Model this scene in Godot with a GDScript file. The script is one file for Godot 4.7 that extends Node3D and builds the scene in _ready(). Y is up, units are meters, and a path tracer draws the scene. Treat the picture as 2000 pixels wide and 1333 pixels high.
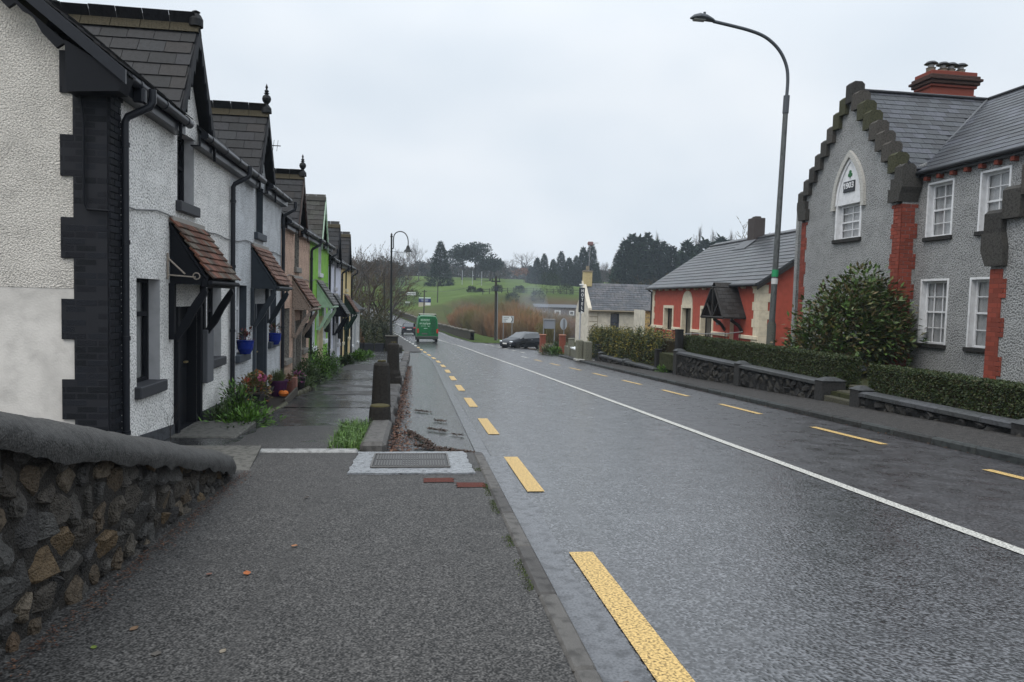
extends Node3D
# World: x right, y up, -z along the street. Heights in V() are relative to the eye of the photographer, 1.65 m above the pavement.
const EY := 1.65
var mats := {}
var texs := {}
var meshes := {}
var taken := {}

class MB:
	var v := PackedVector3Array()
	var n := PackedVector3Array()
	var c := PackedColorArray()
	var col := Color(1, 1, 1)
	var use_col := false
	func tri(a: Vector3, b: Vector3, d: Vector3):
		var nn := (b - a).cross(d - a).normalized()
		v.append(a); v.append(d); v.append(b)
		n.append(nn); n.append(nn); n.append(nn)
		if use_col:
			c.append(col); c.append(col); c.append(col)
	func trin(a: Vector3, b: Vector3, d: Vector3, na: Vector3, nb: Vector3, nd: Vector3):
		v.append(a); v.append(d); v.append(b)
		n.append(na); n.append(nd); n.append(nb)
		if use_col:
			c.append(col); c.append(col); c.append(col)
	func quad(a: Vector3, b: Vector3, d: Vector3, e: Vector3):
		tri(a, b, d); tri(a, d, e)
	func quadc(a: Vector3, b: Vector3, d: Vector3, e: Vector3, ca: Color, cb: Color, cd: Color, ce: Color):
		tri(a, b, d); tri(a, d, e)
		var k := c.size()
		c[k - 6] = ca; c[k - 5] = cd; c[k - 4] = cb; c[k - 3] = ca; c[k - 2] = ce; c[k - 1] = cd
	func box(o: Vector3, s: Vector3, bs := Basis()):
		var p := []
		for k in 8:
			p.append(o + bs * Vector3((0.5 if k & 1 else -0.5) * s.x, (0.5 if k & 2 else -0.5) * s.y, (0.5 if k & 4 else -0.5) * s.z))
		quad(p[4], p[5], p[7], p[6]); quad(p[1], p[0], p[2], p[3])
		quad(p[5], p[1], p[3], p[7]); quad(p[0], p[4], p[6], p[2])
		quad(p[6], p[7], p[3], p[2]); quad(p[0], p[1], p[5], p[4])
	func bevel(o: Vector3, s: Vector3, b: float, bs := Basis()):
		b = min(b, min(s.x, min(s.y, s.z)) * 0.45)
		var h := s * 0.5
		var i := h - Vector3(b, b, b)
		# six faces
		var ax := [Vector3.RIGHT, Vector3.UP, Vector3.BACK]
		for a in 3:
			for sg: float in [-1.0, 1.0]:
				var nn: Vector3 = ax[a] * sg
				var u: Vector3 = ax[(a + 1) % 3]
				var w: Vector3 = ax[(a + 2) % 3]
				var ce: Vector3 = nn * h[a]
				var du: Vector3 = u * i[(a + 1) % 3]
				var dw: Vector3 = w * i[(a + 2) % 3]
				if sg > 0: quad(o + bs * (ce - du - dw), o + bs * (ce + du - dw), o + bs * (ce + du + dw), o + bs * (ce - du + dw))
				else: quad(o + bs * (ce - du + dw), o + bs * (ce + du + dw), o + bs * (ce + du - dw), o + bs * (ce - du - dw))
		for a in 3:
			var u2: int = (a + 1) % 3
			var w2: int = (a + 2) % 3
			for su: float in [-1.0, 1.0]:
				for sw: float in [-1.0, 1.0]:
					var e1 := Vector3(); e1[u2] = su * h[u2]; e1[w2] = sw * i[w2]
					var e2 := Vector3(); e2[u2] = su * i[u2]; e2[w2] = sw * h[w2]
					var da := Vector3(); da[a] = i[a]
					_edge(o, bs, e1, e2, da)
		for k in 8:
			var sx := 1.0 if k & 1 else -1.0
			var sy := 1.0 if k & 2 else -1.0
			var sz := 1.0 if k & 4 else -1.0
			var pa := Vector3(sx * h.x, sy * i.y, sz * i.z)
			var pb := Vector3(sx * i.x, sy * h.y, sz * i.z)
			var pc := Vector3(sx * i.x, sy * i.y, sz * h.z)
			if sx * sy * sz > 0: tri(o + bs * pa, o + bs * pb, o + bs * pc)
			else: tri(o + bs * pa, o + bs * pc, o + bs * pb)
	func _edge(o: Vector3, bs: Basis, e1: Vector3, e2: Vector3, da: Vector3):
		var a := e1 - da
		var b := e1 + da
		var d := e2 + da
		if (b - a).cross(d - a).dot(e1 + e2) > 0: quad(o + bs * a, o + bs * b, o + bs * d, o + bs * (e2 - da))
		else: quad(o + bs * (e2 - da), o + bs * d, o + bs * b, o + bs * a)
	func tube(path: Array, radii: Array, sides := 8, caps := true):
		var rings := []
		var prev := Vector3(0.31, 0.9, 0.17)
		for k in path.size():
			var t: Vector3 = (path[min(k + 1, path.size() - 1)] - path[max(k - 1, 0)]).normalized()
			if k == 0 and abs(t.dot(prev.normalized())) > 0.95: prev = Vector3(1, 0, 0.1)
			var x := prev - t * prev.dot(t)
			x = x.normalized()
			var y := t.cross(x)
			prev = x
			var ring := []
			var r: float = radii[min(k, radii.size() - 1)]
			for s in sides:
				var a := TAU * s / sides
				ring.append([path[k] + (x * cos(a) + y * sin(a)) * r, x * cos(a) + y * sin(a)])
			rings.append(ring)
		for k in path.size() - 1:
			for s in sides:
				var s2: int = (s + 1) % sides
				var a: Array = rings[k][s]; var b: Array = rings[k][s2]; var d: Array = rings[k + 1][s2]; var e: Array = rings[k + 1][s]
				trin(a[0], b[0], d[0], a[1], b[1], d[1])
				trin(a[0], d[0], e[0], a[1], d[1], e[1])
		if caps:
			var l: int = path.size() - 1
			for s in sides:
				var s2: int = (s + 1) % sides
				tri(path[0], rings[0][s2][0], rings[0][s][0])
				tri(path[l], rings[l][s][0], rings[l][s2][0])
	func lathe(o: Vector3, prof: Array, sides := 12):  # prof: [r, y]
		var path := []
		var rad := []
		for p in prof:
			path.append(p[1]); rad.append(p[0])
		for k in prof.size() - 1:
			var dr: float = rad[k + 1] - rad[k]
			var dy: float = path[k + 1] - path[k]
			for s in sides:
				var a := TAU * s / sides
				var b := TAU * (s + 1) / sides
				var da := Vector3(cos(a), 0, -sin(a)); var db := Vector3(cos(b), 0, -sin(b))
				var na := (da * dy - Vector3(0, dr, 0)).normalized(); var nb := (db * dy - Vector3(0, dr, 0)).normalized()
				var p0: Vector3 = o + da * rad[k] + Vector3(0, path[k], 0)
				var p1: Vector3 = o + db * rad[k] + Vector3(0, path[k], 0)
				var p2: Vector3 = o + db * rad[k + 1] + Vector3(0, path[k + 1], 0)
				var p3: Vector3 = o + da * rad[k + 1] + Vector3(0, path[k + 1], 0)
				if rad[k] > 0: trin(p0, p1, p2, na, nb, nb)
				if rad[k + 1] > 0: trin(p0, p2, p3, na, nb, na)
	# polygon (points in plane) extruded by vector e
	func prism(pts: Array, e: Vector3):
		var o: Vector3 = pts[0]
		var nn := Vector3()
		for k in pts.size(): nn += (pts[k] - o).cross(pts[(k + 1) % pts.size()] - o)
		nn = nn.normalized()
		var u: Vector3 = (pts[1] - o).normalized()
		var w := nn.cross(u)
		var flat := PackedVector2Array()
		for p in pts: flat.append(Vector2((p - o).dot(u), (p - o).dot(w)))
		var idx := Geometry2D.triangulate_polygon(flat)
		var out := e.dot(nn) < 0   # the given side faces out
		for k in range(0, idx.size(), 3):
			var a: Vector3 = pts[idx[k]]; var b: Vector3 = pts[idx[k + 1]]; var d: Vector3 = pts[idx[k + 2]]
			if ((b - a).cross(d - a).dot(nn) < 0) == out:
				var t := b; b = d; d = t
			tri(a, b, d)
			if e != Vector3.ZERO: tri(a + e, d + e, b + e)
		if e != Vector3.ZERO:
			for k in pts.size():
				var a: Vector3 = pts[k]; var b: Vector3 = pts[(k + 1) % pts.size()]
				if out: quad(b, a, a + e, b + e)
				else: quad(a, b, b + e, a + e)
	func leaf(p: Vector3, dir: Vector3, up: Vector3, l: float, w: float):
		var s := dir.cross(up).normalized() * w * 0.5
		var m := p + dir * l * 0.45 + up * w * 0.12
		tri(p, m + s, p + dir * l); tri(p, p + dir * l, m - s)
	func mesh() -> ArrayMesh:
		var a := []
		a.resize(Mesh.ARRAY_MAX)
		a[Mesh.ARRAY_VERTEX] = v
		a[Mesh.ARRAY_NORMAL] = n
		if use_col: a[Mesh.ARRAY_COLOR] = c
		var m := ArrayMesh.new()
		m.add_surface_from_arrays(Mesh.PRIMITIVE_TRIANGLES, a)
		return m

func V(x: float, y: float, d: float) -> Vector3:
	return Vector3(x, y + EY, -d)
func interp(x: float, xs: Array, ys: Array) -> float:
	if x <= xs[0]: return ys[0]
	for k in xs.size() - 1:
		if x < xs[k + 1]: return lerp(float(ys[k]), float(ys[k + 1]), (x - xs[k]) / (xs[k + 1] - xs[k]))
	return ys[-1]
const GD = [-40.0, 0.0, 35.0, 45.0, 60.0, 66.0, 93.0, 110.0, 125.0, 140.0, 160.0, 180.0]
const GB = [-0.1, 1.65, 3.17, 3.55, 4.02, 4.18, 4.8, 5.0, 4.75, 4.1, 2.8, 1.6]
func gy(d: float) -> float:   # height of the road surface relative to the eye
	return -(interp(d - 4.0, GD, GB) + interp(d, GD, GB) * 2.0 + interp(d + 4.0, GD, GB)) * 0.25

func numbered(n: String) -> String:
	taken[n] = taken.get(n, -1) + 1
	return n if taken[n] == 0 else "%s_%03d" % [n, taken[n]]
func thing(called: String, label: String, category: String, at: Vector3, group = "") -> Node3D:
	var o = Node3D.new()
	o.name = numbered(called)
	add_child(o)
	o.position = at
	o.set_meta("label", label)
	o.set_meta("category", category)
	if group: o.set_meta("group", group)
	return o
func setting(called: String) -> Node3D:
	var o = Node3D.new()
	o.name = numbered(called)
	add_child(o)
	o.set_meta("kind", "structure")
	return o
# a part whose mesh is given in world places
func part(p: Node3D, called: String, m: Mesh, mt: Material) -> MeshInstance3D:
	var o = MeshInstance3D.new()
	o.mesh = m
	o.material_override = mt
	o.name = called
	p.add_child(o, true)
	o.position = -p.global_position
	return o
# a part with its own axes, placed by a world transform
func piece(p: Node3D, called: String, m: Mesh, mt: Material, x: Transform3D) -> MeshInstance3D:
	var o = MeshInstance3D.new()
	o.mesh = m
	o.material_override = mt
	o.name = called
	p.add_child(o, true)
	o.global_transform = x
	return o
func bx(p: Node3D, called: String, o: Vector3, s: Vector3, mt: Material, bev = 0.01, bs = Basis()) -> MeshInstance3D:
	var key = "%.3f %.3f %.3f %.3f" % [s.x, s.y, s.z, bev]
	if not meshes.has(key):
		var b = MB.new()
		if bev > 0: b.bevel(Vector3.ZERO, s, bev)
		else: b.box(Vector3.ZERO, s)
		meshes[key] = b.mesh()
	return piece(p, called, meshes[key], mt, Transform3D(bs, o))
func tb(p: Node3D, called: String, path: Array, radii: Array, mt: Material, sides = 8) -> MeshInstance3D:
	var b = MB.new()
	b.tube(path, radii, sides)
	return part(p, called, b.mesh(), mt)
func pr(p: Node3D, called: String, pts: Array, e: Vector3, mt: Material) -> MeshInstance3D:
	var b = MB.new()
	b.prism(pts, e)
	return part(p, called, b.mesh(), mt)

# ---------- materials
func noise_tex(key: String, type: int, freq: float, oct: int, lo: float, hi: float, size = 512, sd = 1, mid = -1.0, jitter = 1.0, cell = 0) -> NoiseTexture2D:
	if texs.has(key): return texs[key]
	var f = FastNoiseLite.new()
	f.noise_type = type
	f.frequency = freq
	f.seed = sd
	f.fractal_octaves = oct
	if oct < 2: f.fractal_type = FastNoiseLite.FRACTAL_NONE
	f.cellular_jitter = jitter
	if cell: f.cellular_return_type = cell
	var t = NoiseTexture2D.new()
	t.width = size; t.height = size
	t.seamless = true
	t.seamless_blend_skirt = 0.15
	t.noise = f
	var g = Gradient.new()
	g.offsets = PackedFloat32Array([0.0, 0.5, 1.0])
	var m = (lo + hi) * 0.5 if mid < 0 else mid
	g.colors = PackedColorArray([Color(lo, lo, lo), Color(m, m, m), Color(hi, hi, hi)])
	t.color_ramp = g
	texs[key] = t
	return t
# c: linear base colour. o: tex, ts (repeats per metre), det (coarse multiply), dts, h (height texture), hs (cm), rt (roughness texture), met
func mt(key: String, c: Color, rough = 0.8, o = {}) -> StandardMaterial3D:
	if mats.has(key): return mats[key]
	var m = StandardMaterial3D.new()
	m.albedo_color = c.linear_to_srgb()
	m.roughness = rough
	m.metallic = o.get("met", 0.0)
	m.metallic_specular = o.get("spec", 0.35)
	m.cull_mode = BaseMaterial3D.CULL_DISABLED
	if o.get("vc", false): m.vertex_color_use_as_albedo = true
	if o.has("tex") or o.has("h") or o.has("rt"):
		m.uv1_triplanar = true
		m.uv1_world_triplanar = not o.get("local", false)
		var s: float = o.get("ts", 1.0)
		m.uv1_scale = o.get("tv", Vector3(s, s, s))
		if o.has("tex"): m.albedo_texture = o.tex
		if o.has("h"):
			m.heightmap_enabled = true
			m.heightmap_texture = o.h
			m.heightmap_scale = o.get("hs", 1.0)
		if o.has("rt"):
			m.roughness_texture = o.rt
			m.roughness_texture_channel = BaseMaterial3D.TEXTURE_CHANNEL_RED
	if o.has("det"):
		m.detail_enabled = true
		m.detail_blend_mode = BaseMaterial3D.BLEND_MODE_MUL
		m.detail_albedo = o.det
		m.detail_uv_layer = BaseMaterial3D.DETAIL_UV_2
		m.uv2_triplanar = true
		m.uv2_world_triplanar = true
		var s2: float = o.get("dts", 0.2)
		m.uv2_scale = o.get("dtv", Vector3(s2, s2, s2))
	if o.has("back"):
		m.backlight_enabled = true
		m.backlight = o.back
	mats[key] = m
	return m
func tones(key: String, c: Color, rough: float, o: Dictionary, n: int, spread: float) -> Array:
	var out = []
	var r = RandomNumberGenerator.new()
	r.seed = hash(key)
	for k in n:
		var f = 1.0 + spread * (2.0 * k / max(1, n - 1) - 1.0)
		out.append(mt("%s%d" % [key, k], Color(c.r * f * r.randf_range(0.95, 1.05), c.g * f, c.b * f * r.randf_range(0.95, 1.05)), rough, o))
	return out
func glass(key: String, c: Color, a = 0.25) -> StandardMaterial3D:
	if mats.has(key): return mats[key]
	var m = StandardMaterial3D.new()
	m.transparency = BaseMaterial3D.TRANSPARENCY_ALPHA
	m.albedo_color = Color(c.linear_to_srgb(), a)
	m.roughness = 0.04
	m.metallic_specular = 0.6
	m.cull_mode = BaseMaterial3D.CULL_DISABLED
	mats[key] = m
	return m

func make_textures():
	var S = FastNoiseLite.TYPE_SIMPLEX_SMOOTH
	var C = FastNoiseLite.TYPE_CELLULAR
	noise_tex("fine", S, 0.09, 4, 0.66, 1.0, 512, 3, 0.90)
	noise_tex("grain", S, 0.20, 2, 0.25, 1.0, 512, 4, 0.80)
	noise_tex("speck", FastNoiseLite.TYPE_VALUE, 0.55, 1, 0.12, 0.95, 512, 14, 0.56)
	noise_tex("gravel", FastNoiseLite.TYPE_VALUE, 0.4, 1, 0.0, 1.0, 512, 16, 0.58)
	noise_tex("gravelh", FastNoiseLite.TYPE_VALUE, 0.4, 1, 0.0, 1.0, 512, 16)
	noise_tex("paintwear", S, 0.05, 4, 0.35, 1.0, 512, 15, 0.96)
	noise_tex("coarse", S, 0.012, 5, 0.88, 1.0, 512, 5, 0.96)
	noise_tex("blotch", S, 0.02, 4, 0.6, 1.0, 512, 6, 0.95)
	noise_tex("chips", S, 0.10, 2, 0.0, 1.0, 512, 7)
	noise_tex("chipc", S, 0.10, 2, 0.0, 1.0, 512, 7, 0.66)
	noise_tex("pebble", S, 0.11, 3, 0.0, 1.0, 512, 8)
	noise_tex("pebblec", S, 0.11, 3, 0.45, 1.0, 512, 8, 1.0)
	noise_tex("rough", S, 0.03, 5, 0.0, 1.0, 512, 9)
	noise_tex("wet", S, 0.01, 4, 0.35, 1.0, 512, 10)
	noise_tex("moss", S, 0.02, 5, 0.62, 1.0, 512, 12, 0.97)
func tx(k: String) -> Texture2D:
	return texs[k]
func scene_camera():
	var cam = Camera3D.new()
	cam.name = "camera"
	cam.fov = 2.0 * rad_to_deg(atan(666.5 / 1390.0))
	cam.rotation_order = EULER_ORDER_YXZ
	cam.position = Vector3(0, EY, 0)
	cam.rotation_degrees = Vector3(-3.272, -7.6586, 1.55)
	cam.near = 0.05
	cam.far = 2000.0
	add_child(cam)
	cam.current = true
func sky_and_light():
	var w = 512
	var h = 256
	var im = Image.create(w, h, false, Image.FORMAT_RGBF)
	var f = FastNoiseLite.new()
	f.seed = 21
	f.frequency = 1.3
	f.fractal_octaves = 5
	for y in h:
		var el = (0.5 - (y + 0.5) / h) * PI
		for x in w:
			var az = (x + 0.5) / w * TAU
			var dir = Vector3(cos(az) * cos(el), sin(el) * 2.2, sin(az) * cos(el))
			var q = f.get_noise_3dv(dir * 1.6) * 0.5 + f.get_noise_3dv(dir * 4.0 + Vector3(7, 3, 1)) * 0.22
			var up: float = clamp(sin(el), 0.0, 1.0)
			var k = 1.03 + q * 0.22 + 1.0 * smoothstep(0.25, 1.0, up)  # brighter toward the zenith, mostly out of view, to light the walls more
			var c = Color(0.655, 0.725, 0.80).lerp(Color(0.69, 0.725, 0.765), clamp(0.4 + q * 1.4 - up * 0.2, 0.0, 1.0))
			im.set_pixel(x, y, Color(c.r * k, c.g * k, c.b * k))
	var sm = PanoramaSkyMaterial.new()
	sm.panorama = ImageTexture.create_from_image(im)
	var sky = Sky.new()
	sky.sky_material = sm
	var e = Environment.new()
	e.background_mode = Environment.BG_SKY
	e.sky = sky
	e.tonemap_mode = Environment.TONE_MAPPER_LINEAR
	e.tonemap_exposure = 1.15
	e.sdfgi_enabled = true
	e.ssao_enabled = true
	e.ssil_enabled = true
	e.volumetric_fog_enabled = true
	e.volumetric_fog_density = 0.0
	e.fog_enabled = true
	e.fog_density = 0.00045
	e.fog_light_color = Color(0.80, 0.85, 0.90)
	var we = WorldEnvironment.new()
	we.name = "world_environment"
	we.environment = e
	add_child(we)
	var sun = DirectionalLight3D.new()
	sun.name = "sun"
	sun.light_energy = 0.5
	sun.light_color = Color(1.0, 0.97, 0.93)
	sun.light_angular_distance = 45.0
	sun.shadow_enabled = true
	sun.rotation_degrees = Vector3(-56, -48, 0)
	add_child(sun)

# ---------- repeated pieces
# slates on a slope: O lower corner, U along the eave, S up the slope (unit vectors); inside(u, s) says where they lie
func slates(p: Node3D, called: String, O: Vector3, U: Vector3, S: Vector3, W: float, L: float, sw: float, ex: float, ms: Array, inside: Callable, sd: int, th = 0.011, lift = 0.0):
	var N = U.cross(S).normalized()
	if N.y < 0: N = -N
	var key = "slate %.3f %.3f %.3f" % [sw, ex, th]
	if not meshes.has(key):
		var b = MB.new()
		b.box(Vector3(0, 0, 0), Vector3(sw - 0.007, ex * 1.35, th))
		meshes[key] = b.mesh()
	var r = RandomNumberGenerator.new()
	r.seed = sd
	var rows = int(ceil(L / ex))
	for i in rows:
		var off = (0.5 if i % 2 else 0.0) * sw
		var k = -1
		while true:
			var u0: float = max(0.0, k * sw + off)
			var u1: float = min(W, (k + 1) * sw + off)
			k += 1
			if u0 >= W - 0.02: break
			if u1 - u0 < 0.03: continue
			var s = (i + 0.5) * ex
			if not inside.call((u0 + u1) * 0.5, s): continue
			var tilt = 1.1 * th / ex + r.randf_range(-0.01, 0.012)
			var sdir = (S - N * tilt).normalized()
			var nn = U.cross(sdir)
			if nn.dot(N) < 0: nn = -nn
			var q = r.randf_range(-0.008, 0.008)
			var bs = Basis(U * ((u1 - u0) / sw), sdir, nn).rotated(N, q)
			var at = O + U * (u0 + u1) * 0.5 + S * (s + ex * 0.17 + r.randf_range(-0.006, 0.006)) + N * (lift + th * 1.3)
			piece(p, called, meshes[key], ms[r.randi() % ms.size()], Transform3D(bs, at))
# bricks on a face: rows(i) gives [u0, u1] of course i
func bricks(p: Node3D, O: Vector3, U: Vector3, N: Vector3, rows: int, range_of: Callable, bw: float, bh: float, ms: Array, sd: int, proud = 0.012, start = 0.0):
	var r = RandomNumberGenerator.new()
	r.seed = sd
	var key = "brick %.3f %.3f" % [bw, bh]
	if not meshes.has(key):
		var b = MB.new()
		b.bevel(Vector3.ZERO, Vector3(bw - 0.016, bh - 0.010, 0.03), 0.003)
		meshes[key] = b.mesh()
	for i in rows:
		var q: Array = range_of.call(i)
		var a: float = q[0]
		var e: float = q[1]
		var u = a - (bw * 0.5 if i % 2 else 0.0)
		while u < e - 0.01:
			var u0: float = max(u, a)
			var u1: float = min(u + bw, e)
			u += bw
			if u1 - u0 < 0.03: continue
			var bs = Basis(U * ((u1 - u0 - 0.016) / (bw - 0.016)), Vector3.UP, N)
			piece(p, "brick", meshes[key], ms[r.randi() % ms.size()], Transform3D(bs, O + U * (u0 + u1) * 0.5 + Vector3.UP * ((i + 0.5) * bh + start) + N * (proud - 0.015 + r.randf_range(-0.002, 0.002))))
# a wall front with openings [u0, v0, u1, v1]; reveals go to a second builder
func wall_open(b: MB, rv: Array, O: Vector3, U: Vector3, W: float, H: float, N: Vector3, ops: Array, depth: float):
	var us = [0.0, W]
	var vs = [0.0, H]
	for o in ops:
		us.append_array([o[0], o[2]]); vs.append_array([o[1], o[3]])
	us.sort(); vs.sort()
	var flip = U.cross(Vector3.UP).dot(N) < 0
	for i in us.size() - 1:
		for j in vs.size() - 1:
			if us[i + 1] - us[i] < 0.0005 or vs[j + 1] - vs[j] < 0.0005: continue
			var cu: float = (us[i] + us[i + 1]) * 0.5
			var cv: float = (vs[j] + vs[j + 1]) * 0.5
			var hole = false
			for o in ops:
				if cu > o[0] and cu < o[2] and cv > o[1] and cv < o[3]: hole = true
			if hole: continue
			var a = O + U * us[i] + Vector3.UP * vs[j]
			var c = O + U * us[i + 1] + Vector3.UP * vs[j]
			var d = O + U * us[i + 1] + Vector3.UP * vs[j + 1]
			var e = O + U * us[i] + Vector3.UP * vs[j + 1]
			if flip: b.quad(e, d, c, a)
			else: b.quad(a, c, d, e)
	for o in ops:
		var m = MB.new()
		rv.append(m)
		var p = [O + U * o[0] + Vector3.UP * o[1], O + U * o[2] + Vector3.UP * o[1], O + U * o[2] + Vector3.UP * o[3], O + U * o[0] + Vector3.UP * o[3]]
		for k in 4:
			var a: Vector3 = p[k]
			var c: Vector3 = p[(k + 1) % 4]
			if flip: m.quad(a, c, c - N * depth, a - N * depth)
			else: m.quad(c, a, a - N * depth, c - N * depth)
func reveal_parts(p: Node3D, rv: Array, m: Material):
	for q in rv: part(p, "reveal", q.mesh(), m)
# uneven stones filling a band of a plane: u from u0 to u1, v from lo(u) to hi(u)
func stones(p: Node3D, O: Vector3, U: Vector3, Vv: Vector3, N: Vector3, u0: float, u1: float, lo: Callable, hi: Callable, cw: float, ch: float, ms: Array, sd: int, proud = 0.05, gap = 0.012, called = "stone"):
	var r = RandomNumberGenerator.new()
	r.seed = sd
	var seeds = []
	var vmin = 1e9
	var vmax = -1e9
	for k in 21:
		var u: float = lerp(u0, u1, k / 20.0)
		vmin = min(vmin, lo.call(u)); vmax = max(vmax, hi.call(u))
	var j = 0
	var vv = vmin - ch * 0.5
	while vv < vmax + ch:
		var rh = ch * r.randf_range(0.55, 1.6)
		var u = u0 - cw + (cw * 0.5 if j % 2 else 0.0)
		while u < u1 + cw:
			var rw = cw * r.randf_range(0.5, 1.7)
			seeds.append(Vector2(u + rw * 0.5, vv + rh * 0.5 + r.randf_range(-0.25, 0.25) * ch))
			u += rw
		vv += rh
		j += 1
	for s: Vector2 in seeds:
		if s.x < u0 - cw * 0.4 or s.x > u1 + cw * 0.4: continue
		if s.y > hi.call(s.x) + ch * 0.25 or s.y < lo.call(s.x) - ch * 0.6: continue
		var poly = PackedVector2Array([s + Vector2(-cw * 1.6, -ch * 1.6), s + Vector2(cw * 1.6, -ch * 1.6), s + Vector2(cw * 1.6, ch * 1.6), s + Vector2(-cw * 1.6, ch * 1.6)])
		for t: Vector2 in seeds:
			if t == s or abs(t.x - s.x) > cw * 3.2 or abs(t.y - s.y) > ch * 3.2: continue
			poly = clip_half(poly, (s + t) * 0.5, (t - s).normalized(), gap * 0.5)
			if poly.size() < 3: break
		poly = clip_half(poly, Vector2(u0, 0), Vector2(-1, 0), 0.0)
		if poly.size() >= 3: poly = clip_half(poly, Vector2(u1, 0), Vector2(1, 0), 0.0)
		if poly.size() < 3: continue
		var hs: float = hi.call(s.x)
		var slope: float = (hi.call(s.x + 0.05) - hi.call(s.x - 0.05)) / 0.1
		poly = clip_half(poly, Vector2(s.x, hs), Vector2(-slope, 1).normalized(), 0.0)
		if poly.size() < 3: continue
		var ce = Vector2()
		for q in poly: ce += q
		ce /= poly.size()
		var rad = 0.0
		for q in poly: rad = max(rad, (q - ce).length())
		if rad < 0.03: continue
		# rough the outline, then build: skirt, shoulder, face
		var ring = []
		for k in poly.size():
			var a = poly[k]
			var b = poly[(k + 1) % poly.size()]
			ring.append(a.lerp(ce, 0.1))
			if (b - a).length() > 0.05: ring.append(a.lerp(b, r.randf_range(0.35, 0.65)).lerp(ce, r.randf_range(-0.02, 0.1)))
		var b = MB.new()
		var pd = proud * r.randf_range(0.5, 1.3)
		var tilt = Vector2(r.randf_range(-0.5, 0.5), r.randf_range(-0.4, 0.6))
		var back = []
		var sh = []
		var fa = []
		for q: Vector2 in ring:
			back.append(U * (q.x - ce.x) + Vv * (q.y - ce.y) - N * 0.06)
			var q2 = q.lerp(ce, r.randf_range(0.03, 0.12))
			sh.append(U * (q2.x - ce.x) + Vv * (q2.y - ce.y) + N * (pd * r.randf_range(0.35, 0.65) + tilt.dot(q2 - ce) * 0.5))
			var q3 = q.lerp(ce, r.randf_range(0.16, 0.42))
			fa.append(U * (q3.x - ce.x) + Vv * (q3.y - ce.y) + N * (pd * r.randf_range(0.7, 1.25) + tilt.dot(q3 - ce)))
		var top = N * pd * r.randf_range(0.75, 1.15)
		var L = ring.size()
		var ccw = U.cross(Vv).dot(N) > 0
		for k in L:
			var k2 = (k + 1) % L
			if ccw:
				b.quad(back[k], back[k2], sh[k2], sh[k]); b.quad(sh[k], sh[k2], fa[k2], fa[k]); b.tri(fa[k], fa[k2], top)
			else:
				b.quad(back[k2], back[k], sh[k], sh[k2]); b.quad(sh[k2], sh[k], fa[k], fa[k2]); b.tri(fa[k2], fa[k], top)
		piece(p, called, b.mesh(), ms[r.randi() % ms.size()], Transform3D(Basis(), O + U * ce.x + Vv * ce.y))
func clip_half(poly: PackedVector2Array, at: Vector2, nn: Vector2, inset: float) -> PackedVector2Array:
	var out = PackedVector2Array()
	for k in poly.size():
		var a = poly[k]
		var b = poly[(k + 1) % poly.size()]
		var da = (a - at).dot(nn) + inset
		var db = (b - at).dot(nn) + inset
		if da <= 0: out.append(a)
		if (da < 0 and db > 0) or (da > 0 and db < 0): out.append(a.lerp(b, da / (da - db)))
	return out

# ---------- ground and road
func smooth_at(d: float, xs: Array, ys: Array) -> float:
	var s = 0.0
	for k in 5: s += interp(d + (k - 2) * 3.0, xs, ys)
	return s / 5.0
func xl(d: float) -> float:
	return smooth_at(d, [-50.0, 35.0, 55.5, 62.0, 68.0, 74.0, 84.0, 96.0, 120.0, 140.0, 165.0], [1.26, 1.24, 0.19, -0.14, -0.59, -1.13, -1.81, -2.81, -5.6, -9.0, -16.0])
func xc(d: float) -> float:
	return smooth_at(d, [-50.0, 35.0, 57.0, 67.0, 71.0, 95.0, 123.0, 127.0, 145.0, 165.0], [4.75, 4.72, 3.97, 3.26, 2.75, 0.5, -2.6, -3.3, -8.0, -14.5])
func xr(d: float) -> float:
	return smooth_at(d, [-50.0, 28.6, 50.7, 62.5, 76.0, 92.0, 106.0, 132.0, 139.0, 155.0, 170.0], [7.42, 7.2, 6.28, 5.68, 4.7, 3.76, 3.26, -1.68, -3.06, -7.0, -11.5])
func kr(d: float) -> float:   # face of the right kerb
	return smooth_at(d, [-50.0, 8.3, 23.0, 37.0, 60.0], [7.97, 8.0, 8.4, 8.86, 9.6])
func strip(d0: float, d1: float, step: float, fa: Callable, fb: Callable, off: float, nx = 4, wob = 0.0) -> ArrayMesh:
	var b = MB.new()
	var f = FastNoiseLite.new()
	f.seed = 5
	f.frequency = 0.35
	var n = int(ceil((d1 - d0) / step))
	var rows = []
	for i in n + 1:
		var d: float = lerp(d0, d1, float(i) / n)
		var a: float = fa.call(d)
		var e: float = fb.call(d)
		var row = []
		for j in nx + 1:
			var x: float = lerp(a, e, float(j) / nx)
			row.append(V(x, gy(d) + off + f.get_noise_2d(x, d) * wob, d))
		rows.append(row)
	var nr = []
	for i in n + 1:
		var q = []
		for j in nx + 1:
			q.append((rows[i][min(j + 1, nx)] - rows[i][max(j - 1, 0)]).cross(rows[min(i + 1, n)][j] - rows[max(i - 1, 0)][j]).normalized())
		nr.append(q)
	for i in n:
		for j in nx:
			b.trin(rows[i][j], rows[i][j + 1], rows[i + 1][j + 1], nr[i][j], nr[i][j + 1], nr[i + 1][j + 1])
			b.trin(rows[i][j], rows[i + 1][j + 1], rows[i + 1][j], nr[i][j], nr[i + 1][j + 1], nr[i + 1][j])
	return b.mesh()
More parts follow.
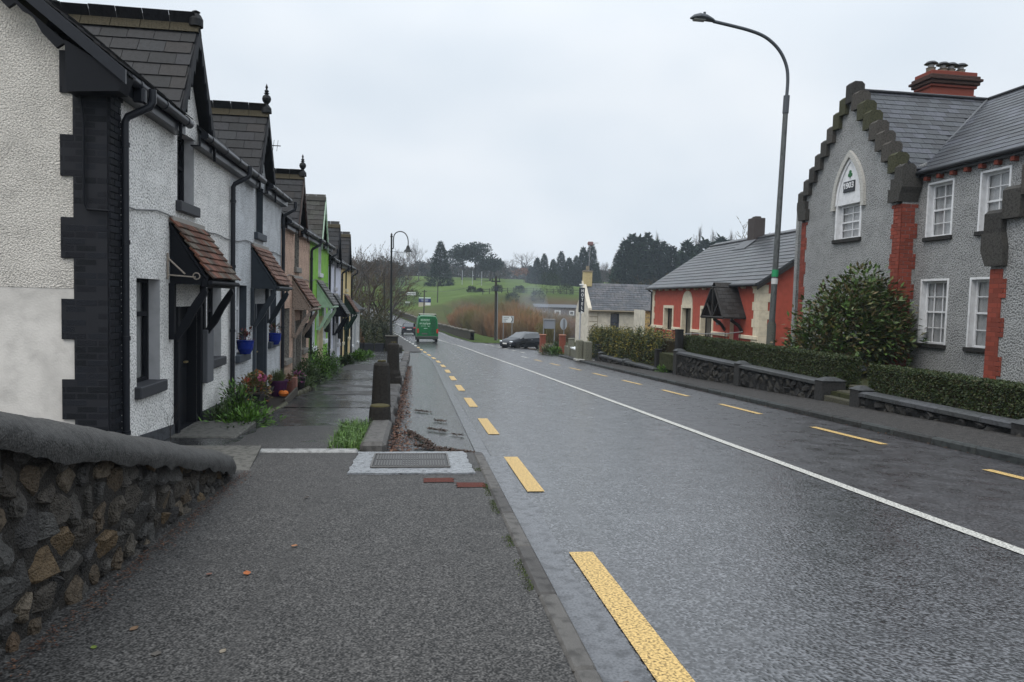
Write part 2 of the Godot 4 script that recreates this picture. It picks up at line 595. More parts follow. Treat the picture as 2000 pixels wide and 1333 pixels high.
func terrain_y(x: float, d: float) -> float:
	var base = gy(min(d, 112.0)) - 0.35
	var df = interp(x, [-60.0, -10.0, 5.0, 12.0, 27.0, 47.0, 120.0], [135.0, 150.0, 160.0, 178.0, 200.0, 203.0, 205.0])
	var hf = interp(x, [-60.0, -10.0, 5.0, 12.0, 27.0, 47.0, 120.0], [-1.5, -2.4, -1.2, 0.9, 2.2, 2.1, 1.8])
	var y = base
	if d >= df:
		var t = (d - df) / (300.0 - df)
		y = lerp(hf, 8.9, t) if t < 1 else 8.9 + min(d - 300.0, 300.0) * 0.035
		y += 0.5 * sin(x * 0.045 + 1.0) * sin(d * 0.03) * min(1.0, (d - df) / 25.0)
	elif d > 80:
		y = max(base, hf - interp(x, [-20.0, 5.0, 15.0], [0.07, 0.12, 0.42]) * (df - d))
	if d > 60 and d < 190:
		var away: float = abs(x - xc(d))
		if away < 30: y = min(y, gy(d) - 0.12 + max(0.0, away - 6.5) * 0.14)
	return y
func ground():
	var g = setting("ground")
	var xs = []
	var x = -420.0
	while x <= 420.0:
		xs.append(x)
		x += 2.5 if abs(x) < 70 else (8.0 if abs(x) < 160 else 30.0)
	var ds = []
	var d = -40.0
	while d < 900.0:
		ds.append(d)
		d += 4.0 if d < 80 else (2.5 if d < 310 else 40.0)
	var b = MB.new()
	b.use_col = true
	var f = FastNoiseLite.new()
	f.frequency = 0.02
	f.fractal_octaves = 4
	var P = []
	for i in ds.size():
		var row = []
		for j in xs.size(): row.append(V(xs[j], terrain_y(xs[j], ds[i]), ds[i]))
		P.append(row)
	var colour = func(cx: float, cd: float) -> Color:
		var df = interp(cx, [-60.0, -10.0, 5.0, 12.0, 27.0, 47.0, 120.0], [135.0, 150.0, 160.0, 178.0, 200.0, 203.0, 205.0])
		var q = f.get_noise_2d(cx, cd)
		var fair = Color(0.125, 0.19, 0.042).lerp(Color(0.09, 0.14, 0.036), clamp(0.5 + q * 1.6, 0, 1))
		var rough = Color(0.085, 0.10, 0.035).lerp(Color(0.12, 0.09, 0.05), clamp(0.5 + q * 2.5, 0, 1))
		if cd > 305: return Color(0.05, 0.06, 0.03)
		return rough.lerp(fair, smoothstep(-4.0, 2.0, cd - df + q * 4.0))
	var CC = []
	for i in ds.size():
		var row = []
		for j in xs.size(): row.append(colour.call(xs[j], ds[i]))
		CC.append(row)
	for i in ds.size() - 1:
		for j in xs.size() - 1:
			b.quadc(P[i][j], P[i][j + 1], P[i + 1][j + 1], P[i + 1][j], CC[i][j], CC[i][j + 1], CC[i + 1][j + 1], CC[i + 1][j])
	part(g, "grassland", b.mesh(), mt("grassland", Color(1, 1, 1), 0.95, {"vc": true, "tex": tx("fine"), "ts": 0.12, "det": tx("coarse"), "dts": 0.015, "spec": 0.2}))

func streets():
	var tarl = mt("tar_left", Color(0.18, 0.184, 0.199), 0.3, {"spec": 0.8, "tex": tx("gravel"), "ts": 0.4, "h": tx("gravelh"), "hs": 0.28, "rt": tx("wet"), "det": tx("coarse"), "dts": 0.23})
	var tarr = mt("tar_right", Color(0.135, 0.128, 0.138), 0.5, {"spec": 0.5, "tex": tx("speck"), "ts": 0.37, "h": tx("gravelh"), "hs": 0.3, "rt": tx("wet"), "det": tx("coarse"), "dts": 0.19})
	var tarb = mt("tar_bay", Color(0.18, 0.18, 0.186), 0.22, {"spec": 0.9, "tex": tx("speck"), "ts": 0.4, "h": tx("gravelh"), "hs": 0.5, "rt": tx("wet"), "det": tx("blotch"), "dts": 0.35})
	var bit = mt("bitumen", Color(0.16, 0.166, 0.18), 0.3, {"tex": tx("fine"), "ts": 1.0, "h": tx("rough"), "hs": 0.35, "rt": tx("wet"), "det": tx("blotch"), "dts": 0.6})
	var yel = mt("road_yellow", Color(0.80, 0.55, 0.21), 0.5, {"tex": tx("fine"), "ts": 1.2, "h": tx("chips"), "hs": 0.12, "det": tx("paintwear"), "dts": 1.5})
	var wht = mt("road_white", Color(0.70, 0.69, 0.64), 0.5, {"tex": tx("fine"), "ts": 1.2, "h": tx("chips"), "hs": 0.12, "det": tx("paintwear"), "dts": 1.5})
	var road = setting("road")
	part(road, "left_lane", strip(-30, 165, 1.5, func(d): return lerp(1.0, xl(d) - 0.25, smoothstep(40.0, 60.0, d)), xc, 0.0, 6, 0.004), tarl)
	part(road, "right_lane", strip(-30, 165, 1.5, xc, func(d): return max(lerp(kr(d) + 0.02, xr(d) + 0.5, smoothstep(48.0, 78.0, d)), xr(d) + 0.5), 0.0, 6, 0.004), tarr)
	part(road, "lay_by", strip(9.1, 48, 1.0, func(_d): return -0.6, func(d): return lerp(0.82, xl(d) - 0.45, smoothstep(32.0, 48.0, d)), -0.012, 4, 0.02), tarb)
	part(road, "bitumen_seam", strip(9.1, 62, 1.0, func(d): return lerp(0.82, xl(d) - 0.45, smoothstep(32.0, 48.0, d)), func(d): return lerp(1.0, xl(d) - 0.25, smoothstep(40.0, 60.0, d)), -0.002, 2, 0.01), bit)
	part(road, "gutter_strip", strip(-30, 9.15, 0.35, func(_d): return 0.85, func(d): return 1.12 + 0.03 * sin(d * 2.3) + 0.02 * sin(d * 5.1), 0.006, 3, 0.004), bit)
	var k = -7
	while k < 34:
		var d0 = 3.1 + 4.0 * k
		k += 1
		part(road, "yellow_dash" if d0 < 56 else "white_dash", strip(d0, d0 + 2.0, 0.5, func(d): return xl(d) - 0.09, func(d): return xl(d) + 0.09, 0.008, 2, 0.004), yel if d0 < 56 else wht)
	for j in range(-4, 33):
		var d0 = 6.1 + 4.0 * j
		if d0 > 46 and d0 < 72: continue
		part(road, "yellow_dash" if d0 < 40 else "white_dash", strip(d0, d0 + 2.0, 0.5, func(d): return xr(d) - 0.07, func(d): return xr(d) + 0.07, 0.008, 2, 0.004), yel if d0 < 40 else wht)
	part(road, "centre_line", strip(-30, 62.5, 0.75, func(d): return xc(d) - 0.065, func(d): return xc(d) + 0.065, 0.008, 2, 0.004), wht)
	for q in [[63.3, 64.3], [65.2, 66.0], [68.0, 80.0], [84.0, 92.0], [96.0, 104.0], [108.0, 116.0], [120.0, 128.0]]:
		part(road, "white_dash", strip(q[0], q[1], 1.0, func(d): return xc(d) - 0.07, func(d): return xc(d) + 0.07, 0.008, 2, 0.004), wht)
	# give-way dashes and edge strip at the mouth of the side road
	for j in 6:
		var a = 49.5 + j * 3.0
		part(road, "white_dash", strip(a, a + 1.4, 0.5, func(d): return xr(d) + 1.15 - (d - 49.5) * 0.02, func(d): return xr(d) + 1.33 - (d - 49.5) * 0.02, 0.017, 2, 0.0), wht)
	var side = setting("side_road")
	var b = MB.new()
	for i in 10:
		for j in 10:
			var q = []
			for c in [[0, 0], [1, 0], [1, 1], [0, 1]]:
				var x: float = 7.0 + (i + c[0]) * 3.0
				var d: float = 44.5 + (j + c[1]) * 3.2
				q.append(V(x, gy(d) - 0.02 - max(0.0, x - 9.0) * 0.045, d))
			b.quad(q[0], q[1], q[2], q[3])
	part(side, "tarmac", b.mesh(), tarb)

	# pavements
	var pave = setting("pavement")
	var ptar = mt("pavement_tar", Color(0.185, 0.177, 0.17), 0.62, {"tex": tx("speck"), "ts": 0.5, "h": tx("gravelh"), "hs": 0.2, "det": tx("coarse"), "dts": 0.4})
	part(pave, "near_surface", strip(-12, 9.05, 0.8, func(_d): return -2.0, func(_d): return 0.745, 0.075, 6, 0.012), ptar)
	pr(pave, "edge", [V(-2.0, gy(9.05) - 0.3, 9.05), V(0.745, gy(9.05) - 0.3, 9.05), V(0.745, gy(9.05) + 0.068, 9.05), V(-2.0, gy(9.05) + 0.068, 9.05)], Vector3(0, 0, 0.02), ptar)
	var granite = tones("granite", Color(0.17, 0.17, 0.165), 0.72, {"tex": tx("grain"), "ts": 3.0, "h": tx("pebble"), "hs": 0.25, "det": tx("moss"), "dts": 0.7}, 3, 0.18)
	var r = RandomNumberGenerator.new()
	r.seed = 11
	var d = -9.2
	while d < 8.95:
		var l: float = min(0.95, 9.05 - d)
		var y = gy(d + l * 0.5)
		var dir = V(0, gy(d + l), d + l) - V(0, gy(d), d)
		bx(pave, "kerbstone", V(0.81, y - 0.055, d + l * 0.5), Vector3(0.125, 0.27, l - 0.008), granite[r.randi() % 3], 0.018, Basis.looking_at(dir.normalized()))
		d += l
	var con = mt("concrete_edge", Color(0.42, 0.42, 0.41), 0.6, {"tex": tx("fine"), "ts": 1.5, "h": tx("rough"), "hs": 0.4, "det": tx("blotch"), "dts": 0.8})
	bx(pave, "edging", V(-1.33, gy(9.15) + 0.03, 9.16), Vector3(1.22, 0.12, 0.19), con, 0.02)
	# old footpath beside the houses
	var foot = setting("footpath")
	var ft = mt("foot_tar", Color(0.13, 0.13, 0.132), 0.34, {"spec": 0.6, "tex": tx("speck"), "ts": 0.4, "h": tx("pebble"), "hs": 0.4, "rt": tx("wet"), "det": tx("blotch"), "dts": 0.3})
	var ft2 = mt("foot_tar_patch", Color(0.17, 0.17, 0.173), 0.24, {"spec": 0.7, "tex": tx("speck"), "ts": 0.4, "h": tx("rough"), "hs": 0.5, "rt": tx("wet"), "det": tx("blotch"), "dts": 0.5})
	part(foot, "surface", strip(9.05, 48, 0.7, func(_d): return -3.5, func(_d): return -0.68, 0.055, 6, 0.035), ft)
	for q in [[9.3, 11.6, -2.4, -0.9], [14.2, 15.6, -2.6, -0.72], [17.0, 18.1, -2.2, -0.72], [19.2, 19.9, -2.5, -0.75], [22.0, 24.0, -2.4, -0.72], [27.0, 31.0, -2.9, -0.72], [36.0, 41.0, -3.0, -0.72]]:
		part(foot, "repair_patch", strip(q[0], q[1], 0.35, func(dd): return q[2] + 0.05 * sin(dd * 7.0), func(dd): return q[3] + 0.03 * sin(dd * 5.0), 0.061, 6, 0.035), ft2 if int(q[0]) % 2 == 0 else ptar)
	d = 9.32
	var lens = [2.35, 0.9, 1.1, 0.8, 1.3, 0.95, 0.7, 1.2, 0.9, 1.1, 0.8, 1.0, 1.4, 0.9, 1.1, 1.0, 0.8, 1.3, 1.2, 1.0, 1.4, 1.1, 0.9, 1.2, 1.3, 1.1, 1.2, 1.0, 1.3, 1.2, 1.4, 1.2]
	for l: float in lens:
		if d > 47: break
		var dir = V(0, gy(d + l), d + l) - V(0, gy(d), d)
		var bs = Basis.looking_at(dir.normalized())
		if d > 10: bs = bs.rotated(Vector3.FORWARD, r.randf_range(-0.12, 0.12)).rotated(Vector3.UP, r.randf_range(-0.03, 0.03))
		bx(foot, "kerbstone", V(-0.54 + (r.randf_range(-0.03, 0.03) if d > 10 else 0.0), gy(d + l * 0.5) + 0.03 + r.randf_range(-0.03, 0.01), d + l * 0.5), Vector3(0.34, 0.3, l - 0.02), granite[r.randi() % 3], 0.05, bs)
		d += l
	# right pavement
	var rp = setting("far_pavement")
	part(rp, "surface", strip(-12, 45, 0.9, func(dd): return kr(dd) + 0.12, func(_d): return 10.6, 0.115, 5, 0.02), mt("far_pave_tar", Color(0.15, 0.138, 0.13), 0.8, {"tex": tx("speck"), "ts": 0.4, "h": tx("pebble"), "hs": 0.45, "det": tx("blotch"), "dts": 0.5}))
	var dk = tones("kerb_dark", Color(0.075, 0.08, 0.078), 0.7, {"tex": tx("grain"), "ts": 2.0, "h": tx("pebble"), "hs": 0.25, "det": tx("moss"), "dts": 0.7}, 3, 0.15)
	d = -11.0
	while d < 44.5:
		var l = 0.92
		var p0 = V(kr(d) + 0.065, gy(d), d)
		var p1 = V(kr(d + l) + 0.065, gy(d + l), d + l)
		bx(rp, "kerbstone", (p0 + p1) * 0.5 + Vector3(0, -0.03, 0), Vector3(0.135, 0.3, l - 0.01), dk[r.randi() % 3], 0.03, Basis.looking_at((p1 - p0).normalized()))
		d += l
	# kerbed corner at the side road
	var cv = []
	for j in 9:
		var a = j / 8.0 * PI * 0.5
		cv.append(V(kr(44.0) + 0.07 + 3.0 * (1 - cos(a)), gy(44.0 + 2.2 * sin(a)) - 0.0, 44.0 + 2.2 * sin(a)))
	for j in 8:
		var m: Vector3 = (cv[j] + cv[j + 1]) * 0.5
		bx(rp, "kerbstone", m + Vector3(0, -0.03, 0), Vector3(0.14, 0.3, (cv[j + 1] - cv[j]).length()), dk[r.randi() % 3], 0.03, Basis.looking_at((cv[j + 1] - cv[j]).normalized()))
	# ground of the front gardens and of the planted end of the footpath
	var gm = mt("garden_soil", Color(0.065, 0.07, 0.035), 0.95, {"tex": tx("fine"), "ts": 1.5, "h": tx("rough"), "hs": 2.0, "det": tx("blotch"), "dts": 0.4, "spec": 0.2})
	var gd = setting("garden")
	pr(gd, "upper_lawn", [V(9.95, -1.98, 4), V(40, -1.98, 4), V(40, -1.98, 28.2), V(9.95, -1.98, 28.2)], Vector3(0, -0.6, 0), gm)
	pr(gd, "lower_lawn", [V(10.0, -2.6, 28.22), V(40, -2.0, 28.22), V(40, -2.0, 56), V(11.0, -3.3, 56)], Vector3(0, -1.0, 0), gm)
	var vg = setting("verge")
	part(vg, "soil", strip(48, 165, 2.0, func(dd): return xl(dd) - 30.0, func(dd): return xl(dd) - 1.35, 0.02, 6, 0.1), gm)
	part(vg, "narrow_pavement", strip(48, 120, 1.5, func(dd): return xl(dd) - 1.35, func(dd): return xl(dd) - 0.2, 0.03, 2, 0.0), ptar)
	part(vg, "right_bank", strip(70, 150, 2.0, func(dd): return xr(dd) + 0.45, func(dd): return xr(dd) + 5.0, 0.03, 3, 0.08), mt("bank_grass", Color(0.085, 0.13, 0.03), 0.95, {"tex": tx("fine"), "ts": 1.2, "h": tx("rough"), "hs": 4.0, "det": tx("blotch"), "dts": 0.4, "spec": 0.2}))
	pr(vg, "house_yard", [V(-16, -2.0, -6), V(-2.1, -2.0, -6), V(-2.1, -2.06, 9.3), V(-16, -2.06, 9.3)], Vector3(0, -0.3, 0), ptar)

func pavement_details():
	# inspection cover in its concrete surround
	var yb = gy(8.3) + 0.08
	var tilt = Basis(Vector3.RIGHT, atan2(gy(9.0) - gy(7.6), 1.4))
	var cv = thing("inspection_cover", "rectangular ribbed iron inspection cover set in pale concrete on the pavement", "cover", V(-0.04, yb, 8.33))
	var pale = mt("pale_concrete", Color(0.31, 0.325, 0.345), 0.42, {"tex": tx("fine"), "ts": 1.2, "h": tx("rough"), "hs": 0.6, "det": tx("moss"), "dts": 1.2, "rt": tx("wet")})
	var b = MB.new()
	var pts = []
	var r = RandomNumberGenerator.new()
	r.seed = 4
	for c in [[-0.7, 7.66, 0.66, 7.64, 10], [0.66, 7.64, 0.63, 9.0, 9], [0.63, 9.0, -0.69, 8.97, 10], [-0.69, 8.97, -0.7, 7.66, 9]]:
		for k in c[4]:
			var t: float = float(k) / c[4]
			var dd: float = lerp(float(c[1]), float(c[3]), t) + r.randf_range(-0.018, 0.018)
			pts.append(V(lerp(float(c[0]), float(c[2]), t) + r.randf_range(-0.018, 0.018), gy(8.33) + 0.096 + (dd - 8.33) * (gy(9.0) - gy(7.6)) / 1.4, dd))
	b.prism(pts, Vector3(0, -0.1, 0))
	part(cv, "concrete_surround", b.mesh(), pale)
	var iron = mt("cast_iron", Color(0.085, 0.08, 0.078), 0.42, {"tex": tx("grain"), "ts": 3.0, "met": 0.35, "det": tx("blotch"), "dts": 2.0})
	var ironl = mt("worn_iron", Color(0.2, 0.19, 0.18), 0.4, {"tex": tx("grain"), "ts": 3.0, "met": 0.4})
	var co = V(-0.04, gy(8.35) + 0.1, 8.35)
	bx(cv, "plate", co, Vector3(0.84, 0.012, 0.80), iron, 0.002, tilt)
	for s in [[0, 0.415, 0.88, 0.03], [0, -0.415, 0.88, 0.03], [0.435, 0, 0.022, 0.82], [-0.435, 0, 0.022, 0.82]]:
		bx(cv, "frame", co + tilt * Vector3(s[0], 0.006, s[1]), Vector3(s[2], 0.016, s[3]), ironl, 0.002, tilt)
	var rb = MB.new()
	for row in 2:
		for k in 26:
			var u = -0.39 + k * 0.031
			var mid = k > 9 and k < 16
			for j in (3 if mid else 1):
				var l = 0.09 if mid else 0.32
				rb.box(co + tilt * Vector3(u, 0.009, (row - 0.5) * 0.38 + ((j - 1) * 0.115 + 0.02 * (k % 2) if mid else 0.0)), Vector3(0.013, 0.009, l), tilt)
	var ribs = part(cv, "ribs", rb.mesh(), ironl)
	ribs.set_meta("kind", "stuff")
	# sprayed marks
	var red = mt("spray_red", Color(0.42, 0.10, 0.06), 0.75, {"tex": tx("grain"), "ts": 2.3, "h": tx("pebble"), "hs": 0.5, "det": tx("chipc"), "dts": 3.0})
	for q in [[0.10, 0.41, 7.22, 7.44, "left"], [0.43, 0.72, 6.98, 7.2, "right"]]:
		var sp = thing("survey_mark", "red sprayed survey mark on the pavement, the %s one of two below the cover" % q[4], "paint mark", V(q[0], gy(q[2]) + 0.085, q[2]), "survey marks")
		part(sp, "paint", strip(q[2], q[3], 0.06, func(dd): return q[0] + 0.012 * sin(dd * 60.0), func(dd): return q[1] + 0.014 * sin(dd * 47.0), 0.0795, 4, 0.012), red)
	# stone bollards
	var bm = mt("bollard_stone", Color(0.045, 0.04, 0.035), 0.85, {"tex": tx("fine"), "ts": 3.0, "h": tx("rough"), "hs": 1.5, "det": tx("moss"), "dts": 1.5})
	var lich = mt("bollard_top", Color(0.14, 0.12, 0.05), 0.9, {"tex": tx("grain"), "ts": 4.0, "h": tx("rough"), "hs": 1.0})
	for q in [[13.3, -0.63, 1.02, "tall tapered stone bollard just behind the broken stump at the path edge"], [19.6, -0.62, 1.25, "tapered stone bollard on a square base, the farther one along the path edge"]]:
		var y: float = gy(q[0]) + 0.02
		var t = thing("stone_bollard", q[3], "bollard", V(q[1], y, q[0]), "stone bollards")
		if q[2] > 1.2: bx(t, "base", V(q[1] + 0.04, y + 0.16, q[0]), Vector3(0.4, 0.36, 0.4), bm, 0.04)
		var mb = MB.new()
		var prof = []
		var h: float = q[2]
		for e in [[0.21, 0.0], [0.205, 0.12], [0.175, 0.22], [0.165, 0.5], [0.15, 0.86], [0.145, 0.93], [0.12, 0.97], [0.05, 1.0], [0.0, 1.0]]: prof.append([e[0], e[1] * h + (0.3 if h > 1.2 else 0.0) * (1 - e[1])])
		mb.lathe(V(q[1], y, q[0]), prof, 8)
		part(t, "shaft", mb.mesh(), bm)
		mb = MB.new()
		for k in 5:
			var a = k * 1.3
			mb.bevel(V(q[1], y + h + 0.005, q[0]) + Vector3(cos(a), 0, sin(a)) * 0.055, Vector3(0.05, 0.03, 0.05), 0.01, Basis(Vector3.UP, a))
		part(t, "worn_top", mb.mesh(), lich)
	var sy = gy(11.75) + 0.05
	var stump = thing("bollard_stump", "short broken bollard stump with a mossy top on the kerb", "bollard", V(-0.575, sy, 11.75), "stone bollards")
	var mb2 = MB.new()
	mb2.lathe(V(-0.575, sy, 11.75), [[0.185, 0.0], [0.19, 0.05], [0.172, 0.3], [0.165, 0.33]], 9)
	part(stump, "shaft", mb2.mesh(), bm)
	mb2 = MB.new()
	mb2.lathe(V(-0.575, sy, 11.75), [[0.168, 0.325], [0.15, 0.345], [0.08, 0.355], [0.0, 0.345]], 9)
	part(stump, "mossy_top", mb2.mesh(), lich)
	# steps at the first house
	var step = mt("step_concrete", Color(0.15, 0.145, 0.13), 0.75, {"tex": tx("fine"), "ts": 1.8, "h": tx("rough"), "hs": 0.8, "det": tx("moss"), "dts": 0.9})
	var st = thing("entrance_slab", "low concrete slab with an iron grating at the end of the stone wall", "slab", V(-2.6, gy(8.5), 8.4))
	b = MB.new()
	b.prism([V(-3.38, -1.915, 7.65), V(-1.74, -1.915, 7.62), V(-1.93, -1.93, 9.3), V(-3.38, -1.93, 9.3)], Vector3(0, -0.35, 0))
	part(st, "slab", b.mesh(), step)
	var gb = MB.new()
	for k in 12:
		gb.box(V(-2.75 + k * 0.055, -1.909, 8.35), Vector3(0.028, 0.012, 0.42))
	var gr = part(st, "grating_bars", gb.mesh(), mt("galvanised", Color(0.35, 0.36, 0.37), 0.4, {"tex": tx("grain"), "ts": 3.0, "met": 0.4}))
	gr.set_meta("kind", "stuff")
	bx(st, "grating_recess", V(-2.45, -1.916, 8.35), Vector3(0.7, 0.008, 0.5), iron, 0.0)
	var ds = thing("doorstep", "grey stone doorstep under the first porch canopy", "doorstep", V(-3.1, gy(11.0), 11.1))
	bx(ds, "slab", V(-2.95, gy(11.0) + 0.045, 11.0), Vector3(0.9, 0.12, 1.3), step, 0.02)

func near_wall():
	var hd = [0.5, 2.0, 3.45, 3.9, 4.5, 5.33, 6.58, 7.46, 8.0]
	var hy = [-0.05, -0.33, -0.72, -0.85, -1.01, -1.23, -1.57, -1.80, -1.87]
	var w = thing("stone_wall", "dark rubble stone wall with a rounded concrete coping at the left edge", "wall", V(-1.95, gy(4.5), 4.5))
	var mort = mt("dark_mortar", Color(0.055, 0.05, 0.045), 0.95, {"tex": tx("fine"), "ts": 3.0, "h": tx("rough"), "hs": 2.0})
	var b = MB.new()
	var bot = []
	var top = []
	for k in 16:
		var d: float = lerp(0.6, 7.5, k / 15.0)
		top.append(V(-1.895, interp(d, hd, hy) + 0.02, d))
		bot.append(V(-1.895, gy(d) - 0.15, d))
	bot.reverse()
	b.prism(top + bot, Vector3(-0.33, 0, 0))
	part(w, "core", b.mesh(), mort)
	var so = {"tex": tx("fine"), "ts": 4.0, "h": tx("rough"), "hs": 2.2, "det": tx("blotch"), "dts": 2.0}
	var ms = []
	for c in [Color(0.125, 0.115, 0.103), Color(0.100, 0.095, 0.090), Color(0.156, 0.135, 0.110), Color(0.119, 0.104, 0.088), Color(0.213, 0.150, 0.088), Color(0.175, 0.119, 0.077), Color(0.138, 0.133, 0.125), Color(0.081, 0.076, 0.073), Color(0.237, 0.194, 0.144), Color(0.163, 0.125, 0.088)]:
		ms.append(mt("rubble%d" % ms.size(), c, 0.7, so))
	ms.append(ms[0]); ms.append(ms[1]); ms.append(ms[3]); ms.append(ms[6])
	stones(w, V(-1.90, 0, 0), Vector3(0, 0, -1), Vector3.UP, Vector3.RIGHT, 0.62, 7.55, func(u): return gy(u) + 0.0, func(u): return interp(u, hd, hy) + 0.01, 0.17, 0.19, ms, 77, 0.036, 0.014)
	# the end of red brick
	var rb = tones("end_brick", Color(0.16, 0.055, 0.035), 0.85, so, 2, 0.25)
	var r = RandomNumberGenerator.new()
	r.seed = 3
	for k in 4:
		bx(w, "end_brick", V(-1.99 + r.randf_range(-0.03, 0.02), gy(7.6) + 0.05 + 0.06 * k, 7.6), Vector3(0.2, 0.055, 0.1), rb[k % 2], 0.01, Basis(Vector3.UP, r.randf_range(-0.3, 0.3)))
	# coping
	var f = FastNoiseLite.new()
	f.frequency = 1.6
	f.fractal_octaves = 3
	var ring = [[0.115, -0.045], [0.135, 0.01], [0.125, 0.065], [0.085, 0.12], [0.02, 0.16], [-0.07, 0.185], [-0.17, 0.18], [-0.26, 0.15], [-0.33, 0.09], [-0.36, 0.0], [-0.345, -0.06]]
	var rows = []
	var n = 110
	for i in n + 1:
		var d: float = lerp(0.5, 7.78, float(i) / n)
		var t = 1.0 - pow(clamp((d - 7.35) / 0.45, 0, 1), 2.0) * 0.75
		var row = []
		for j in ring.size():
			var q: Array = ring[j]
			var wob = f.get_noise_2d(d * 0.7, j * 0.3) * 0.014
			var edge = (f.get_noise_2d(d * 1.9, 50.0 + j) * 0.05 if j == 0 else f.get_noise_2d(d * 2.1, j * 0.9) * 0.01)
			row.append(V(-1.93 + 0.02 + (q[0] + 0.12) * t - 0.12 + wob, interp(d, hd, hy) + 0.012 + q[1] * t + wob * 0.6 + edge, d))
		rows.append(row)
	var normals = []
	for i in n + 1:
		var nr = []
		for j in ring.size():
			var a: Vector3 = rows[max(i - 1, 0)][j]
			var c: Vector3 = rows[min(i + 1, n)][j]
			var e: Vector3 = rows[i][max(j - 1, 0)]
			var g: Vector3 = rows[i][min(j + 1, ring.size() - 1)]
			nr.append((c - a).cross(g - e).normalized() * -1.0)
		normals.append(nr)
	b = MB.new()
	for i in n:
		for j in ring.size() - 1:
			b.trin(rows[i][j], rows[i + 1][j + 1], rows[i + 1][j], normals[i][j], normals[i + 1][j + 1], normals[i + 1][j])
			b.trin(rows[i][j], rows[i][j + 1], rows[i + 1][j + 1], normals[i][j], normals[i][j + 1], normals[i + 1][j + 1])
	for j in ring.size() - 2:
		b.tri(rows[n][0], rows[n][j + 1], rows[n][j + 2])
	part(w, "coping", b.mesh(), mt("coping_concrete", Color(0.125, 0.122, 0.118), 0.75, {"tex": tx("grain"), "ts": 0.8, "h": tx("pebble"), "hs": 0.5, "det": tx("blotch"), "dts": 1.1}))

# ---------- windows and doors shared by the houses. The opening lies in a wall whose outward normal is N; U runs along it.
func window_in(p: Node3D, O: Vector3, U: Vector3, N: Vector3, w: float, h: float, deep: float, fm: Material, bars: Array, blind: Material, fw = 0.05, called = "window"):
	var at = O - N * deep
	var b = MB.new()
	var bs = Basis(U, Vector3.UP, U.cross(Vector3.UP))
	b.bevel(at + U * (fw * 0.5) + Vector3.UP * h * 0.5, Vector3(fw, h, 0.06), 0.006, bs)
	b.bevel(at + U * (w - fw * 0.5) + Vector3.UP * h * 0.5, Vector3(fw, h, 0.06), 0.006, bs)
	b.bevel(at + U * w * 0.5 + Vector3.UP * fw * 0.5, Vector3(w - 2 * fw, fw, 0.055), 0.006, bs)
	b.bevel(at + U * w * 0.5 + Vector3.UP * (h - fw * 0.5), Vector3(w - 2 * fw, fw, 0.055), 0.006, bs)
	for q in bars:   # [u0, v0, u1, v1] as shares, thickness
		var p0 = Vector2(q[0] * w, q[1] * h)
		var p1 = Vector2(q[2] * w, q[3] * h)
		var s = Vector3(max(p1.x - p0.x, q[4]), max(p1.y - p0.y, q[4]), 0.045 if q[4] > 0.035 else 0.03)
		b.bevel(at + U * (p0.x + p1.x) * 0.5 + Vector3.UP * (p0.y + p1.y) * 0.5, s, 0.004, bs)
	var win = part(p, called, b.mesh(), fm)
	b = MB.new()
	var g0 = at - N * 0.008
	b.quad(g0 + U * 0.01 + Vector3.UP * 0.01, g0 + U * (w - 0.01) + Vector3.UP * 0.01, g0 + U * (w - 0.01) + Vector3.UP * (h - 0.01), g0 + U * 0.01 + Vector3.UP * (h - 0.01))
	part(win, "pane", b.mesh(), glass("window_glass", Color(0.02, 0.025, 0.03), 0.08))
	if blind:
		b = MB.new()
		var n = 14
		for k in n:
			var z0 = 0.012 * sin(k * 1.9)
			var z1 = 0.012 * sin((k + 1) * 1.9)
			var c = at - N * 0.06
			b.quad(c + U * (w * k / n) - N * z0, c + U * (w * (k + 1) / n) - N * z1, c + U * (w * (k + 1) / n) - N * z1 + Vector3.UP * h, c + U * (w * k / n) - N * z0 + Vector3.UP * h)
		part(win, "curtain", b.mesh(), blind)
	return win
func sill_under(p: Node3D, O: Vector3, U: Vector3, N: Vector3, w: float, over: float, h: float, out: float, m: Material):
	bx(p, "sill", O + U * w * 0.5 + Vector3.UP * (-h * 0.5 + 0.004) + N * (out - 0.1) , Vector3(w + over * 2, h, 0.2 + out * 0.0 + 0.04), m, 0.012, Basis(U, Vector3.UP, U.cross(Vector3.UP)))
# a board with a scalloped lower edge from a (low) to c (high), hanging down by dp, pushed along e
func barge(p: Node3D, a: Vector3, c: Vector3, down: Vector3, dp: float, e: Vector3, m: Material, cuts: int, called = "bargeboard"):
	var pts = [a, c]
	for k in cuts:
		var t1 = 1.0 - float(k) / cuts
		var t0 = 1.0 - float(k + 1) / cuts
		for j in 6:
			var t: float = lerp(t1, t0, j / 6.0)
			var bow = sin(PI * j / 6.0)
			pts.append(a.lerp(c, t) + down * dp * (1.0 - 0.42 * bow))
	pts.append(a + down * dp)
	pr(p, called, pts, e, m)
func downpipe(p: Node3D, d: float, ytop: float, ybot: float, m: Material):
	var f = -3.4
	var pipe = tb(p, "downpipe", [V(f + 0.06, ybot, d), V(f + 0.06, ytop - 0.42, d), V(f + 0.09, ytop - 0.36, d + 0.0), V(f + 0.3, ytop - 0.22, d + 0.08), V(f + 0.33, ytop - 0.16, d + 0.08), V(f + 0.33, ytop - 0.02, d + 0.08)], [0.042], m, 10)
	for k in 4:
		var y: float = lerp(ybot + 0.4, ytop - 0.7, k / 3.0)
		var b = MB.new()
		b.tube([V(f + 0.06, y, d), V(f + 0.06, y + 0.05, d)], [0.052], 10)
		part(pipe, "clip", b.mesh(), m)

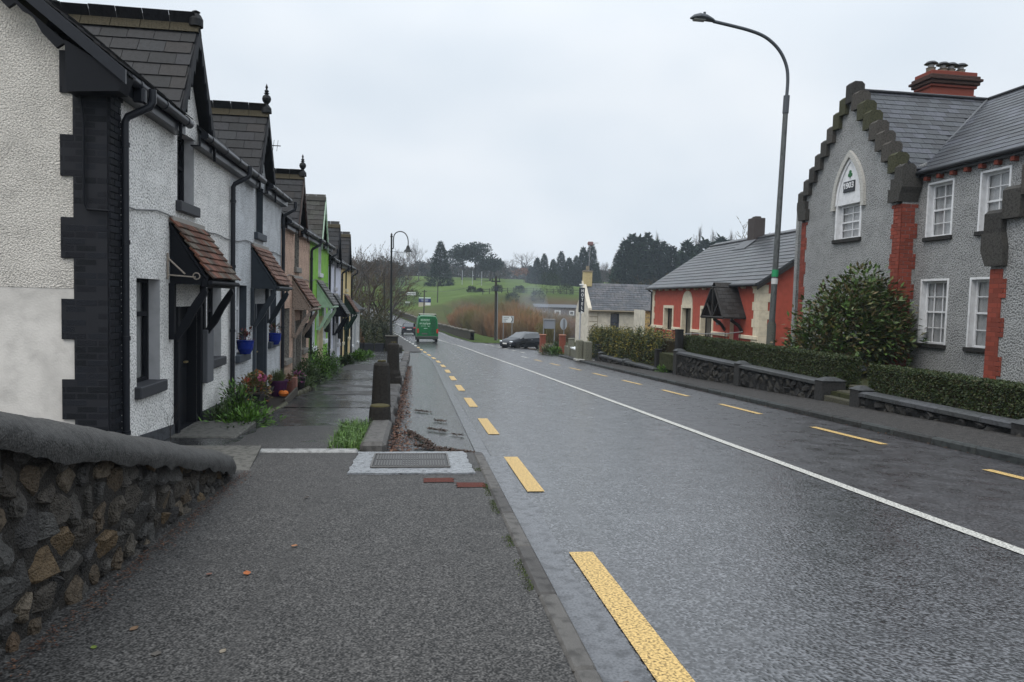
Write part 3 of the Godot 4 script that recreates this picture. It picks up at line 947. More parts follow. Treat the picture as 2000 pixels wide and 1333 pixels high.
func terrace_house(o: Dictionary):
	var F = -3.4
	var d0: float = o.d0
	var d1: float = o.d1
	var dy: float = o.dy
	var eave = 2.30 + dy
	var base = gy(d1) - 0.5
	var W = d1 - d0
	var U = Vector3(0, 0, -1)
	var N = Vector3.RIGHT
	var th = thing("terraced_house", o.label, "house", V(F, gy(d0), (d0 + d1) * 0.5), "terraced houses along the footpath")
	var wallm: Material = o.wall
	var trim: Material = o.trim
	var rev: Material = o.reveal
	var black: Material = o.black
	var sc = W / 4.85
	var ops = []
	var O = V(F, base, d0)
	var w1 = [0.48 * sc, 1.28 * sc, -1.19 + dy, 0.15 + dy]
	var w2 = [3.43 * sc, 4.28 * sc, -1.12 + dy, 0.10 + dy]
	var w3 = [1.97 * sc, 2.73 * sc, 1.28 + dy, 2.29 + dy]
	var dr = [1.93 * sc, 2.88 * sc, gy(d0 + 2.4) + 0.1, -0.22 + dy]
	for q in [w1, w2, w3, dr]: ops.append([q[0], q[2] - base, q[1], q[3] - base])
	var b = MB.new()
	var rb = []
	wall_open(b, rb, O, U, W, eave - base, N, ops, 0.2)
	part(th, "front_wall", b.mesh(), wallm)
	part(th, "door_reveal", rb.pop_back().mesh(), o.post)
	reveal_parts(th, rb, rev)
	bx(th, "inner_wall", V(F - 1.6, (eave + base) * 0.5 + 0.35, (d0 + d1) * 0.5), Vector3(0.06, eave - base + 0.7, W - 0.02), o.get("room", mt("room_plaster", Color(0.42, 0.39, 0.34), 0.9)), 0.0)
	bx(th, "party_wall", V(F - 0.82, (eave + base) * 0.5, d1 - 0.06), Vector3(1.5, eave - base, 0.08), mt("room_plaster", Color(0.42, 0.39, 0.34), 0.9), 0.0)
	bx(th, "floor", V(F - 0.82, gy(d1) + 0.12, (d0 + d1) * 0.5), Vector3(1.5, 0.05, W - 0.2), mt("room_boards", Color(0.16, 0.11, 0.07), 0.7), 0.0)
	bx(th, "upper_floor", V(F - 0.82, 0.9 + dy, (d0 + d1) * 0.5), Vector3(1.5, 0.2, W - 0.2), mt("room_plaster", Color(0.42, 0.39, 0.34), 0.9), 0.0)
	# plinth
	var pl = MB.new()
	var ybp = gy(d0) + 0.26 if o.get("plinth", true) else gy(d0) + 0.1
	pl.prism([V(F + 0.018, base, d0), V(F + 0.018, base, d0 + dr[0]), V(F + 0.018, gy(d0 + dr[0]) + 0.22, d0 + dr[0]), V(F + 0.018, ybp, d0)], Vector3(-0.017, 0, 0))
	part(th, "plinth", pl.mesh(), trim)
	pl = MB.new()
	pl.prism([V(F + 0.018, base, d0 + dr[1]), V(F + 0.018, base, d1), V(F + 0.018, gy(d1) + 0.3, d1), V(F + 0.018, gy(d0 + dr[1]) + 0.24, d0 + dr[1])], Vector3(-0.017, 0, 0))
	part(th, "plinth", pl.mesh(), trim)
	# windows, sills, door
	for q in [w1, w2, w3]:
		var oo = V(F, q[2], d0 + q[0])
		var bars = [[0.06, 0.66, 0.94, 0.66, 0.06]] if q != w3 else [[0.06, 0.55, 0.94, 0.55, 0.05]]
		window_in(th, oo, U, N, q[1] - q[0], q[3] - q[2], 0.17, o.frame, bars, o.blind)
		sill_under(th, oo, U, N, q[1] - q[0], 0.07, 0.15, 0.06, o.sill)
	var door = bx(th, "door", V(F - 0.17, (dr[2] + dr[3]) * 0.5, d0 + (dr[0] + dr[1]) * 0.5), Vector3(0.05, dr[3] - dr[2], dr[1] - dr[0]), o.door, 0.01)
	for k in 4:
		bx(door, "panel", V(F - 0.14, dr[2] + (0.55 if k < 2 else 1.3), d0 + lerp(float(dr[0]), float(dr[1]), 0.28 + 0.44 * (k % 2))), Vector3(0.02, 0.62, 0.3), o.door, 0.008)
	bx(door, "handle", V(F - 0.125, dr[2] + 0.95, d0 + dr[1] - 0.12), Vector3(0.05, 0.03, 0.1), mt("brass", Color(0.5, 0.4, 0.2), 0.35, {"met": 0.8}), 0.006)
	for k in 2:   # door posts standing a little proud of the wall
		bx(th, "door_post", V(F + 0.012, (dr[2] + dr[3]) * 0.5 - 0.02, d0 + (dr[0] - 0.055 if k == 0 else dr[1] + 0.055)), Vector3(0.1, dr[3] - dr[2] + 0.05, 0.105), o.post, 0.008)
	# canopy over the door
	var ca: float = d0 + 1.62 * sc
	var cb: float = d0 + 3.12 * sc
	var top = V(F + 0.01, 0.95 + dy, ca)
	var low = V(F + 0.52, 0.19 + dy, ca)
	var cl = cb - ca
	var cano = part(th, "canopy", canopy_deck(top, low, cl), o.canopy)
	var S = (top - low).normalized()
	if o.get("tiles", true):
		slates(th, "roof_tile", low + U * -0.02 + S * -0.03, U, S, cl + 0.04, (top - low).length(), 0.165, 0.118, o.tile, func(_u, _s): return true, int(d0 * 10), 0.022, 0.022)
	bx(th, "flashing", V(F + 0.03, 0.99 + dy, (ca + cb) * 0.5), Vector3(0.06, 0.1, cl * 0.98), o.get("flash", mt("flashing_mortar", Color(0.38, 0.36, 0.33), 0.85, {"tex": tx("fine"), "ts": 2.0})), 0.01)
	bx(cano, "front_beam", V(F + 0.47, 0.12 + dy, (ca + cb) * 0.5), Vector3(0.09, 0.11, cl), o.canopy, 0.01)
	tb(cano, "gutter", [V(F + 0.55, 0.13 + dy, ca - 0.02), V(F + 0.55, 0.13 + dy, cb + 0.02)], [0.034], o.canopy, 8)
	for k in 2:
		var dd: float = ca + 0.04 if k == 0 else cb - 0.04
		# triangular cheek
		pr(cano, "cheek", [V(F + 0.01, 0.10 + dy, dd - 0.02), V(F + 0.46, 0.10 + dy, dd - 0.02), V(F + 0.46, 0.2 + dy, dd - 0.02), V(F + 0.01, 0.88 + dy, dd - 0.02)], Vector3(0, 0, -0.035), o.canopy)
		bx(cano, "wall_post", V(F + 0.035, -0.28 + dy, dd), Vector3(0.075, 0.78, 0.1), o.canopy, 0.008)
		# curved bracket
		var pts = []
		for j in 9:
			var t = j / 8.0
			pts.append(V(F + 0.07 + 0.40 * t, -0.62 + dy + 0.70 * t + 0.05 * sin(t * PI), dd - 0.035))
		for j in 9:
			var t = 1.0 - j / 8.0
			pts.append(V(F + 0.07 + 0.40 * t + 0.035, -0.62 + dy + 0.70 * t - 0.085 - 0.03 * sin(t * PI) + 0.014 * sin(t * 4 * PI), dd - 0.035))
		pr(cano, "bracket", pts, Vector3(0, 0, -0.07), o.canopy)
	# main roof: a slab before and after the wall dormer, and one behind it
	var dc = d0 + 2.35 * sc
	var hw = 0.82
	var pitch = Vector3(-cos(0.68), sin(0.68), 0)
	var slm: Array = o.slate
	for q in [[d0 - (0.32 if o.has("gable") else 0.0), dc - hw * 0.62, -3.16], [dc - hw * 0.62, dc + hw * 0.62, -3.5], [dc + hw * 0.62, d1 + o.get("over", 0.0), -3.16]]:
		var e0 = V(q[2], eave + 0.02 + (-3.16 - q[2]) * tan(0.68), q[0])
		var l: float = (6.4 + q[2]) / cos(0.68)
		pr(th, "roof_slope", [e0, e0 + U * (q[1] - q[0]), e0 + U * (q[1] - q[0]) + pitch * l, e0 + pitch * l], Vector3(0, 0.05, 0), slm[0])
	if o.has("gable"):
		slates(th, "slate", V(-3.15, eave + 0.07, d0 - 0.34), U, pitch, dc - hw * 0.62 - d0 + 0.3, 2.2, 0.3, 0.21, slm, func(_u, _s): return true, 90, 0.012, 0.0)
	var bk = V(-6.4, eave + 0.02 + 3.34 * tan(0.68), d0)
	pr(th, "roof_back", [bk, bk + U * W, bk + U * W + Vector3(-3.3, -2.4, 0), bk + Vector3(-3.3, -2.4, 0)], Vector3(0, 0.05, 0), slm[0])
	# eaves
	for q in [[d0 - (0.3 if o.has("gable") else 0.0), dc - 0.5], [dc + 0.2, d1]]:
		bx(th, "fascia", V(F + 0.135, eave - 0.05, (q[0] + q[1]) * 0.5), Vector3(0.03, 0.16, q[1] - q[0]), black, 0.004)
		bx(th, "soffit", V(F + 0.06, eave - 0.12, (q[0] + q[1]) * 0.5), Vector3(0.118, 0.02, q[1] - q[0]), black, 0.004)
		var gut = tb(th, "gutter", [V(F + 0.205, eave + 0.035, q[0]), V(F + 0.205, eave + 0.03, q[1])], [0.06], black, 10)
		var k: float = q[0] + 0.25
		while k < q[1]:
			var rb2 = MB.new()
			rb2.tube([V(F + 0.205, eave + 0.033, k), V(F + 0.205, eave + 0.033, k + 0.05)], [0.068], 10)
			part(gut, "union", rb2.mesh(), black)
			k += 0.85
	# wall dormer
	var peak = 3.72 + dy
	var dk: float = o.get("dormer_up", 0.0)
	peak += dk
	pr(th, "dormer_wall", [V(F, eave, dc - 0.68), V(F, eave, dc + 0.68), V(F, eave + 0.18, dc + 0.68), V(F, peak - 0.12, dc), V(F, eave + 0.18, dc - 0.68)], Vector3(-0.2, 0, 0), wallm)
	for k in 2:
		bx(th, "dormer_cheek", V(-4.1, eave - 0.05, dc + (0.61 if k else -0.61)), Vector3(1.35, 0.5, 0.02), wallm, 0.0)
	var tipx = F + 0.17
	var back = 2.0
	var near_low = V(tipx, eave + 0.08, dc - hw)
	var far_low = V(tipx, eave + 0.08, dc + hw)
	var tip = V(tipx, peak + 0.1, dc)
	var bv = Vector3(-back, 0, 0)
	pr(th, "dormer_roof", [near_low, tip, tip + bv, near_low + bv], Vector3(0, -0.04, 0.03), slm[0])
	pr(th, "dormer_roof", [far_low, tip, tip + bv, far_low + bv], Vector3(0, -0.04, -0.03), slm[0])
	var SU = (tip - near_low).normalized()
	var L = (tip - near_low).length()
	var sw: float = o.get("slate_w", 0.36)
	# only where the dormer stands out of the main roof
	slates(th, "slate", near_low + bv, Vector3.RIGHT, SU, back, L, sw, o.get("slate_h", 0.225), slm, func(u, s): return (back - u) < 0.30 + s * SU.y / tan(0.68) + 0.2, int(d0 * 7) + 1, 0.012, 0.0)
	if d0 < 20:
		var SF = (tip - far_low).normalized()
		slates(th, "slate", far_low + bv, Vector3.RIGHT, SF, back, L, sw, 0.225, slm, func(u, s): return (back - u) < 0.30 + s * SF.y / tan(0.68) + 0.2, int(d0 * 7) + 2, 0.012, 0.0)
	# ridge tiles
	var nrt = 5
	for k in nrt:
		var x0 = tipx + 0.02 - back * k / nrt
		pr(th, "ridge_tile", [V(x0, peak + 0.02, dc - 0.1), V(x0, peak + 0.16, dc - 0.025), V(x0, peak + 0.175, dc), V(x0, peak + 0.16, dc + 0.025), V(x0, peak + 0.02, dc + 0.1)], Vector3(-back / nrt + 0.008, 0, 0), o.ridge)
	# bargeboards of the dormer
	var e = Vector3(-0.04, 0, 0)
	barge(th, near_low + Vector3(0.03, 0.0, 0), tip + Vector3(0.03, 0.0, 0), Vector3.DOWN, 0.2 * 1.6, e, o.barge, 7)
	barge(th, far_low + Vector3(0.03, 0.0, 0), tip + Vector3(0.03, 0.0, 0), Vector3.DOWN, 0.2 * 1.6, e, o.barge, 7)
	if o.get("finial", "") != "":
		var fb = MB.new()
		var fo = V(tipx - 0.03, peak + 0.12, dc)
		if o.finial == "ball": fb.lathe(fo, [[0.11, 0.0], [0.10, 0.1], [0.055, 0.16], [0.035, 0.19], [0.05, 0.2], [0.085, 0.25], [0.095, 0.3], [0.08, 0.35], [0.03, 0.39], [0.06, 0.41], [0.03, 0.43], [0.05, 0.46], [0.015, 0.5], [0.03, 0.54], [0.0, 0.62]], 10)
		else: fb.lathe(fo, [[0.1, 0.0], [0.1, 0.1], [0.07, 0.16], [0.04, 0.19], [0.06, 0.21], [0.0, 0.24]], 10)
		part(th, "finial", fb.mesh(), slm[0])
	# overhead cable clipped to the wall
	var cab = []
	for k in 15:
		var t = k / 14.0
		cab.append(V(F + 0.025, 0.98 + dy + 0.08 * pow(sin(t * PI * 1.0 + 0.4), 2.0) - 0.02 * sin(t * 21.0) - 0.02, d0 + 0.05 + (W - 0.1) * t))
	tb(th, "cable", cab, [0.011], mt("cable_grey", Color(0.2, 0.2, 0.2), 0.7), 5)
	downpipe(th, d1 - 0.03, eave + 0.03, gy(d1) - 0.05, black)
	return th
func canopy_deck(top: Vector3, low: Vector3, l: float) -> ArrayMesh:
	var b = MB.new()
	var U = Vector3(0, 0, -1)
	b.prism([low, low + U * l, top + U * l, top], Vector3(-0.02, -0.03, 0))
	return b.mesh()

func left_houses():
	var rc = {"tex": tx("pebblec"), "ts": 0.46, "h": tx("pebble"), "hs": 1.5, "det": tx("coarse"), "dts": 0.3}
	var white = mt("roughcast_white", Color(0.86, 0.845, 0.82), 0.9, rc)
	var pale = mt("roughcast_pale", Color(0.66, 0.68, 0.70), 0.9, rc)
	var peach = mt("roughcast_peach", Color(0.72, 0.50, 0.385), 0.9, {"tex": tx("pebblec"), "ts": 0.42, "h": tx("pebble"), "hs": 1.6, "det": tx("blotch"), "dtv": Vector3(1.2, 0.25, 1.2)})
	var green = mt("render_green", Color(0.25, 0.52, 0.075), 0.75, {"tex": tx("coarse"), "ts": 0.4})
	var lav = mt("render_lavender", Color(0.68, 0.69, 0.78), 0.8, {"tex": tx("coarse"), "ts": 0.4, "h": tx("pebble"), "hs": 0.4})
	var yel = mt("render_yellow", Color(0.72, 0.56, 0.28), 0.8, {"tex": tx("coarse"), "ts": 0.4})
	var black = mt("gloss_black", Color(0.018, 0.020, 0.026), 0.32, {"tex": tx("coarse"), "ts": 2.0})
	var blackm = mt("paint_black", Color(0.014, 0.0155, 0.02), 0.6, {"spec": 0.25, "tex": tx("fine"), "ts": 2.0})
	var grey = mt("paint_grey", Color(0.055, 0.066, 0.082), 0.55, {"tex": tx("coarse"), "ts": 1.0})
	var dgrey = mt("sill_grey", Color(0.058, 0.06, 0.068), 0.6, {"tex": tx("fine"), "ts": 3.0})
	var plg = mt("plinth_grey", Color(0.085, 0.09, 0.10), 0.7, {"tex": tx("fine"), "ts": 1.0, "det": tx("moss"), "dts": 0.8})
	var whi = mt("paint_white", Color(0.70, 0.71, 0.72), 0.6, {"tex": tx("coarse"), "ts": 0.7})
	var lgr = mt("paint_light_grey", Color(0.48, 0.48, 0.49), 0.6, {"tex": tx("coarse"), "ts": 0.7})
	var worn = mt("paint_worn", Color(0.30, 0.28, 0.25), 0.8, {"tex": tx("blotch"), "ts": 1.6, "det": tx("moss"), "dtv": Vector3(3, 0.6, 3)})
	var mint = mt("paint_mint", Color(0.45, 0.60, 0.46), 0.6, {"tex": tx("coarse"), "ts": 0.8})
	var dgreen = mt("paint_dark_green", Color(0.012, 0.035, 0.026), 0.5, {"tex": tx("coarse"), "ts": 0.8})
	var cream = mt("paint_cream", Color(0.62, 0.55, 0.38), 0.65, {"tex": tx("coarse"), "ts": 0.8})
	var blind = mt("blind_grey", Color(0.30, 0.31, 0.30), 0.9, {"tex": tx("fine"), "tv": Vector3(0.4, 6.0, 0.4)})
	var dark = null
	var so = {"tex": tx("fine"), "ts": 2.2, "h": tx("rough"), "hs": 0.25, "det": tx("moss"), "dts": 1.3}
	var slate = tones("slate", Color(0.026, 0.0275, 0.032), 0.6, so, 5, 0.28)
	slate.append(mt("slate_brown", Color(0.032, 0.029, 0.029), 0.6, so))
	var oldslate = tones("old_slate", Color(0.075, 0.072, 0.066), 0.7, so, 4, 0.25)
	var ridge = mt("ridge_lichen", Color(0.085, 0.072, 0.045), 0.85, {"tex": tx("fine"), "ts": 3.0, "h": tx("rough"), "hs": 0.6, "det": tx("blotch"), "dts": 2.5})
	var to = {"tex": tx("fine"), "ts": 5.0, "h": tx("rough"), "hs": 0.3, "det": tx("blotch"), "dts": 4.0}
	var tile = tones("clay_tile", Color(0.22, 0.098, 0.062), 0.8, to, 4, 0.3)
	tile.append(mt("tile_lichen", Color(0.20, 0.165, 0.13), 0.85, to))
	tile.append(mt("tile_lichen2", Color(0.13, 0.085, 0.065), 0.85, to))
	var tile2 = tones("clay_tile_pale", Color(0.25, 0.145, 0.11), 0.8, to, 4, 0.3)
	var h1 = terrace_house({"d0": 8.75, "d1": 13.6, "dy": 0.0, "label": "white roughcast terraced house with black brick quoins, nearest of the row", "wall": white, "trim": plg, "reveal": lgr, "black": black, "frame": blackm, "sill": dgrey, "door": blackm, "post": blackm, "canopy": blackm, "tile": tile, "slate": slate, "ridge": ridge, "barge": blackm, "blind": blind, "finial": "stub", "gable": true})
	terrace_house({"d0": 13.6, "d1": 18.5, "dy": 0.0, "label": "pale grey roughcast terraced house with blue pots on its sills", "wall": pale, "trim": grey, "reveal": grey, "black": black, "frame": whi, "sill": grey, "door": grey, "post": grey, "canopy": mt("paint_slate_blue", Color(0.034, 0.042, 0.052), 0.5, {"tex": tx("coarse"), "ts": 1.0}), "tile": tile2, "slate": slate, "ridge": ridge, "barge": blackm, "blind": dark, "finial": "ball"})
	terrace_house({"d0": 18.5, "d1": 23.3, "dy": -0.52, "label": "peach terraced house with stained walls and worn timber canopy", "wall": peach, "trim": worn, "reveal": worn, "black": black, "frame": worn, "sill": worn, "door": mt("bare_wood", Color(0.22, 0.19, 0.16), 0.8, {"tex": tx("blotch"), "ts": 1.0}), "post": worn, "canopy": mt("timber_worn", Color(0.36, 0.29, 0.24), 0.8, {"tex": tx("blotch"), "ts": 2.0}), "tile": tile2, "slate": slate, "ridge": ridge, "barge": mt("barge_brown", Color(0.035, 0.02, 0.016), 0.6), "blind": mt("curtain_beige", Color(0.35, 0.32, 0.27), 0.9), "finial": "ball"})
	terrace_house({"d0": 23.3, "d1": 28.1, "dy": -0.52, "label": "bright green terraced house with white window surrounds", "wall": green, "trim": green, "reveal": whi, "black": black, "frame": whi, "sill": whi, "door": cream, "post": cream, "canopy": mint, "tiles": true, "tile": tones("pale_slate_tile", Color(0.17, 0.17, 0.16), 0.6, to, 3, 0.2), "slate": oldslate, "ridge": oldslate[0], "barge": mint, "blind": dark, "slate_h": 0.2, "slate_w": 0.28, "dormer_up": 0.05})
	terrace_house({"d0": 28.1, "d1": 32.6, "dy": -0.95, "label": "pale lavender terraced house with a black porch, between the green and yellow ones", "wall": lav, "trim": lgr, "reveal": lgr, "black": black, "frame": whi, "sill": lgr, "door": whi, "post": lgr, "canopy": blackm, "tile": tones("dark_tile", Color(0.09, 0.09, 0.09), 0.6, to, 3, 0.2), "slate": slate, "ridge": ridge, "barge": blackm, "blind": dark})
	var hl = terrace_house({"d0": 32.6, "d1": 37.4, "dy": -0.95, "label": "yellow terraced house with a dark green porch, last tall one of the row", "wall": yel, "trim": plg, "reveal": dgreen, "black": black, "frame": whi, "sill": cream, "door": dgreen, "post": dgreen, "canopy": dgreen, "tile": tile2, "slate": slate, "ridge": ridge, "barge": blackm, "blind": dark, "over": 0.3})
	pr(hl, "gable_wall", [V(-3.42, gy(37.4) - 0.5, 37.38), V(-9.6, gy(37.4) - 0.5, 37.38), V(-9.6, 1.3, 37.38), V(-6.4, 3.7, 37.38), V(-3.42, 1.35, 37.38)], Vector3(0, 0, 0.2), yel)
	gable_side(h1, white, black, blackm, slate)
	# window surrounds of the green house
	# small low house at the end of the row
	var hs = thing("cottage", "low whitewashed cottage with a slate roof at the end of the terrace", "cottage", V(-3.4, gy(40), 40.4))
	var b = MB.new()
	var rb = []
	wall_open(b, rb, V(-3.4, gy(44) - 0.4, 37.42), Vector3(0, 0, -1), 6.2, 3.1, Vector3.RIGHT, [[0.8, 1.3, 1.6, 2.5], [2.4, 0.5, 3.3, 2.5], [4.2, 1.3, 5.0, 2.5]], 0.2)
	part(hs, "front_wall", b.mesh(), mt("whitewash", Color(0.5, 0.5, 0.48), 0.85, {"tex": tx("blotch"), "ts": 0.8}))
	reveal_parts(hs, rb, whi)
	var e0 = V(-3.2, gy(44) + 2.7, 37.4)
	var U = Vector3(0, 0, -1)
	pr(hs, "roof", [e0, e0 + U * 6.4, e0 + U * 6.4 + Vector3(-2.2, 1.75, 0), e0 + Vector3(-2.2, 1.75, 0)], Vector3(0, 0.05, 0), slate[1])
	pr(hs, "gable_wall", [V(-3.4, gy(44) - 0.4, 43.6), V(-7.4, gy(44) - 0.4, 43.6), V(-7.4, gy(44) + 2.6, 43.6), V(-5.4, gy(44) + 4.3, 43.6), V(-3.4, gy(44) + 2.6, 43.6)], Vector3(0, 0, 0.2), whi)
	var spp = (Vector3(-2.2, 1.75, 0)).normalized()
	slates(hs, "slate", e0 + Vector3(0, 0.05, 0), U, spp, 6.4, 2.8, 0.4, 0.3, slate, func(_u, _s): return true, 8)
	for q in [0.8, 4.2]:
		window_in(hs, V(-3.4, gy(44) + 0.9, 37.42 + q), U, Vector3.RIGHT, 0.8, 1.2, 0.15, whi, [[0.06, 0.5, 0.94, 0.5, 0.05]], dark)
		sill_under(hs, V(-3.4, gy(44) + 0.9, 37.42 + q), U, Vector3.RIGHT, 0.8, 0.06, 0.13, 0.06, whi)
	bx(hs, "door", V(-3.55, gy(44) + 1.1, 40.27), Vector3(0.05, 2.0, 0.9), grey, 0.01)
	tb(hs, "chimney_pot", [V(-5.4, gy(44) + 4.3, 43.0), V(-5.4, gy(44) + 5.1, 43.0), V(-5.4, gy(44) + 5.12, 43.0)], [0.16, 0.13, 0.17], black, 10)
	# television aerials
	for q in [[-4.4, 4.3, 21.3, "television aerial on the peach house chimney side, the nearer of two"], [-4.6, 4.0, 25.0, "television aerial on a tall pole above the green house"]]:
		var at = thing("aerial", q[3], "aerial", V(q[0], q[1] - 2.0, q[2]), "roof aerials")
		tb(at, "mast", [V(q[0], q[1] - 2.6, q[2]), V(q[0], q[1], q[2])], [0.02], blackm, 6)
		tb(at, "boom", [V(q[0] - 0.35, q[1] - 0.08, q[2]), V(q[0] + 0.45, q[1] - 0.08, q[2])], [0.014], blackm, 5)
		for k in 7:
			tb(at, "element", [V(q[0] - 0.3 + 0.11 * k, q[1] - 0.25, q[2] - 0.1), V(q[0] - 0.3 + 0.11 * k, q[1] + 0.1, q[2] + 0.1)], [0.006], blackm, 4)

func gable_side(h1: Node3D, white: Material, black: Material, blackm: Material, slate: Array):
	var D = 8.45
	var side = mt("side_roughcast", Color(0.80, 0.755, 0.69), 0.9, {"tex": tx("fine"), "h": tx("pebble"), "ts": 0.75, "hs": 1.4, "det": tx("coarse"), "dts": 0.35})
	var smooth = mt("side_render", Color(0.73, 0.695, 0.65), 0.85, {"tex": tx("coarse"), "ts": 0.6, "h": tx("pebble"), "hs": 0.15, "det": tx("coarse"), "dts": 0.17})
	# the gable wall in two finishes; the smooth band is a few millimetres thinner
	pr(h1, "side_wall", [V(-3.42, 0.0, D), V(-9.6, 0.0, D), V(-9.6, 2.25, D), V(-6.4, 4.7, D), V(-3.42, 2.3, D)], Vector3(0, 0, -0.25), side)
	pr(h1, "side_wall_render", [V(-3.42, -2.6, D + 0.004), V(-9.6, -2.6, D + 0.004), V(-9.6, 0.0, D + 0.004), V(-3.42, 0.0, D + 0.004)], Vector3(0, 0, -0.25), smooth)
	# painted brick quoins: blocks of six courses, in and out
	var ms = tones("black_brick", Color(0.016, 0.0175, 0.023), 0.6, {"spec": 0.25, "tex": tx("fine"), "ts": 5.0, "h": tx("rough"), "hs": 0.35}, 3, 0.2)
	var joint = mt("black_joint", Color(0.014, 0.015, 0.019), 0.7)
	var rows = 62
	var y0 = -2.35
	var bh = 0.0745
	bx(h1, "quoin_bed", V(-3.579, y0 + rows * bh * 0.5, D - 0.006), Vector3(0.35, rows * bh, 0.03), joint, 0.0)
	for k in range(0, 11, 2): bx(h1, "quoin_bed", V(-3.82, y0 + (k * 6 + 3) * bh, D - 0.006), Vector3(0.13, 6 * bh, 0.03), joint, 0.0)
	bx(h1, "quoin_bed", V(-3.402, y0 + rows * bh * 0.5, D + 0.14), Vector3(0.03, rows * bh, 0.3), joint, 0.0)
	bricks(h1, V(-3.40, y0, D), Vector3(-1, 0, 0), Vector3(0, 0, 1), rows, func(i): return [0.0, 0.49 if (i / 6) % 2 == 0 else 0.355], 0.225, bh, ms, 5, 0.022)
	bricks(h1, V(-3.40, y0, D - 0.02), Vector3(0, 0, -1), Vector3(1, 0, 0), rows, func(i): return [0.0, 0.36 if (i / 6) % 2 == 0 else 0.3], 0.225, bh, ms, 6, 0.03)
	# verge: boards following the roof edge, notched below
	var a = V(-3.12, 2.29, D - 0.26)
	var c = V(-6.4, 2.29 + 3.28 * tan(0.68), D - 0.26)
	pr(h1, "verge_fascia", [a + Vector3(0, 0.05, 0), c + Vector3(0, 0.05, 0), c + Vector3(0, -0.1, 0), a + Vector3(0, -0.1, 0)], Vector3(0, 0, -0.03), black)
	var pts = [a + Vector3(-0.1, -0.12, -0.05), c + Vector3(0, -0.12, -0.05)]
	for k in range(7, 0, -1):
		var t1 = k / 7.0
		var t0 = (k - 1) / 7.0
		var p1 = a.lerp(c, t1) + Vector3(0, 0, -0.05)
		var p0 = a.lerp(c, t0) + Vector3(0, 0, -0.05)
		var m = p0.lerp(p1, 0.5)
		pts.append(p1 + Vector3(0, -0.2, 0)); pts.append(p1.lerp(p0, 0.2) + Vector3(0, -0.30, 0)); pts.append(m + Vector3(0, -0.33, 0)); pts.append(m.lerp(p0, 0.3) + Vector3(0, -0.22, 0)); pts.append(m.lerp(p0, 0.6) + Vector3(0, -0.24, 0))
	pr(h1, "verge_board", pts, Vector3(0, 0, -0.04), blackm)
	pr(h1, "verge_soffit", [a + Vector3(0, 0.02, -0.09), c + Vector3(0, 0.02, -0.09), c + Vector3(0, 0.02, -0.28), a + Vector3(0, 0.02, -0.28)], Vector3(0, 0.02, 0), blackm)
	# boxed end of the eaves
	pr(h1, "eaves_box", [V(-3.14, 2.3, D - 0.22), V(-3.2, 2.12, D - 0.22), V(-3.72, 2.08, D - 0.22), V(-3.74, 2.62, D - 0.22), V(-3.45, 2.45, D - 0.22)], Vector3(0, 0, -0.24), blackm)
	# cables down the quoin
	tb(h1, "wall_cable", [V(-3.72, 2.3, D - 0.05), V(-3.66, 2.1, D - 0.05), V(-3.63, 1.8, D - 0.05), V(-3.635, 0.95, D - 0.05), V(-3.60, 0.87, D - 0.05), V(-3.38, 0.86, D - 0.05)], [0.014], blackm, 6)
	downpipe(h1, D + 0.3, 2.33, gy(9) - 0.05, black)
	bx(h1, "hopper", V(-3.19, 2.22, D + 0.33), Vector3(0.12, 0.18, 0.13), black, 0.02)
	# meter box, basket bracket
	bx(h1, "meter_box", V(-3.34, -1.02, 11.93), Vector3(0.14, 0.85, 0.34), mt("meter_grey", Color(0.11, 0.115, 0.125), 0.6), 0.012)
	var br = mt("rusty_white", Color(0.42, 0.36, 0.30), 0.7, {"tex": tx("blotch"), "ts": 6.0})
	var k = tb(h1, "basket_bracket", [V(-3.38, 0.52, 10.28), V(-3.38, 0.16, 10.28)], [0.012], br, 6)
	tb(k, "arm", [V(-3.38, 0.22, 10.28), V(-3.02, 0.2, 10.28)], [0.01], br, 6)
	tb(k, "stay", [V(-3.38, 0.45, 10.28), V(-3.16, 0.24, 10.28)], [0.012], br, 6)
	var sc = []
	for j in 12: sc.append(V(-3.01 + 0.045 * cos(j * 0.6), 0.215 + 0.045 * sin(j * 0.6), 10.28))
	tb(k, "scroll", sc, [0.008], br, 5)

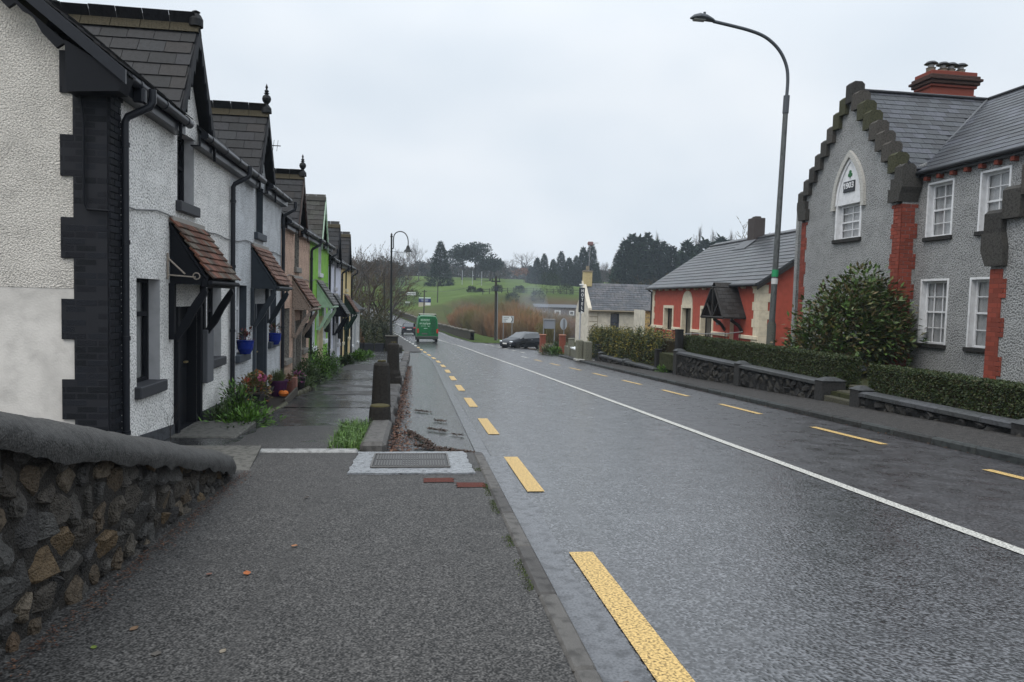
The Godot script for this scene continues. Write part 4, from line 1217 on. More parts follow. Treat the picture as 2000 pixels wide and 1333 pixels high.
# ---------- right side
func boundary_walls():
	var so = {"tex": tx("fine"), "ts": 3.0, "h": tx("rough"), "hs": 1.6, "det": tx("blotch"), "dts": 1.5}
	var ms = []
	for c in [Color(0.045, 0.044, 0.043), Color(0.06, 0.058, 0.054), Color(0.052, 0.05, 0.047), Color(0.038, 0.037, 0.036), Color(0.075, 0.07, 0.062)]: ms.append(mt("wall_stone%d" % ms.size(), c, 0.85, so))
	var mort = mt("wall_mortar", Color(0.03, 0.029, 0.028), 0.95, so)
	var cop = tones("wall_coping", Color(0.085, 0.088, 0.092), 0.55, {"tex": tx("fine"), "ts": 2.0, "h": tx("pebble"), "hs": 0.3, "det": tx("blotch"), "dts": 1.0}, 3, 0.15)
	var pier = mt("pier_stone", Color(0.05, 0.049, 0.048), 0.75, {"tex": tx("fine"), "ts": 2.0, "h": tx("pebble"), "hs": 0.4, "det": tx("blotch"), "dts": 1.2})
	var F = 9.75
	for q in [[16.25, 26.0, -1.86, -1.86, "dark stone garden wall with pale coping, below the longer clipped hedge", [20.6, 25.85, 16.1]],
			[9.0, 14.55, -1.88, -1.92, "dark stone garden wall with pale coping, at the right edge of the picture", [14.66, 10.25]],
			[28.6, 37.3, -2.74, -2.88, "low stone wall in front of the yellow and green hedge", [37.2, 32.6, 28.5]]]:
		var w = thing("garden_wall", q[4], "wall", V(F + 0.15, gy((q[0] + q[1]) * 0.5) + 0.1, (q[0] + q[1]) * 0.5), "garden walls")
		var top = func(u): return lerp(float(q[2]), float(q[3]), (u - q[0]) / (q[1] - q[0]))
		var b = MB.new()
		b.prism([V(F + 0.05, gy(q[0]) - 0.2, q[0]), V(F + 0.05, gy(q[1]) - 0.2, q[1]), V(F + 0.05, top.call(q[1]), q[1]), V(F + 0.05, top.call(q[0]), q[0])], Vector3(0.28, 0, 0))
		part(w, "core", b.mesh(), mort)
		stones(w, V(F + 0.06, 0, 0), Vector3(0, 0, -1), Vector3.UP, Vector3.LEFT, q[0], q[1], func(u): return gy(u) + 0.1, top, 0.33 if q[0] < 28 else 0.42, 0.16, ms, int(q[0] * 3), 0.05, 0.016)
		var u: float = q[0]
		var r = RandomNumberGenerator.new()
		r.seed = int(q[0])
		while u < q[1] - 0.05:
			var l: float = min(1.05, q[1] - u)
			var p0 = V(F + 0.18, top.call(u) + 0.05, u)
			var p1 = V(F + 0.18, top.call(u + l) + 0.05, u + l)
			var bs = Basis.looking_at((p1 - p0).normalized())
			var cb = MB.new()
			var s = []
			for e in [[-0.21, -0.045], [0.21, -0.045], [0.21, 0.035], [0.16, 0.06], [-0.13, 0.06], [-0.21, 0.03]]: s.append(p0 + Vector3(e[0], e[1], 0))
			cb.prism(s, p1 - p0 - (p1 - p0).normalized() * 0.008)
			part(w, "coping_stone", cb.mesh(), cop[r.randi() % 3])
			u += l
		for dd: float in q[5]:
			var gate: bool = abs(dd - 16.1) < 0.2
			var t: float = (q[2] + q[3]) * 0.5 + 0.12
			var yb = gy(dd) - 0.1
			var pw = 0.34
			var pd = bx(w, "pier", V(F + 0.15 + (0.13 if gate else 0.0), (t + yb) * 0.5, dd), Vector3(0.36 + (0.26 if gate else 0.0), t - yb, pw), pier, 0.012)
			var cb = MB.new()
			var cx = F + 0.15 + (0.13 if gate else 0.0)
			var hx = 0.2 + (0.13 if gate else 0.0)
			var a = [V(cx - hx, t, dd - 0.2), V(cx + hx, t, dd - 0.2), V(cx + hx, t, dd + 0.2), V(cx - hx, t, dd + 0.2)]
			var e = [V(cx - hx * 0.35, t + 0.085, dd - 0.05), V(cx + hx * 0.35, t + 0.085, dd - 0.05), V(cx + hx * 0.35, t + 0.085, dd + 0.05), V(cx - hx * 0.35, t + 0.085, dd + 0.05)]
			for k in 4: cb.quad(a[k], a[(k + 1) % 4], e[(k + 1) % 4], e[k])
			cb.quad(e[0], e[1], e[2], e[3]); cb.quad(a[3], a[2], a[1], a[0])
			part(pd, "cap", cb.mesh(), cop[0])
	var st = thing("garden_steps", "worn stone steps between the two gate piers", "steps", V(F + 0.3, gy(15.4) + 0.1, 15.4))
	for k in 3:
		bx(st, "step", V(F + 0.22 + 0.32 * k, gy(15.4) + 0.14 + 0.13 * k, 15.38), Vector3(0.4, 0.2, 1.1), mt("step_stone", Color(0.11, 0.105, 0.075), 0.85, so), 0.02)
	var post = mt("dark_post", Color(0.018, 0.017, 0.017), 0.7, {"tex": tx("fine"), "ts": 2.0})
	for q in [[26.2, -2.3, -0.98, "dark square gatepost standing at the start of the clipped hedge"], [28.5, -2.75, -1.9, "short dark gatepost on the low wall's end pier"]]:
		var t = thing("gatepost", q[3], "gatepost", V(10.0, q[1], q[0]), "dark gateposts")
		bx(t, "shaft", V(10.0, (q[1] + q[2]) * 0.5, q[0]), Vector3(0.26, q[2] - q[1], 0.26), post, 0.02)
		bx(t, "cap", V(10.0, q[2] + 0.02, q[0]), Vector3(0.29, 0.05, 0.29), post, 0.015)
	var hr = thing("handrail", "thin pale handrail running behind the clipped hedge to the red building", "handrail", V(12.4, -2.0, 29.0))
	tb(hr, "rail", [V(10.3, -1.12, 26.4), V(13.4, -1.20, 29.5), V(15.9, -1.24, 33.2)], [0.025], mt("rail_pale", Color(0.3, 0.3, 0.3), 0.5, {"tex": tx("blotch"), "ts": 3.0}), 6)
	for k in 4:
		var p = V(10.3, -1.12, 26.4).lerp(V(15.9, -1.24, 33.2), 0.05 + 0.3 * k)
		tb(hr, "post", [p, p + Vector3(0, -0.95, 0)], [0.02], post, 6)

func crow_steps(p: Node3D, X: float, dn: float, df: float, y0: float, n: int, rise: float, m: Array, sd: int):
	# stones climbing from both eaves to the middle
	var r = RandomNumberGenerator.new()
	r.seed = sd
	var half = (df - dn) * 0.5
	var run = (half + 0.12) / (n + 0.5)
	for side in 2:
		for k in n:
			var dd: float = dn - 0.12 + run * (k + 0.5) if side == 0 else df + 0.12 - run * (k + 0.5)
			step_stone(p, V(X + 0.2, y0 + rise * k, dd), Vector3(0.46, rise * 1.5, run + 0.02), m[r.randi() % m.size()])
	step_stone(p, V(X + 0.2, y0 + rise * n, (dn + df) * 0.5), Vector3(0.46, rise * 1.7, run * 1.05), m[0])
func step_stone(p: Node3D, top: Vector3, s: Vector3, m: Material):
	var b = MB.new()
	var hx = s.x * 0.5
	var hz = s.z * 0.5 - 0.004
	var pts = []
	for e in [[-hx, -s.y], [hx, -s.y], [hx, -0.09], [hx * 0.55, 0.0], [-hx * 0.55, 0.0], [-hx, -0.09]]: pts.append(Vector3(e[0], e[1], hz))
	b.prism(pts, Vector3(0, 0, -2 * hz))
	piece(p, "step_stone", b.mesh(), m, Transform3D(Basis(), top))

func school_house():
	var rc = {"tex": tx("pebblec"), "ts": 0.3, "h": tx("pebble"), "hs": 3.0, "det": tx("coarse"), "dts": 0.25}
	var grey = mt("roughcast_grey", Color(0.33, 0.335, 0.335), 0.9, rc)
	var bo = {"tex": tx("fine"), "ts": 4.0, "h": tx("rough"), "hs": 0.3}
	var red = tones("red_brick", Color(0.27, 0.062, 0.04), 0.75, bo, 4, 0.15)
	var redj = mt("red_joint", Color(0.16, 0.04, 0.028), 0.85)
	var so = {"tex": tx("fine"), "ts": 2.5, "h": tx("rough"), "hs": 1.0, "det": tx("moss"), "dts": 1.2}
	var stone = tones("step_dark_stone", Color(0.082, 0.077, 0.068), 0.9, so, 3, 0.25)
	stone.append(mt("step_moss", Color(0.085, 0.085, 0.048), 0.95, so))
	var white = mt("trim_white", Color(0.72, 0.73, 0.75), 0.5, {"tex": tx("coarse"), "ts": 0.7})
	var sill = mt("sill_dark", Color(0.04, 0.038, 0.036), 0.75, so)
	var black = mt("gutter_black", Color(0.02, 0.021, 0.024), 0.4)
	var net = mt("net_curtain", Color(0.46, 0.47, 0.48), 0.95, {"tex": tx("fine"), "tv": Vector3(5.0, 0.6, 5.0)})
	var sl = tones("blue_slate", Color(0.06, 0.063, 0.074), 0.4, {"tex": tx("fine"), "ts": 2.5, "h": tx("rough"), "hs": 0.25, "det": tx("moss"), "dts": 0.9}, 5, 0.38)
	var th = thing("school_house", "grey roughcast house with stepped gables, red brick quoins and a 1903 plaque", "house", V(15.5, -2.0, 21.0))
	var base = -2.4
	var U = Vector3(0, 0, -1)
	var N = Vector3.LEFT
	var G = 14.46
	var dn = 19.95
	var df = 25.6
	# front of the tall gable, with its window opening
	var ops = [[22.0 - dn, 2.4 - base, 23.3 - dn, 3.56 - base], [22.0 - dn, -1.0 - base, 23.3 - dn, 0.9 - base]]
	var b = MB.new()
	var rb = []
	wall_open(b, rb, V(G, base, dn), U, df - dn, 3.9 - base, N, ops, 0.22)
	part(th, "gable_wall", b.mesh(), grey)
	reveal_parts(th, rb, white)
	pr(th, "gable_head", [V(G, 3.9, dn), V(G, 3.9, df), V(G, 4.2, df), V(G, 7.35, (dn + df) * 0.5), V(G, 4.2, dn)], Vector3(0.3, 0, 0), grey)
	pr(th, "side_wall", [V(G, base, dn), V(15.2, base, dn), V(15.2, 4.5, dn), V(G, 4.2, dn)], Vector3(0, 0, -0.2), grey)
	pr(th, "far_side_wall", [V(G, base, df), V(19, base, df), V(19, 4.2, df), V(G, 4.2, df)], Vector3(0, 0, 0.2), grey)
	crow_steps(th, G - 0.12, dn, df, 4.42, 8, 0.405, stone, 4)
	for k in 2:   # kneelers
		var dd: float = dn - 0.02 if k == 0 else df + 0.02
		var s = 1.0 if k == 0 else -1.0
		var kn = []
		for e in [[-0.14, 4.0], [-0.14, 3.72], [-0.06, 3.55], [0.0, 3.3], [0.5, 3.3], [0.5, 3.7], [0.4, 3.7], [0.4, 4.0]]: kn.append(V(G - 0.16, e[1], dd + s * e[0]))
		pr(th, "kneeler", kn, Vector3(0.66, 0, 0), stone[1])
	# quoins: courses alternating in and out in blocks of three
	var bw = 0.29
	var bh = 0.115
	var rows = int((3.3 - base) / bh)
	for q in [[V(G - 0.004, base, dn), U, N, 0.36, 0.46], [V(G, base, dn + 0.004), Vector3.RIGHT, Vector3.BACK, 0.44, 0.54], [V(G - 0.004, base, df), -U, N, 0.3, 0.4]]:
		var o: Vector3 = q[0]
		bx(th, "quoin_bed", o + q[1] * (q[3] * 0.5) + Vector3.UP * rows * bh * 0.5 - q[2] * 0.012, Vector3(0.03 if abs(q[1].x) < 0.5 else q[3], rows * bh, q[3] if abs(q[1].x) < 0.5 else 0.03), redj, 0.0)
		bricks(th, o, q[1], q[2], rows, func(i): return [0.0, q[4] if (i / 4) % 2 == 0 else q[3]], bw, bh, red, int(q[3] * 100), 0.016)
	# recessed front
	var R = 15.0
	ops = [[20.0 - 19.52, -0.95 - base, 0, 0]]
	ops = []
	var wn = [[18.58, 19.52, 2.19, 3.74], [16.62, 17.52, 2.19, 3.74], [18.56, 19.58, -0.95, 0.9], [16.66, 17.66, -0.95, 0.9]]
	for q in wn: ops.append([q[0] - 9.32, q[2] - base, q[1] - 9.32, q[3] - base])
	b = MB.new()
	rb = []
	wall_open(b, rb, V(R, base, 9.32), U, 10.64, 4.2 - base, N, ops, 0.2)
	part(th, "front_wall", b.mesh(), grey)
	reveal_parts(th, rb, white)
	bx(th, "inner_wall", V(R + 1.8, 0.9, 14.7), Vector3(0.04, 6.2, 10.4), mt("room_plaster", Color(0.42, 0.39, 0.34), 0.9), 0.0)
	bx(th, "inner_wall", V(G + 1.8, 0.7, 22.8), Vector3(0.04, 6.0, 5.2), mt("room_plaster", Color(0.42, 0.39, 0.34), 0.9), 0.0)
	for q in wn:
		var tall: bool = q[2] < 0
		var bars = []
		for c in ([1.0 / 3, 2.0 / 3] if tall and q[0] > 18 else [0.5]): bars.append([c, 0.03, c, 0.97, 0.026])
		for c in [0.26, 0.75]: bars.append([0.04, c, 0.96, c, 0.026])
		bars.append([0.04, 0.51, 0.96, 0.51, 0.055])
		var oo = V(R, q[2], q[0])
		window_in(th, oo, U, N, q[1] - q[0], q[3] - q[2], 0.16, white, bars, net, 0.065)
		sill_under(th, oo, U, N, q[1] - q[0], 0.09, 0.12, 0.07, sill)
		for e in [[q[0] - 0.03, (q[2] + q[3]) * 0.5 + 0.03, 0.06, q[3] - q[2] + 0.06], [q[1] + 0.03, (q[2] + q[3]) * 0.5 + 0.03, 0.06, q[3] - q[2] + 0.06], [(q[0] + q[1]) * 0.5, q[3] + 0.03, q[1] - q[0], 0.06]]:
			bx(th, "architrave", V(R - 0.005, e[1], e[0]), Vector3(0.03, e[3], e[2]), white, 0.004)
	# gable windows
	for q in [[22.0, 23.3, 2.4, 3.56], [22.0, 23.3, -1.0, 0.9]]:
		var oo = V(G, q[2], q[0])
		window_in(th, oo, U, N, q[1] - q[0], q[3] - q[2], 0.17, white, [[0.5, 0.03, 0.5, 0.97, 0.03], [0.04, 0.27, 0.96, 0.27, 0.026], [0.04, 0.75, 0.96, 0.75, 0.026], [0.04, 0.5, 0.96, 0.5, 0.055]], net, 0.07)
		sill_under(th, oo, U, N, q[1] - q[0], 0.13, 0.13, 0.08, sill)
	for e in [[21.96, 2.98, 0.08, 1.16], [23.34, 2.98, 0.08, 1.16]]: bx(th, "architrave", V(G - 0.01, e[1], e[0]), Vector3(0.04, e[3], e[2]), white, 0.005)
	var cd = 22.65
	var arch = func(hw: float, y0: float, y1: float, x: float) -> Array:
		var out = []
		var c: float = ((y1 - y0) * (y1 - y0) - hw * hw) / (2.0 * hw)
		for k in 13:
			var x2: float = -hw * (1.0 - k / 12.0)
			out.append(V(x, y0 + sqrt(max(0.0, (hw + c) * (hw + c) - (x2 - c) * (x2 - c))), cd + x2))
		for k in range(11, -1, -1):
			var x2: float = -hw * (1.0 - k / 12.0)
			out.append(V(x, y0 + sqrt(max(0.0, (hw + c) * (hw + c) - (x2 - c) * (x2 - c))), cd - x2))
		return out
	var tym = part(th, "tympanum", MB.new().mesh() if false else prism_mesh(arch.call(0.66, 3.57, 5.0, G - 0.012), Vector3(0.05, 0, 0)), white)
	for ring in [[0.66, 0.76, 5.0, 5.13, 0.05, 3.57], [0.77, 0.92, 5.14, 5.36, 0.11, 3.42]]:
		var inn: Array = arch.call(ring[0], 3.57, ring[2], G - ring[4])
		var out: Array = arch.call(ring[1], 3.57, ring[3], G - ring[4])
		var mb = MB.new()
		for k in inn.size() - 1:
			var e = Vector3(ring[4], 0, 0)
			mb.quad(inn[k], out[k], out[k + 1], inn[k + 1])
			mb.quad(out[k], out[k] + e, out[k + 1] + e, out[k + 1])
			mb.quad(inn[k + 1], inn[k + 1] + e, inn[k] + e, inn[k])
		for k in [0, inn.size() - 1]:
			var lo: Vector3 = (inn[k] + out[k]) * 0.5
			mb.box(lo + Vector3(ring[4] * 0.5, -(3.57 - ring[5]) * 0.5, 0), Vector3(ring[4], max(0.02, 3.57 - ring[5]), abs(out[k].z - inn[k].z)))
		part(th, "hood_mould", mb.mesh(), white if ring[0] < 0.7 else mt("hood_stone", Color(0.5, 0.49, 0.46), 0.7, {"tex": tx("blotch"), "ts": 2.0}))
	var pq = bx(tym, "plaque", V(G - 0.035, 4.16, cd), Vector3(0.04, 0.36, 0.62), mt("plaque_dark", Color(0.03, 0.033, 0.04), 0.5), 0.006)
	var tm = TextMesh.new()
	tm.text = "1903"
	var fn = SystemFont.new()
	fn.font_names = PackedStringArray(["Droid Sans"])
	fn.font_weight = 700
	tm.font = fn
	tm.font_size = 64
	tm.pixel_size = 0.0042
	tm.depth = 0.012
	piece(pq, "lettering", tm, white, Transform3D(Basis(Vector3.UP, -PI / 2), V(G - 0.062, 4.19, cd)))
	var gm = mt("shamrock_green", Color(0.03, 0.13, 0.05), 0.6)
	var sh = MB.new()
	for k in 3:
		var a = k * TAU / 3 + PI / 2
		sh.tube([V(G - 0.03, 4.58, cd) + Vector3(0, sin(a) * 0.065, cos(a) * 0.065), V(G - 0.012, 4.58, cd) + Vector3(0, sin(a) * 0.065, cos(a) * 0.065)], [0.062], 10)
	sh.box(V(G - 0.02, 4.50, cd), Vector3(0.02, 0.12, 0.025))
	part(tym, "shamrock", sh.mesh(), gm)
	# roofs
	var dm = (dn + df) * 0.5
	var ridge = 7.37
	pr(th, "gable_roof", [V(14.72, 4.28, dn - 0.05), V(20.4, 4.28, dn - 0.05), V(20.4, ridge, dm), V(14.72, ridge, dm)], Vector3(0, -0.06, -0.02), sl[1])
	pr(th, "gable_roof", [V(14.72, 4.28, df + 0.05), V(20.4, 4.28, df + 0.05), V(20.4, ridge, dm), V(14.72, ridge, dm)], Vector3(0, -0.06, 0.02), sl[1])
	var S = (V(0, ridge, dm) - V(0, 4.28, dn - 0.05)).normalized()
	slates(th, "slate", V(14.74, 4.28, dn - 0.05), Vector3.RIGHT, S, 5.2, 4.2, 0.40, 0.27, sl, func(u, s): return u + 14.74 < 15.05 + (s * S.y) * 1.45, 31, 0.01)
	var e0 = V(14.8, 4.14, 9.0)
	var up = (V(19.5, ridge, 0) - V(14.8, 4.14, 0))
	pr(th, "main_roof", [e0, e0 + U * 14.0, e0 + U * 14.0 + up, e0 + up], Vector3(0.02, -0.06, 0), sl[1])
	var SM = up.normalized()
	slates(th, "slate", V(14.8, 4.14, 13.6), U, SM, 9.4, up.length(), 0.46, 0.31, sl, func(u, s): return u + 13.6 < dn + 0.05 + (s * SM.y) * (dm - dn) / (ridge - 4.28), 32, 0.01)
	pr(th, "main_roof_back", [V(19.5, ridge, 9), V(19.5, ridge, 27), V(24.5, 4.2, 27), V(24.5, 4.2, 9)], Vector3(0, -0.06, 0), sl[1])
	pr(th, "end_wall", [V(15.0, base, 27), V(24.3, base, 27), V(24.3, 4.2, 27), V(19.5, 7.2, 27), V(15.0, 4.2, 27)], Vector3(0, 0, 0.2), grey)
	pr(th, "end_wall", [V(15.0, base, 9.3), V(24.3, base, 9.3), V(24.3, 4.2, 9.3), V(19.5, 7.2, 9.3), V(15.0, 4.2, 9.3)], Vector3(0, 0, -0.2), grey)
	pr(th, "back_wall", [V(24.3, base, 9.3), V(24.3, base, 27), V(24.3, 4.2, 27), V(24.3, 4.2, 9.3)], Vector3(-0.2, 0, 0), grey)
	bx(th, "ridge", V(17.2, ridge + 0.04, dm), Vector3(5.0, 0.1, 0.16), sl[0], 0.03)
	bx(th, "ridge", V(19.5, ridge + 0.04, 16.0), Vector3(0.16, 0.1, 14.0), sl[0], 0.03)
	tb(th, "valley", [V(15.0, 4.26, dn), V(19.5, ridge + 0.03, dm)], [0.05], mt("lead", Color(0.12, 0.125, 0.135), 0.5, {"tex": tx("fine"), "ts": 3.0}), 6)
	tb(th, "gutter", [V(14.77, 4.12, 9.0), V(14.77, 4.12, dn - 0.15)], [0.06], black, 8)
	bx(th, "fascia", V(14.86, 4.06, 14.4), Vector3(0.03, 0.14, 10.8), black, 0.004)
	for k in 12: bx(th, "corbel", V(14.93, 3.93, 19.55 - 0.52 * k), Vector3(0.16, 0.12, 0.13), red[1], 0.01)
	# chimney
	var ch = bx(th, "chimney", V(20.15, 7.6, 25.7), Vector3(1.8, 2.4, 0.85), red[1], 0.01)
	for q in [[8.28, 1.9, 0.08], [8.62, 1.94, 0.1], [8.74, 2.08, 0.12], [8.86, 2.22, 0.1], [8.97, 2.08, 0.1], [9.1, 1.92, 0.16]]:
		bx(ch, "course", V(20.15, q[0], 25.7), Vector3(q[1], q[2], 0.85 + q[1] - 1.8), red[0] if q[0] < 8.7 or q[0] > 9.05 else mt("weathered_brick", Color(0.085, 0.045, 0.035), 0.9, so), 0.02)
	var cr = RandomNumberGenerator.new()
	cr.seed = 5
	bricks(ch, V(19.25, 6.9, 25.275), Vector3.RIGHT, Vector3.BACK, 12, func(_i): return [0.0, 1.8], 0.24, 0.112, red, 8, 0.012)
	for k in 4:
		var x = 19.5 + 0.42 * k + (0.08 if k == 1 else 0.0)
		var pb = MB.new()
		pb.lathe(V(x, 9.17, 25.7), [[0.17, 0.0], [0.16, 0.2], [0.18, 0.22], [0.0, 0.22]], 12)
		var pot = part(ch, "chimney_pot", pb.mesh(), mt("pot_clay", Color(0.2, 0.16, 0.12), 0.8, so))
		pb = MB.new()
		pb.lathe(V(x, 9.17, 25.7), [[0.11, 0.2], [0.11, 0.34], [0.0, 0.34]], 10)
		part(pot, "cowl", pb.mesh(), mt("cowl_steel", Color(0.28, 0.27, 0.26), 0.5, {"met": 0.5}))
		pb = MB.new()
		pb.lathe(V(x, 9.17, 25.7), [[0.0, 0.36], [0.25, 0.38], [0.16, 0.46], [0.0, 0.5]], 12)
		part(pot, "cowl_cap", pb.mesh(), black)
	# lower stepped gable at the edge of the picture
	var PX = 13.6
	var pf = 15.45
	pr(th, "porch_wall", [V(PX, base, 10.2), V(PX, base, pf), V(PX, 2.2, pf), V(PX, 4.6, 12.8), V(PX, 2.2, 10.2)], Vector3(1.4, 0, 0), grey)
	crow_steps(th, PX - 0.12, 10.2, pf, 2.45, 5, 0.5, stone, 9)
	var kn = []
	for e in [[-0.16, 1.9], [-0.16, 1.5], [-0.08, 1.3], [0.0, 1.12], [0.5, 1.12], [0.5, 1.55], [0.42, 1.9]]: kn.append(V(PX - 0.16, e[1], pf + 0.02 - e[0]))
	pr(th, "kneeler", kn, Vector3(0.6, 0, 0), stone[1])
	rows = int((1.1 - base) / bh)
	bx(th, "quoin_bed", V(PX - 0.008, base + rows * bh * 0.5, pf - 0.19), Vector3(0.03, rows * bh, 0.36), redj, 0.0)
	bricks(th, V(PX - 0.008, base, pf), -U, N, rows, func(i): return [0.0, 0.5 if (i / 4) % 2 == 0 else 0.38], bw, bh, red, 71, 0.018)
func prism_mesh(pts: Array, e: Vector3) -> ArrayMesh:
	var b = MB.new()
	b.prism(pts, e)
	return b.mesh()

func red_building():
	var red = mt("render_red", Color(0.41, 0.082, 0.052), 0.75, {"tex": tx("coarse"), "ts": 0.4, "h": tx("pebble"), "hs": 0.25})
	var cream = mt("trim_cream", Color(0.68, 0.60, 0.46), 0.7, {"tex": tx("coarse"), "ts": 0.5})
	var black = mt("gutter_black", Color(0.02, 0.021, 0.024), 0.4)
	var timber = mt("timber_dark", Color(0.028, 0.024, 0.022), 0.6, {"tex": tx("fine"), "ts": 3.0})
	var tl = tones("grey_tile", Color(0.09, 0.094, 0.102), 0.34, {"tex": tx("fine"), "ts": 2.0, "h": tx("rough"), "hs": 0.3, "det": tx("moss"), "dts": 0.5}, 5, 0.18)
	var th = thing("red_schoolroom", "long single storey red building with cream quoins and a grey tiled roof", "building", V(19, -2.3, 42.5))
	var X = 17.3
	var dn = 34.3
	var df = 51.0
	var base = -2.9
	var U = Vector3(0, 0, -1)
	var N = Vector3.LEFT
	var ops = [[46.7, 48.3, -1.75, -0.25], [43.35, 44.9, -1.95, -0.2], [40.1, 41.7, -1.9, -0.22], [36.4, 37.7, -2.3, -0.35]]
	var oo = []
	for q in ops: oo.append([q[0] - dn, q[2] - base, q[1] - dn, q[3] - base])
	var b = MB.new()
	var rb = []
	wall_open(b, rb, V(X, base, dn), U, df - dn, 1.2 - base, N, oo, 0.3)
	part(th, "front_wall", b.mesh(), red)
	reveal_parts(th, rb, cream)
	bx(th, "inner_wall", V(X + 1.8, -0.6, (dn + df) * 0.5), Vector3(0.04, 4.4, df - dn - 0.7), mt("room_plaster", Color(0.42, 0.39, 0.34), 0.9), 0.0)
	var grey = mt("paint_light_grey", Color(0.48, 0.48, 0.49), 0.6)
	for k in 3:
		var q: Array = ops[k]
		window_in(th, V(X, q[2], q[0]), U, N, q[1] - q[0], q[3] - q[2], 0.27, timber, [[0.5, 0.05, 0.5, 0.95, 0.05]], null, 0.08)
		for e in [[q[0] - 0.09, (q[2] + q[3]) * 0.5, 0.18, q[3] - q[2]], [q[1] + 0.09, (q[2] + q[3]) * 0.5, 0.18, q[3] - q[2]], [(q[0] + q[1]) * 0.5, q[3] + 0.1, q[1] - q[0] + 0.36, 0.2]]:
			bx(th, "surround", V(X - 0.02, e[1], e[0]), Vector3(0.07, e[3], e[2]), cream, 0.01)
	var dr = bx(th, "door", V(X + 0.26, -1.32, 37.05), Vector3(0.06, 1.95, 1.3), mt("door_red", Color(0.25, 0.015, 0.02), 0.45), 0.01)
	bx(dr, "handle", V(X + 0.21, -1.3, 36.6), Vector3(0.05, 0.12, 0.04), cream, 0.01)
	# pointed head over the middle window
	var pts = []
	for k in 11:
		var t = k / 10.0
		pts.append(V(X - 0.03, 0.0 + 0.92 * sin(t * PI / 2), 44.12 - 0.9 * pow(cos(t * PI / 2), 0.8)))
	for k in range(9, -1, -1):
		var t = k / 10.0
		pts.append(V(X - 0.03, 0.0 + 0.92 * sin(t * PI / 2), 44.12 + 0.9 * pow(cos(t * PI / 2), 0.8)))
	pr(th, "pointed_head", pts, Vector3(0.06, 0, 0), cream)
	# bands, quoins, corbels
	var last = dn
	for q in [[36.3, 0], [37.8, 40.0], [41.8, 43.25], [45.0, 46.6], [48.4, df]]:
		var a: float = dn if q[1] == 0 else q[0]
		var e: float = q[0] if q[1] == 0 else q[1]
		bx(th, "band", V(X - 0.05, -1.6, (a + e) * 0.5), Vector3(0.14, 0.2, e - a), cream, 0.02)
	bx(th, "name_plate", V(X - 0.03, -0.95, 39.2), Vector3(0.05, 0.28, 0.55), mt("plate_grey", Color(0.1, 0.1, 0.11), 0.5), 0.02)
	for k in 9:
		var h = 0.44
		var wide = k % 2 == 0
		var y = base + 0.3 + h * k
		if y > 1.1: break
		bx(th, "quoin", V(X - 0.025, y, dn + (0.36 if wide else 0.27)), Vector3(0.07, h - 0.005, 0.72 if wide else 0.54), cream, 0.008)
		bx(th, "quoin", V(X + (0.235 if wide else 0.30) - 0.06, y, dn - 0.025), Vector3(0.47 if wide else 0.6, h - 0.005, 0.07), cream, 0.008)
		bx(th, "quoin", V(X - 0.025, y, df - (0.3 if wide else 0.22)), Vector3(0.07, h - 0.005, 0.6 if wide else 0.44), cream, 0.008)
	for k in 13: bx(th, "corbel", V(X - 0.12, 1.05, dn + 0.4 + k * 1.3), Vector3(0.26, 0.2, 0.22), cream, 0.05)
	pr(th, "gable_end", [V(X, base, dn), V(26.2, base, dn), V(26.2, 1.25, dn), V(21.8, 4.25, dn), V(X, 1.2, dn)], Vector3(0, 0, -0.3), red)
	pr(th, "gable_end", [V(X, base, df), V(26.2, base, df), V(26.2, 1.25, df), V(21.8, 4.25, df), V(X, 1.2, df)], Vector3(0, 0, 0.3), red)
	bx(th, "chimney_breast", V(21.0, -0.4, dn - 0.2), Vector3(1.2, 5.0, 0.4), mt("breast_grey", Color(0.2, 0.2, 0.2), 0.9, {"tex": tx("fine"), "ts": 1.0}), 0.02)
	# roof
	var e0 = V(X - 0.35, 1.16, dn - 0.35)
	var up = V(21.8, 4.42, 0) - V(X - 0.35, 1.16, 0)
	var l = df - dn + 0.7
	pr(th, "roof", [e0, e0 + U * l, e0 + U * l + up, e0 + up], Vector3(0, -0.08, 0), tl[0])
	var eb = V(26.6, 1.16, dn - 0.35)
	pr(th, "roof_back", [eb, eb + U * l, e0 + U * l + up, e0 + up], Vector3(0, -0.08, 0), tl[0])
	slates(th, "roof_tile", e0 + Vector3(0, 0.005, 0), U, up.normalized(), l, up.length(), 0.86, 0.41, tl, func(_u, _s): return true, 55, 0.022)
	for k in 14: bx(th, "ridge_tile", V(21.8, 4.46, dn + 0.3 + k * 1.24), Vector3(0.3, 0.12, 1.22), tl[1], 0.04)
	tb(th, "gutter", [V(X - 0.42, 1.12, dn - 0.35), V(X - 0.42, 1.12, df + 0.35)], [0.08], black, 8)
	tb(th, "downpipe", [V(X - 0.4, 1.1, df + 0.1), V(X - 0.1, 0.85, df - 0.05), V(X - 0.1, -1.5, df - 0.05), V(X - 0.3, -1.65, df - 0.05)], [0.06], black, 8)
	pr(th, "verge_board", [e0 + Vector3(0, -0.09, 0.0), e0 + up + Vector3(0, -0.09, 0.0), e0 + up + Vector3(0, -0.34, 0.0), e0 + Vector3(0, -0.3, 0.0)], Vector3(0, 0, -0.04), timber)
	var ch = bx(th, "chimney", V(21.8, 4.9, 44.2), Vector3(0.75, 1.7, 0.95), mt("chimney_brown", Color(0.075, 0.062, 0.058), 0.85, {"tex": tx("fine"), "ts": 1.5}), 0.03)
	bx(ch, "pot", V(21.8, 5.8, 44.2), Vector3(0.4, 0.14, 0.5), timber, 0.03)
	pr(ch, "flashing", [V(21.4, 4.28, 43.3), V(21.4, 4.28, 45.1), V(20.6, 3.68, 45.1), V(20.6, 3.68, 43.3)], Vector3(0, 0.05, 0), mt("lead", Color(0.12, 0.125, 0.135), 0.5))
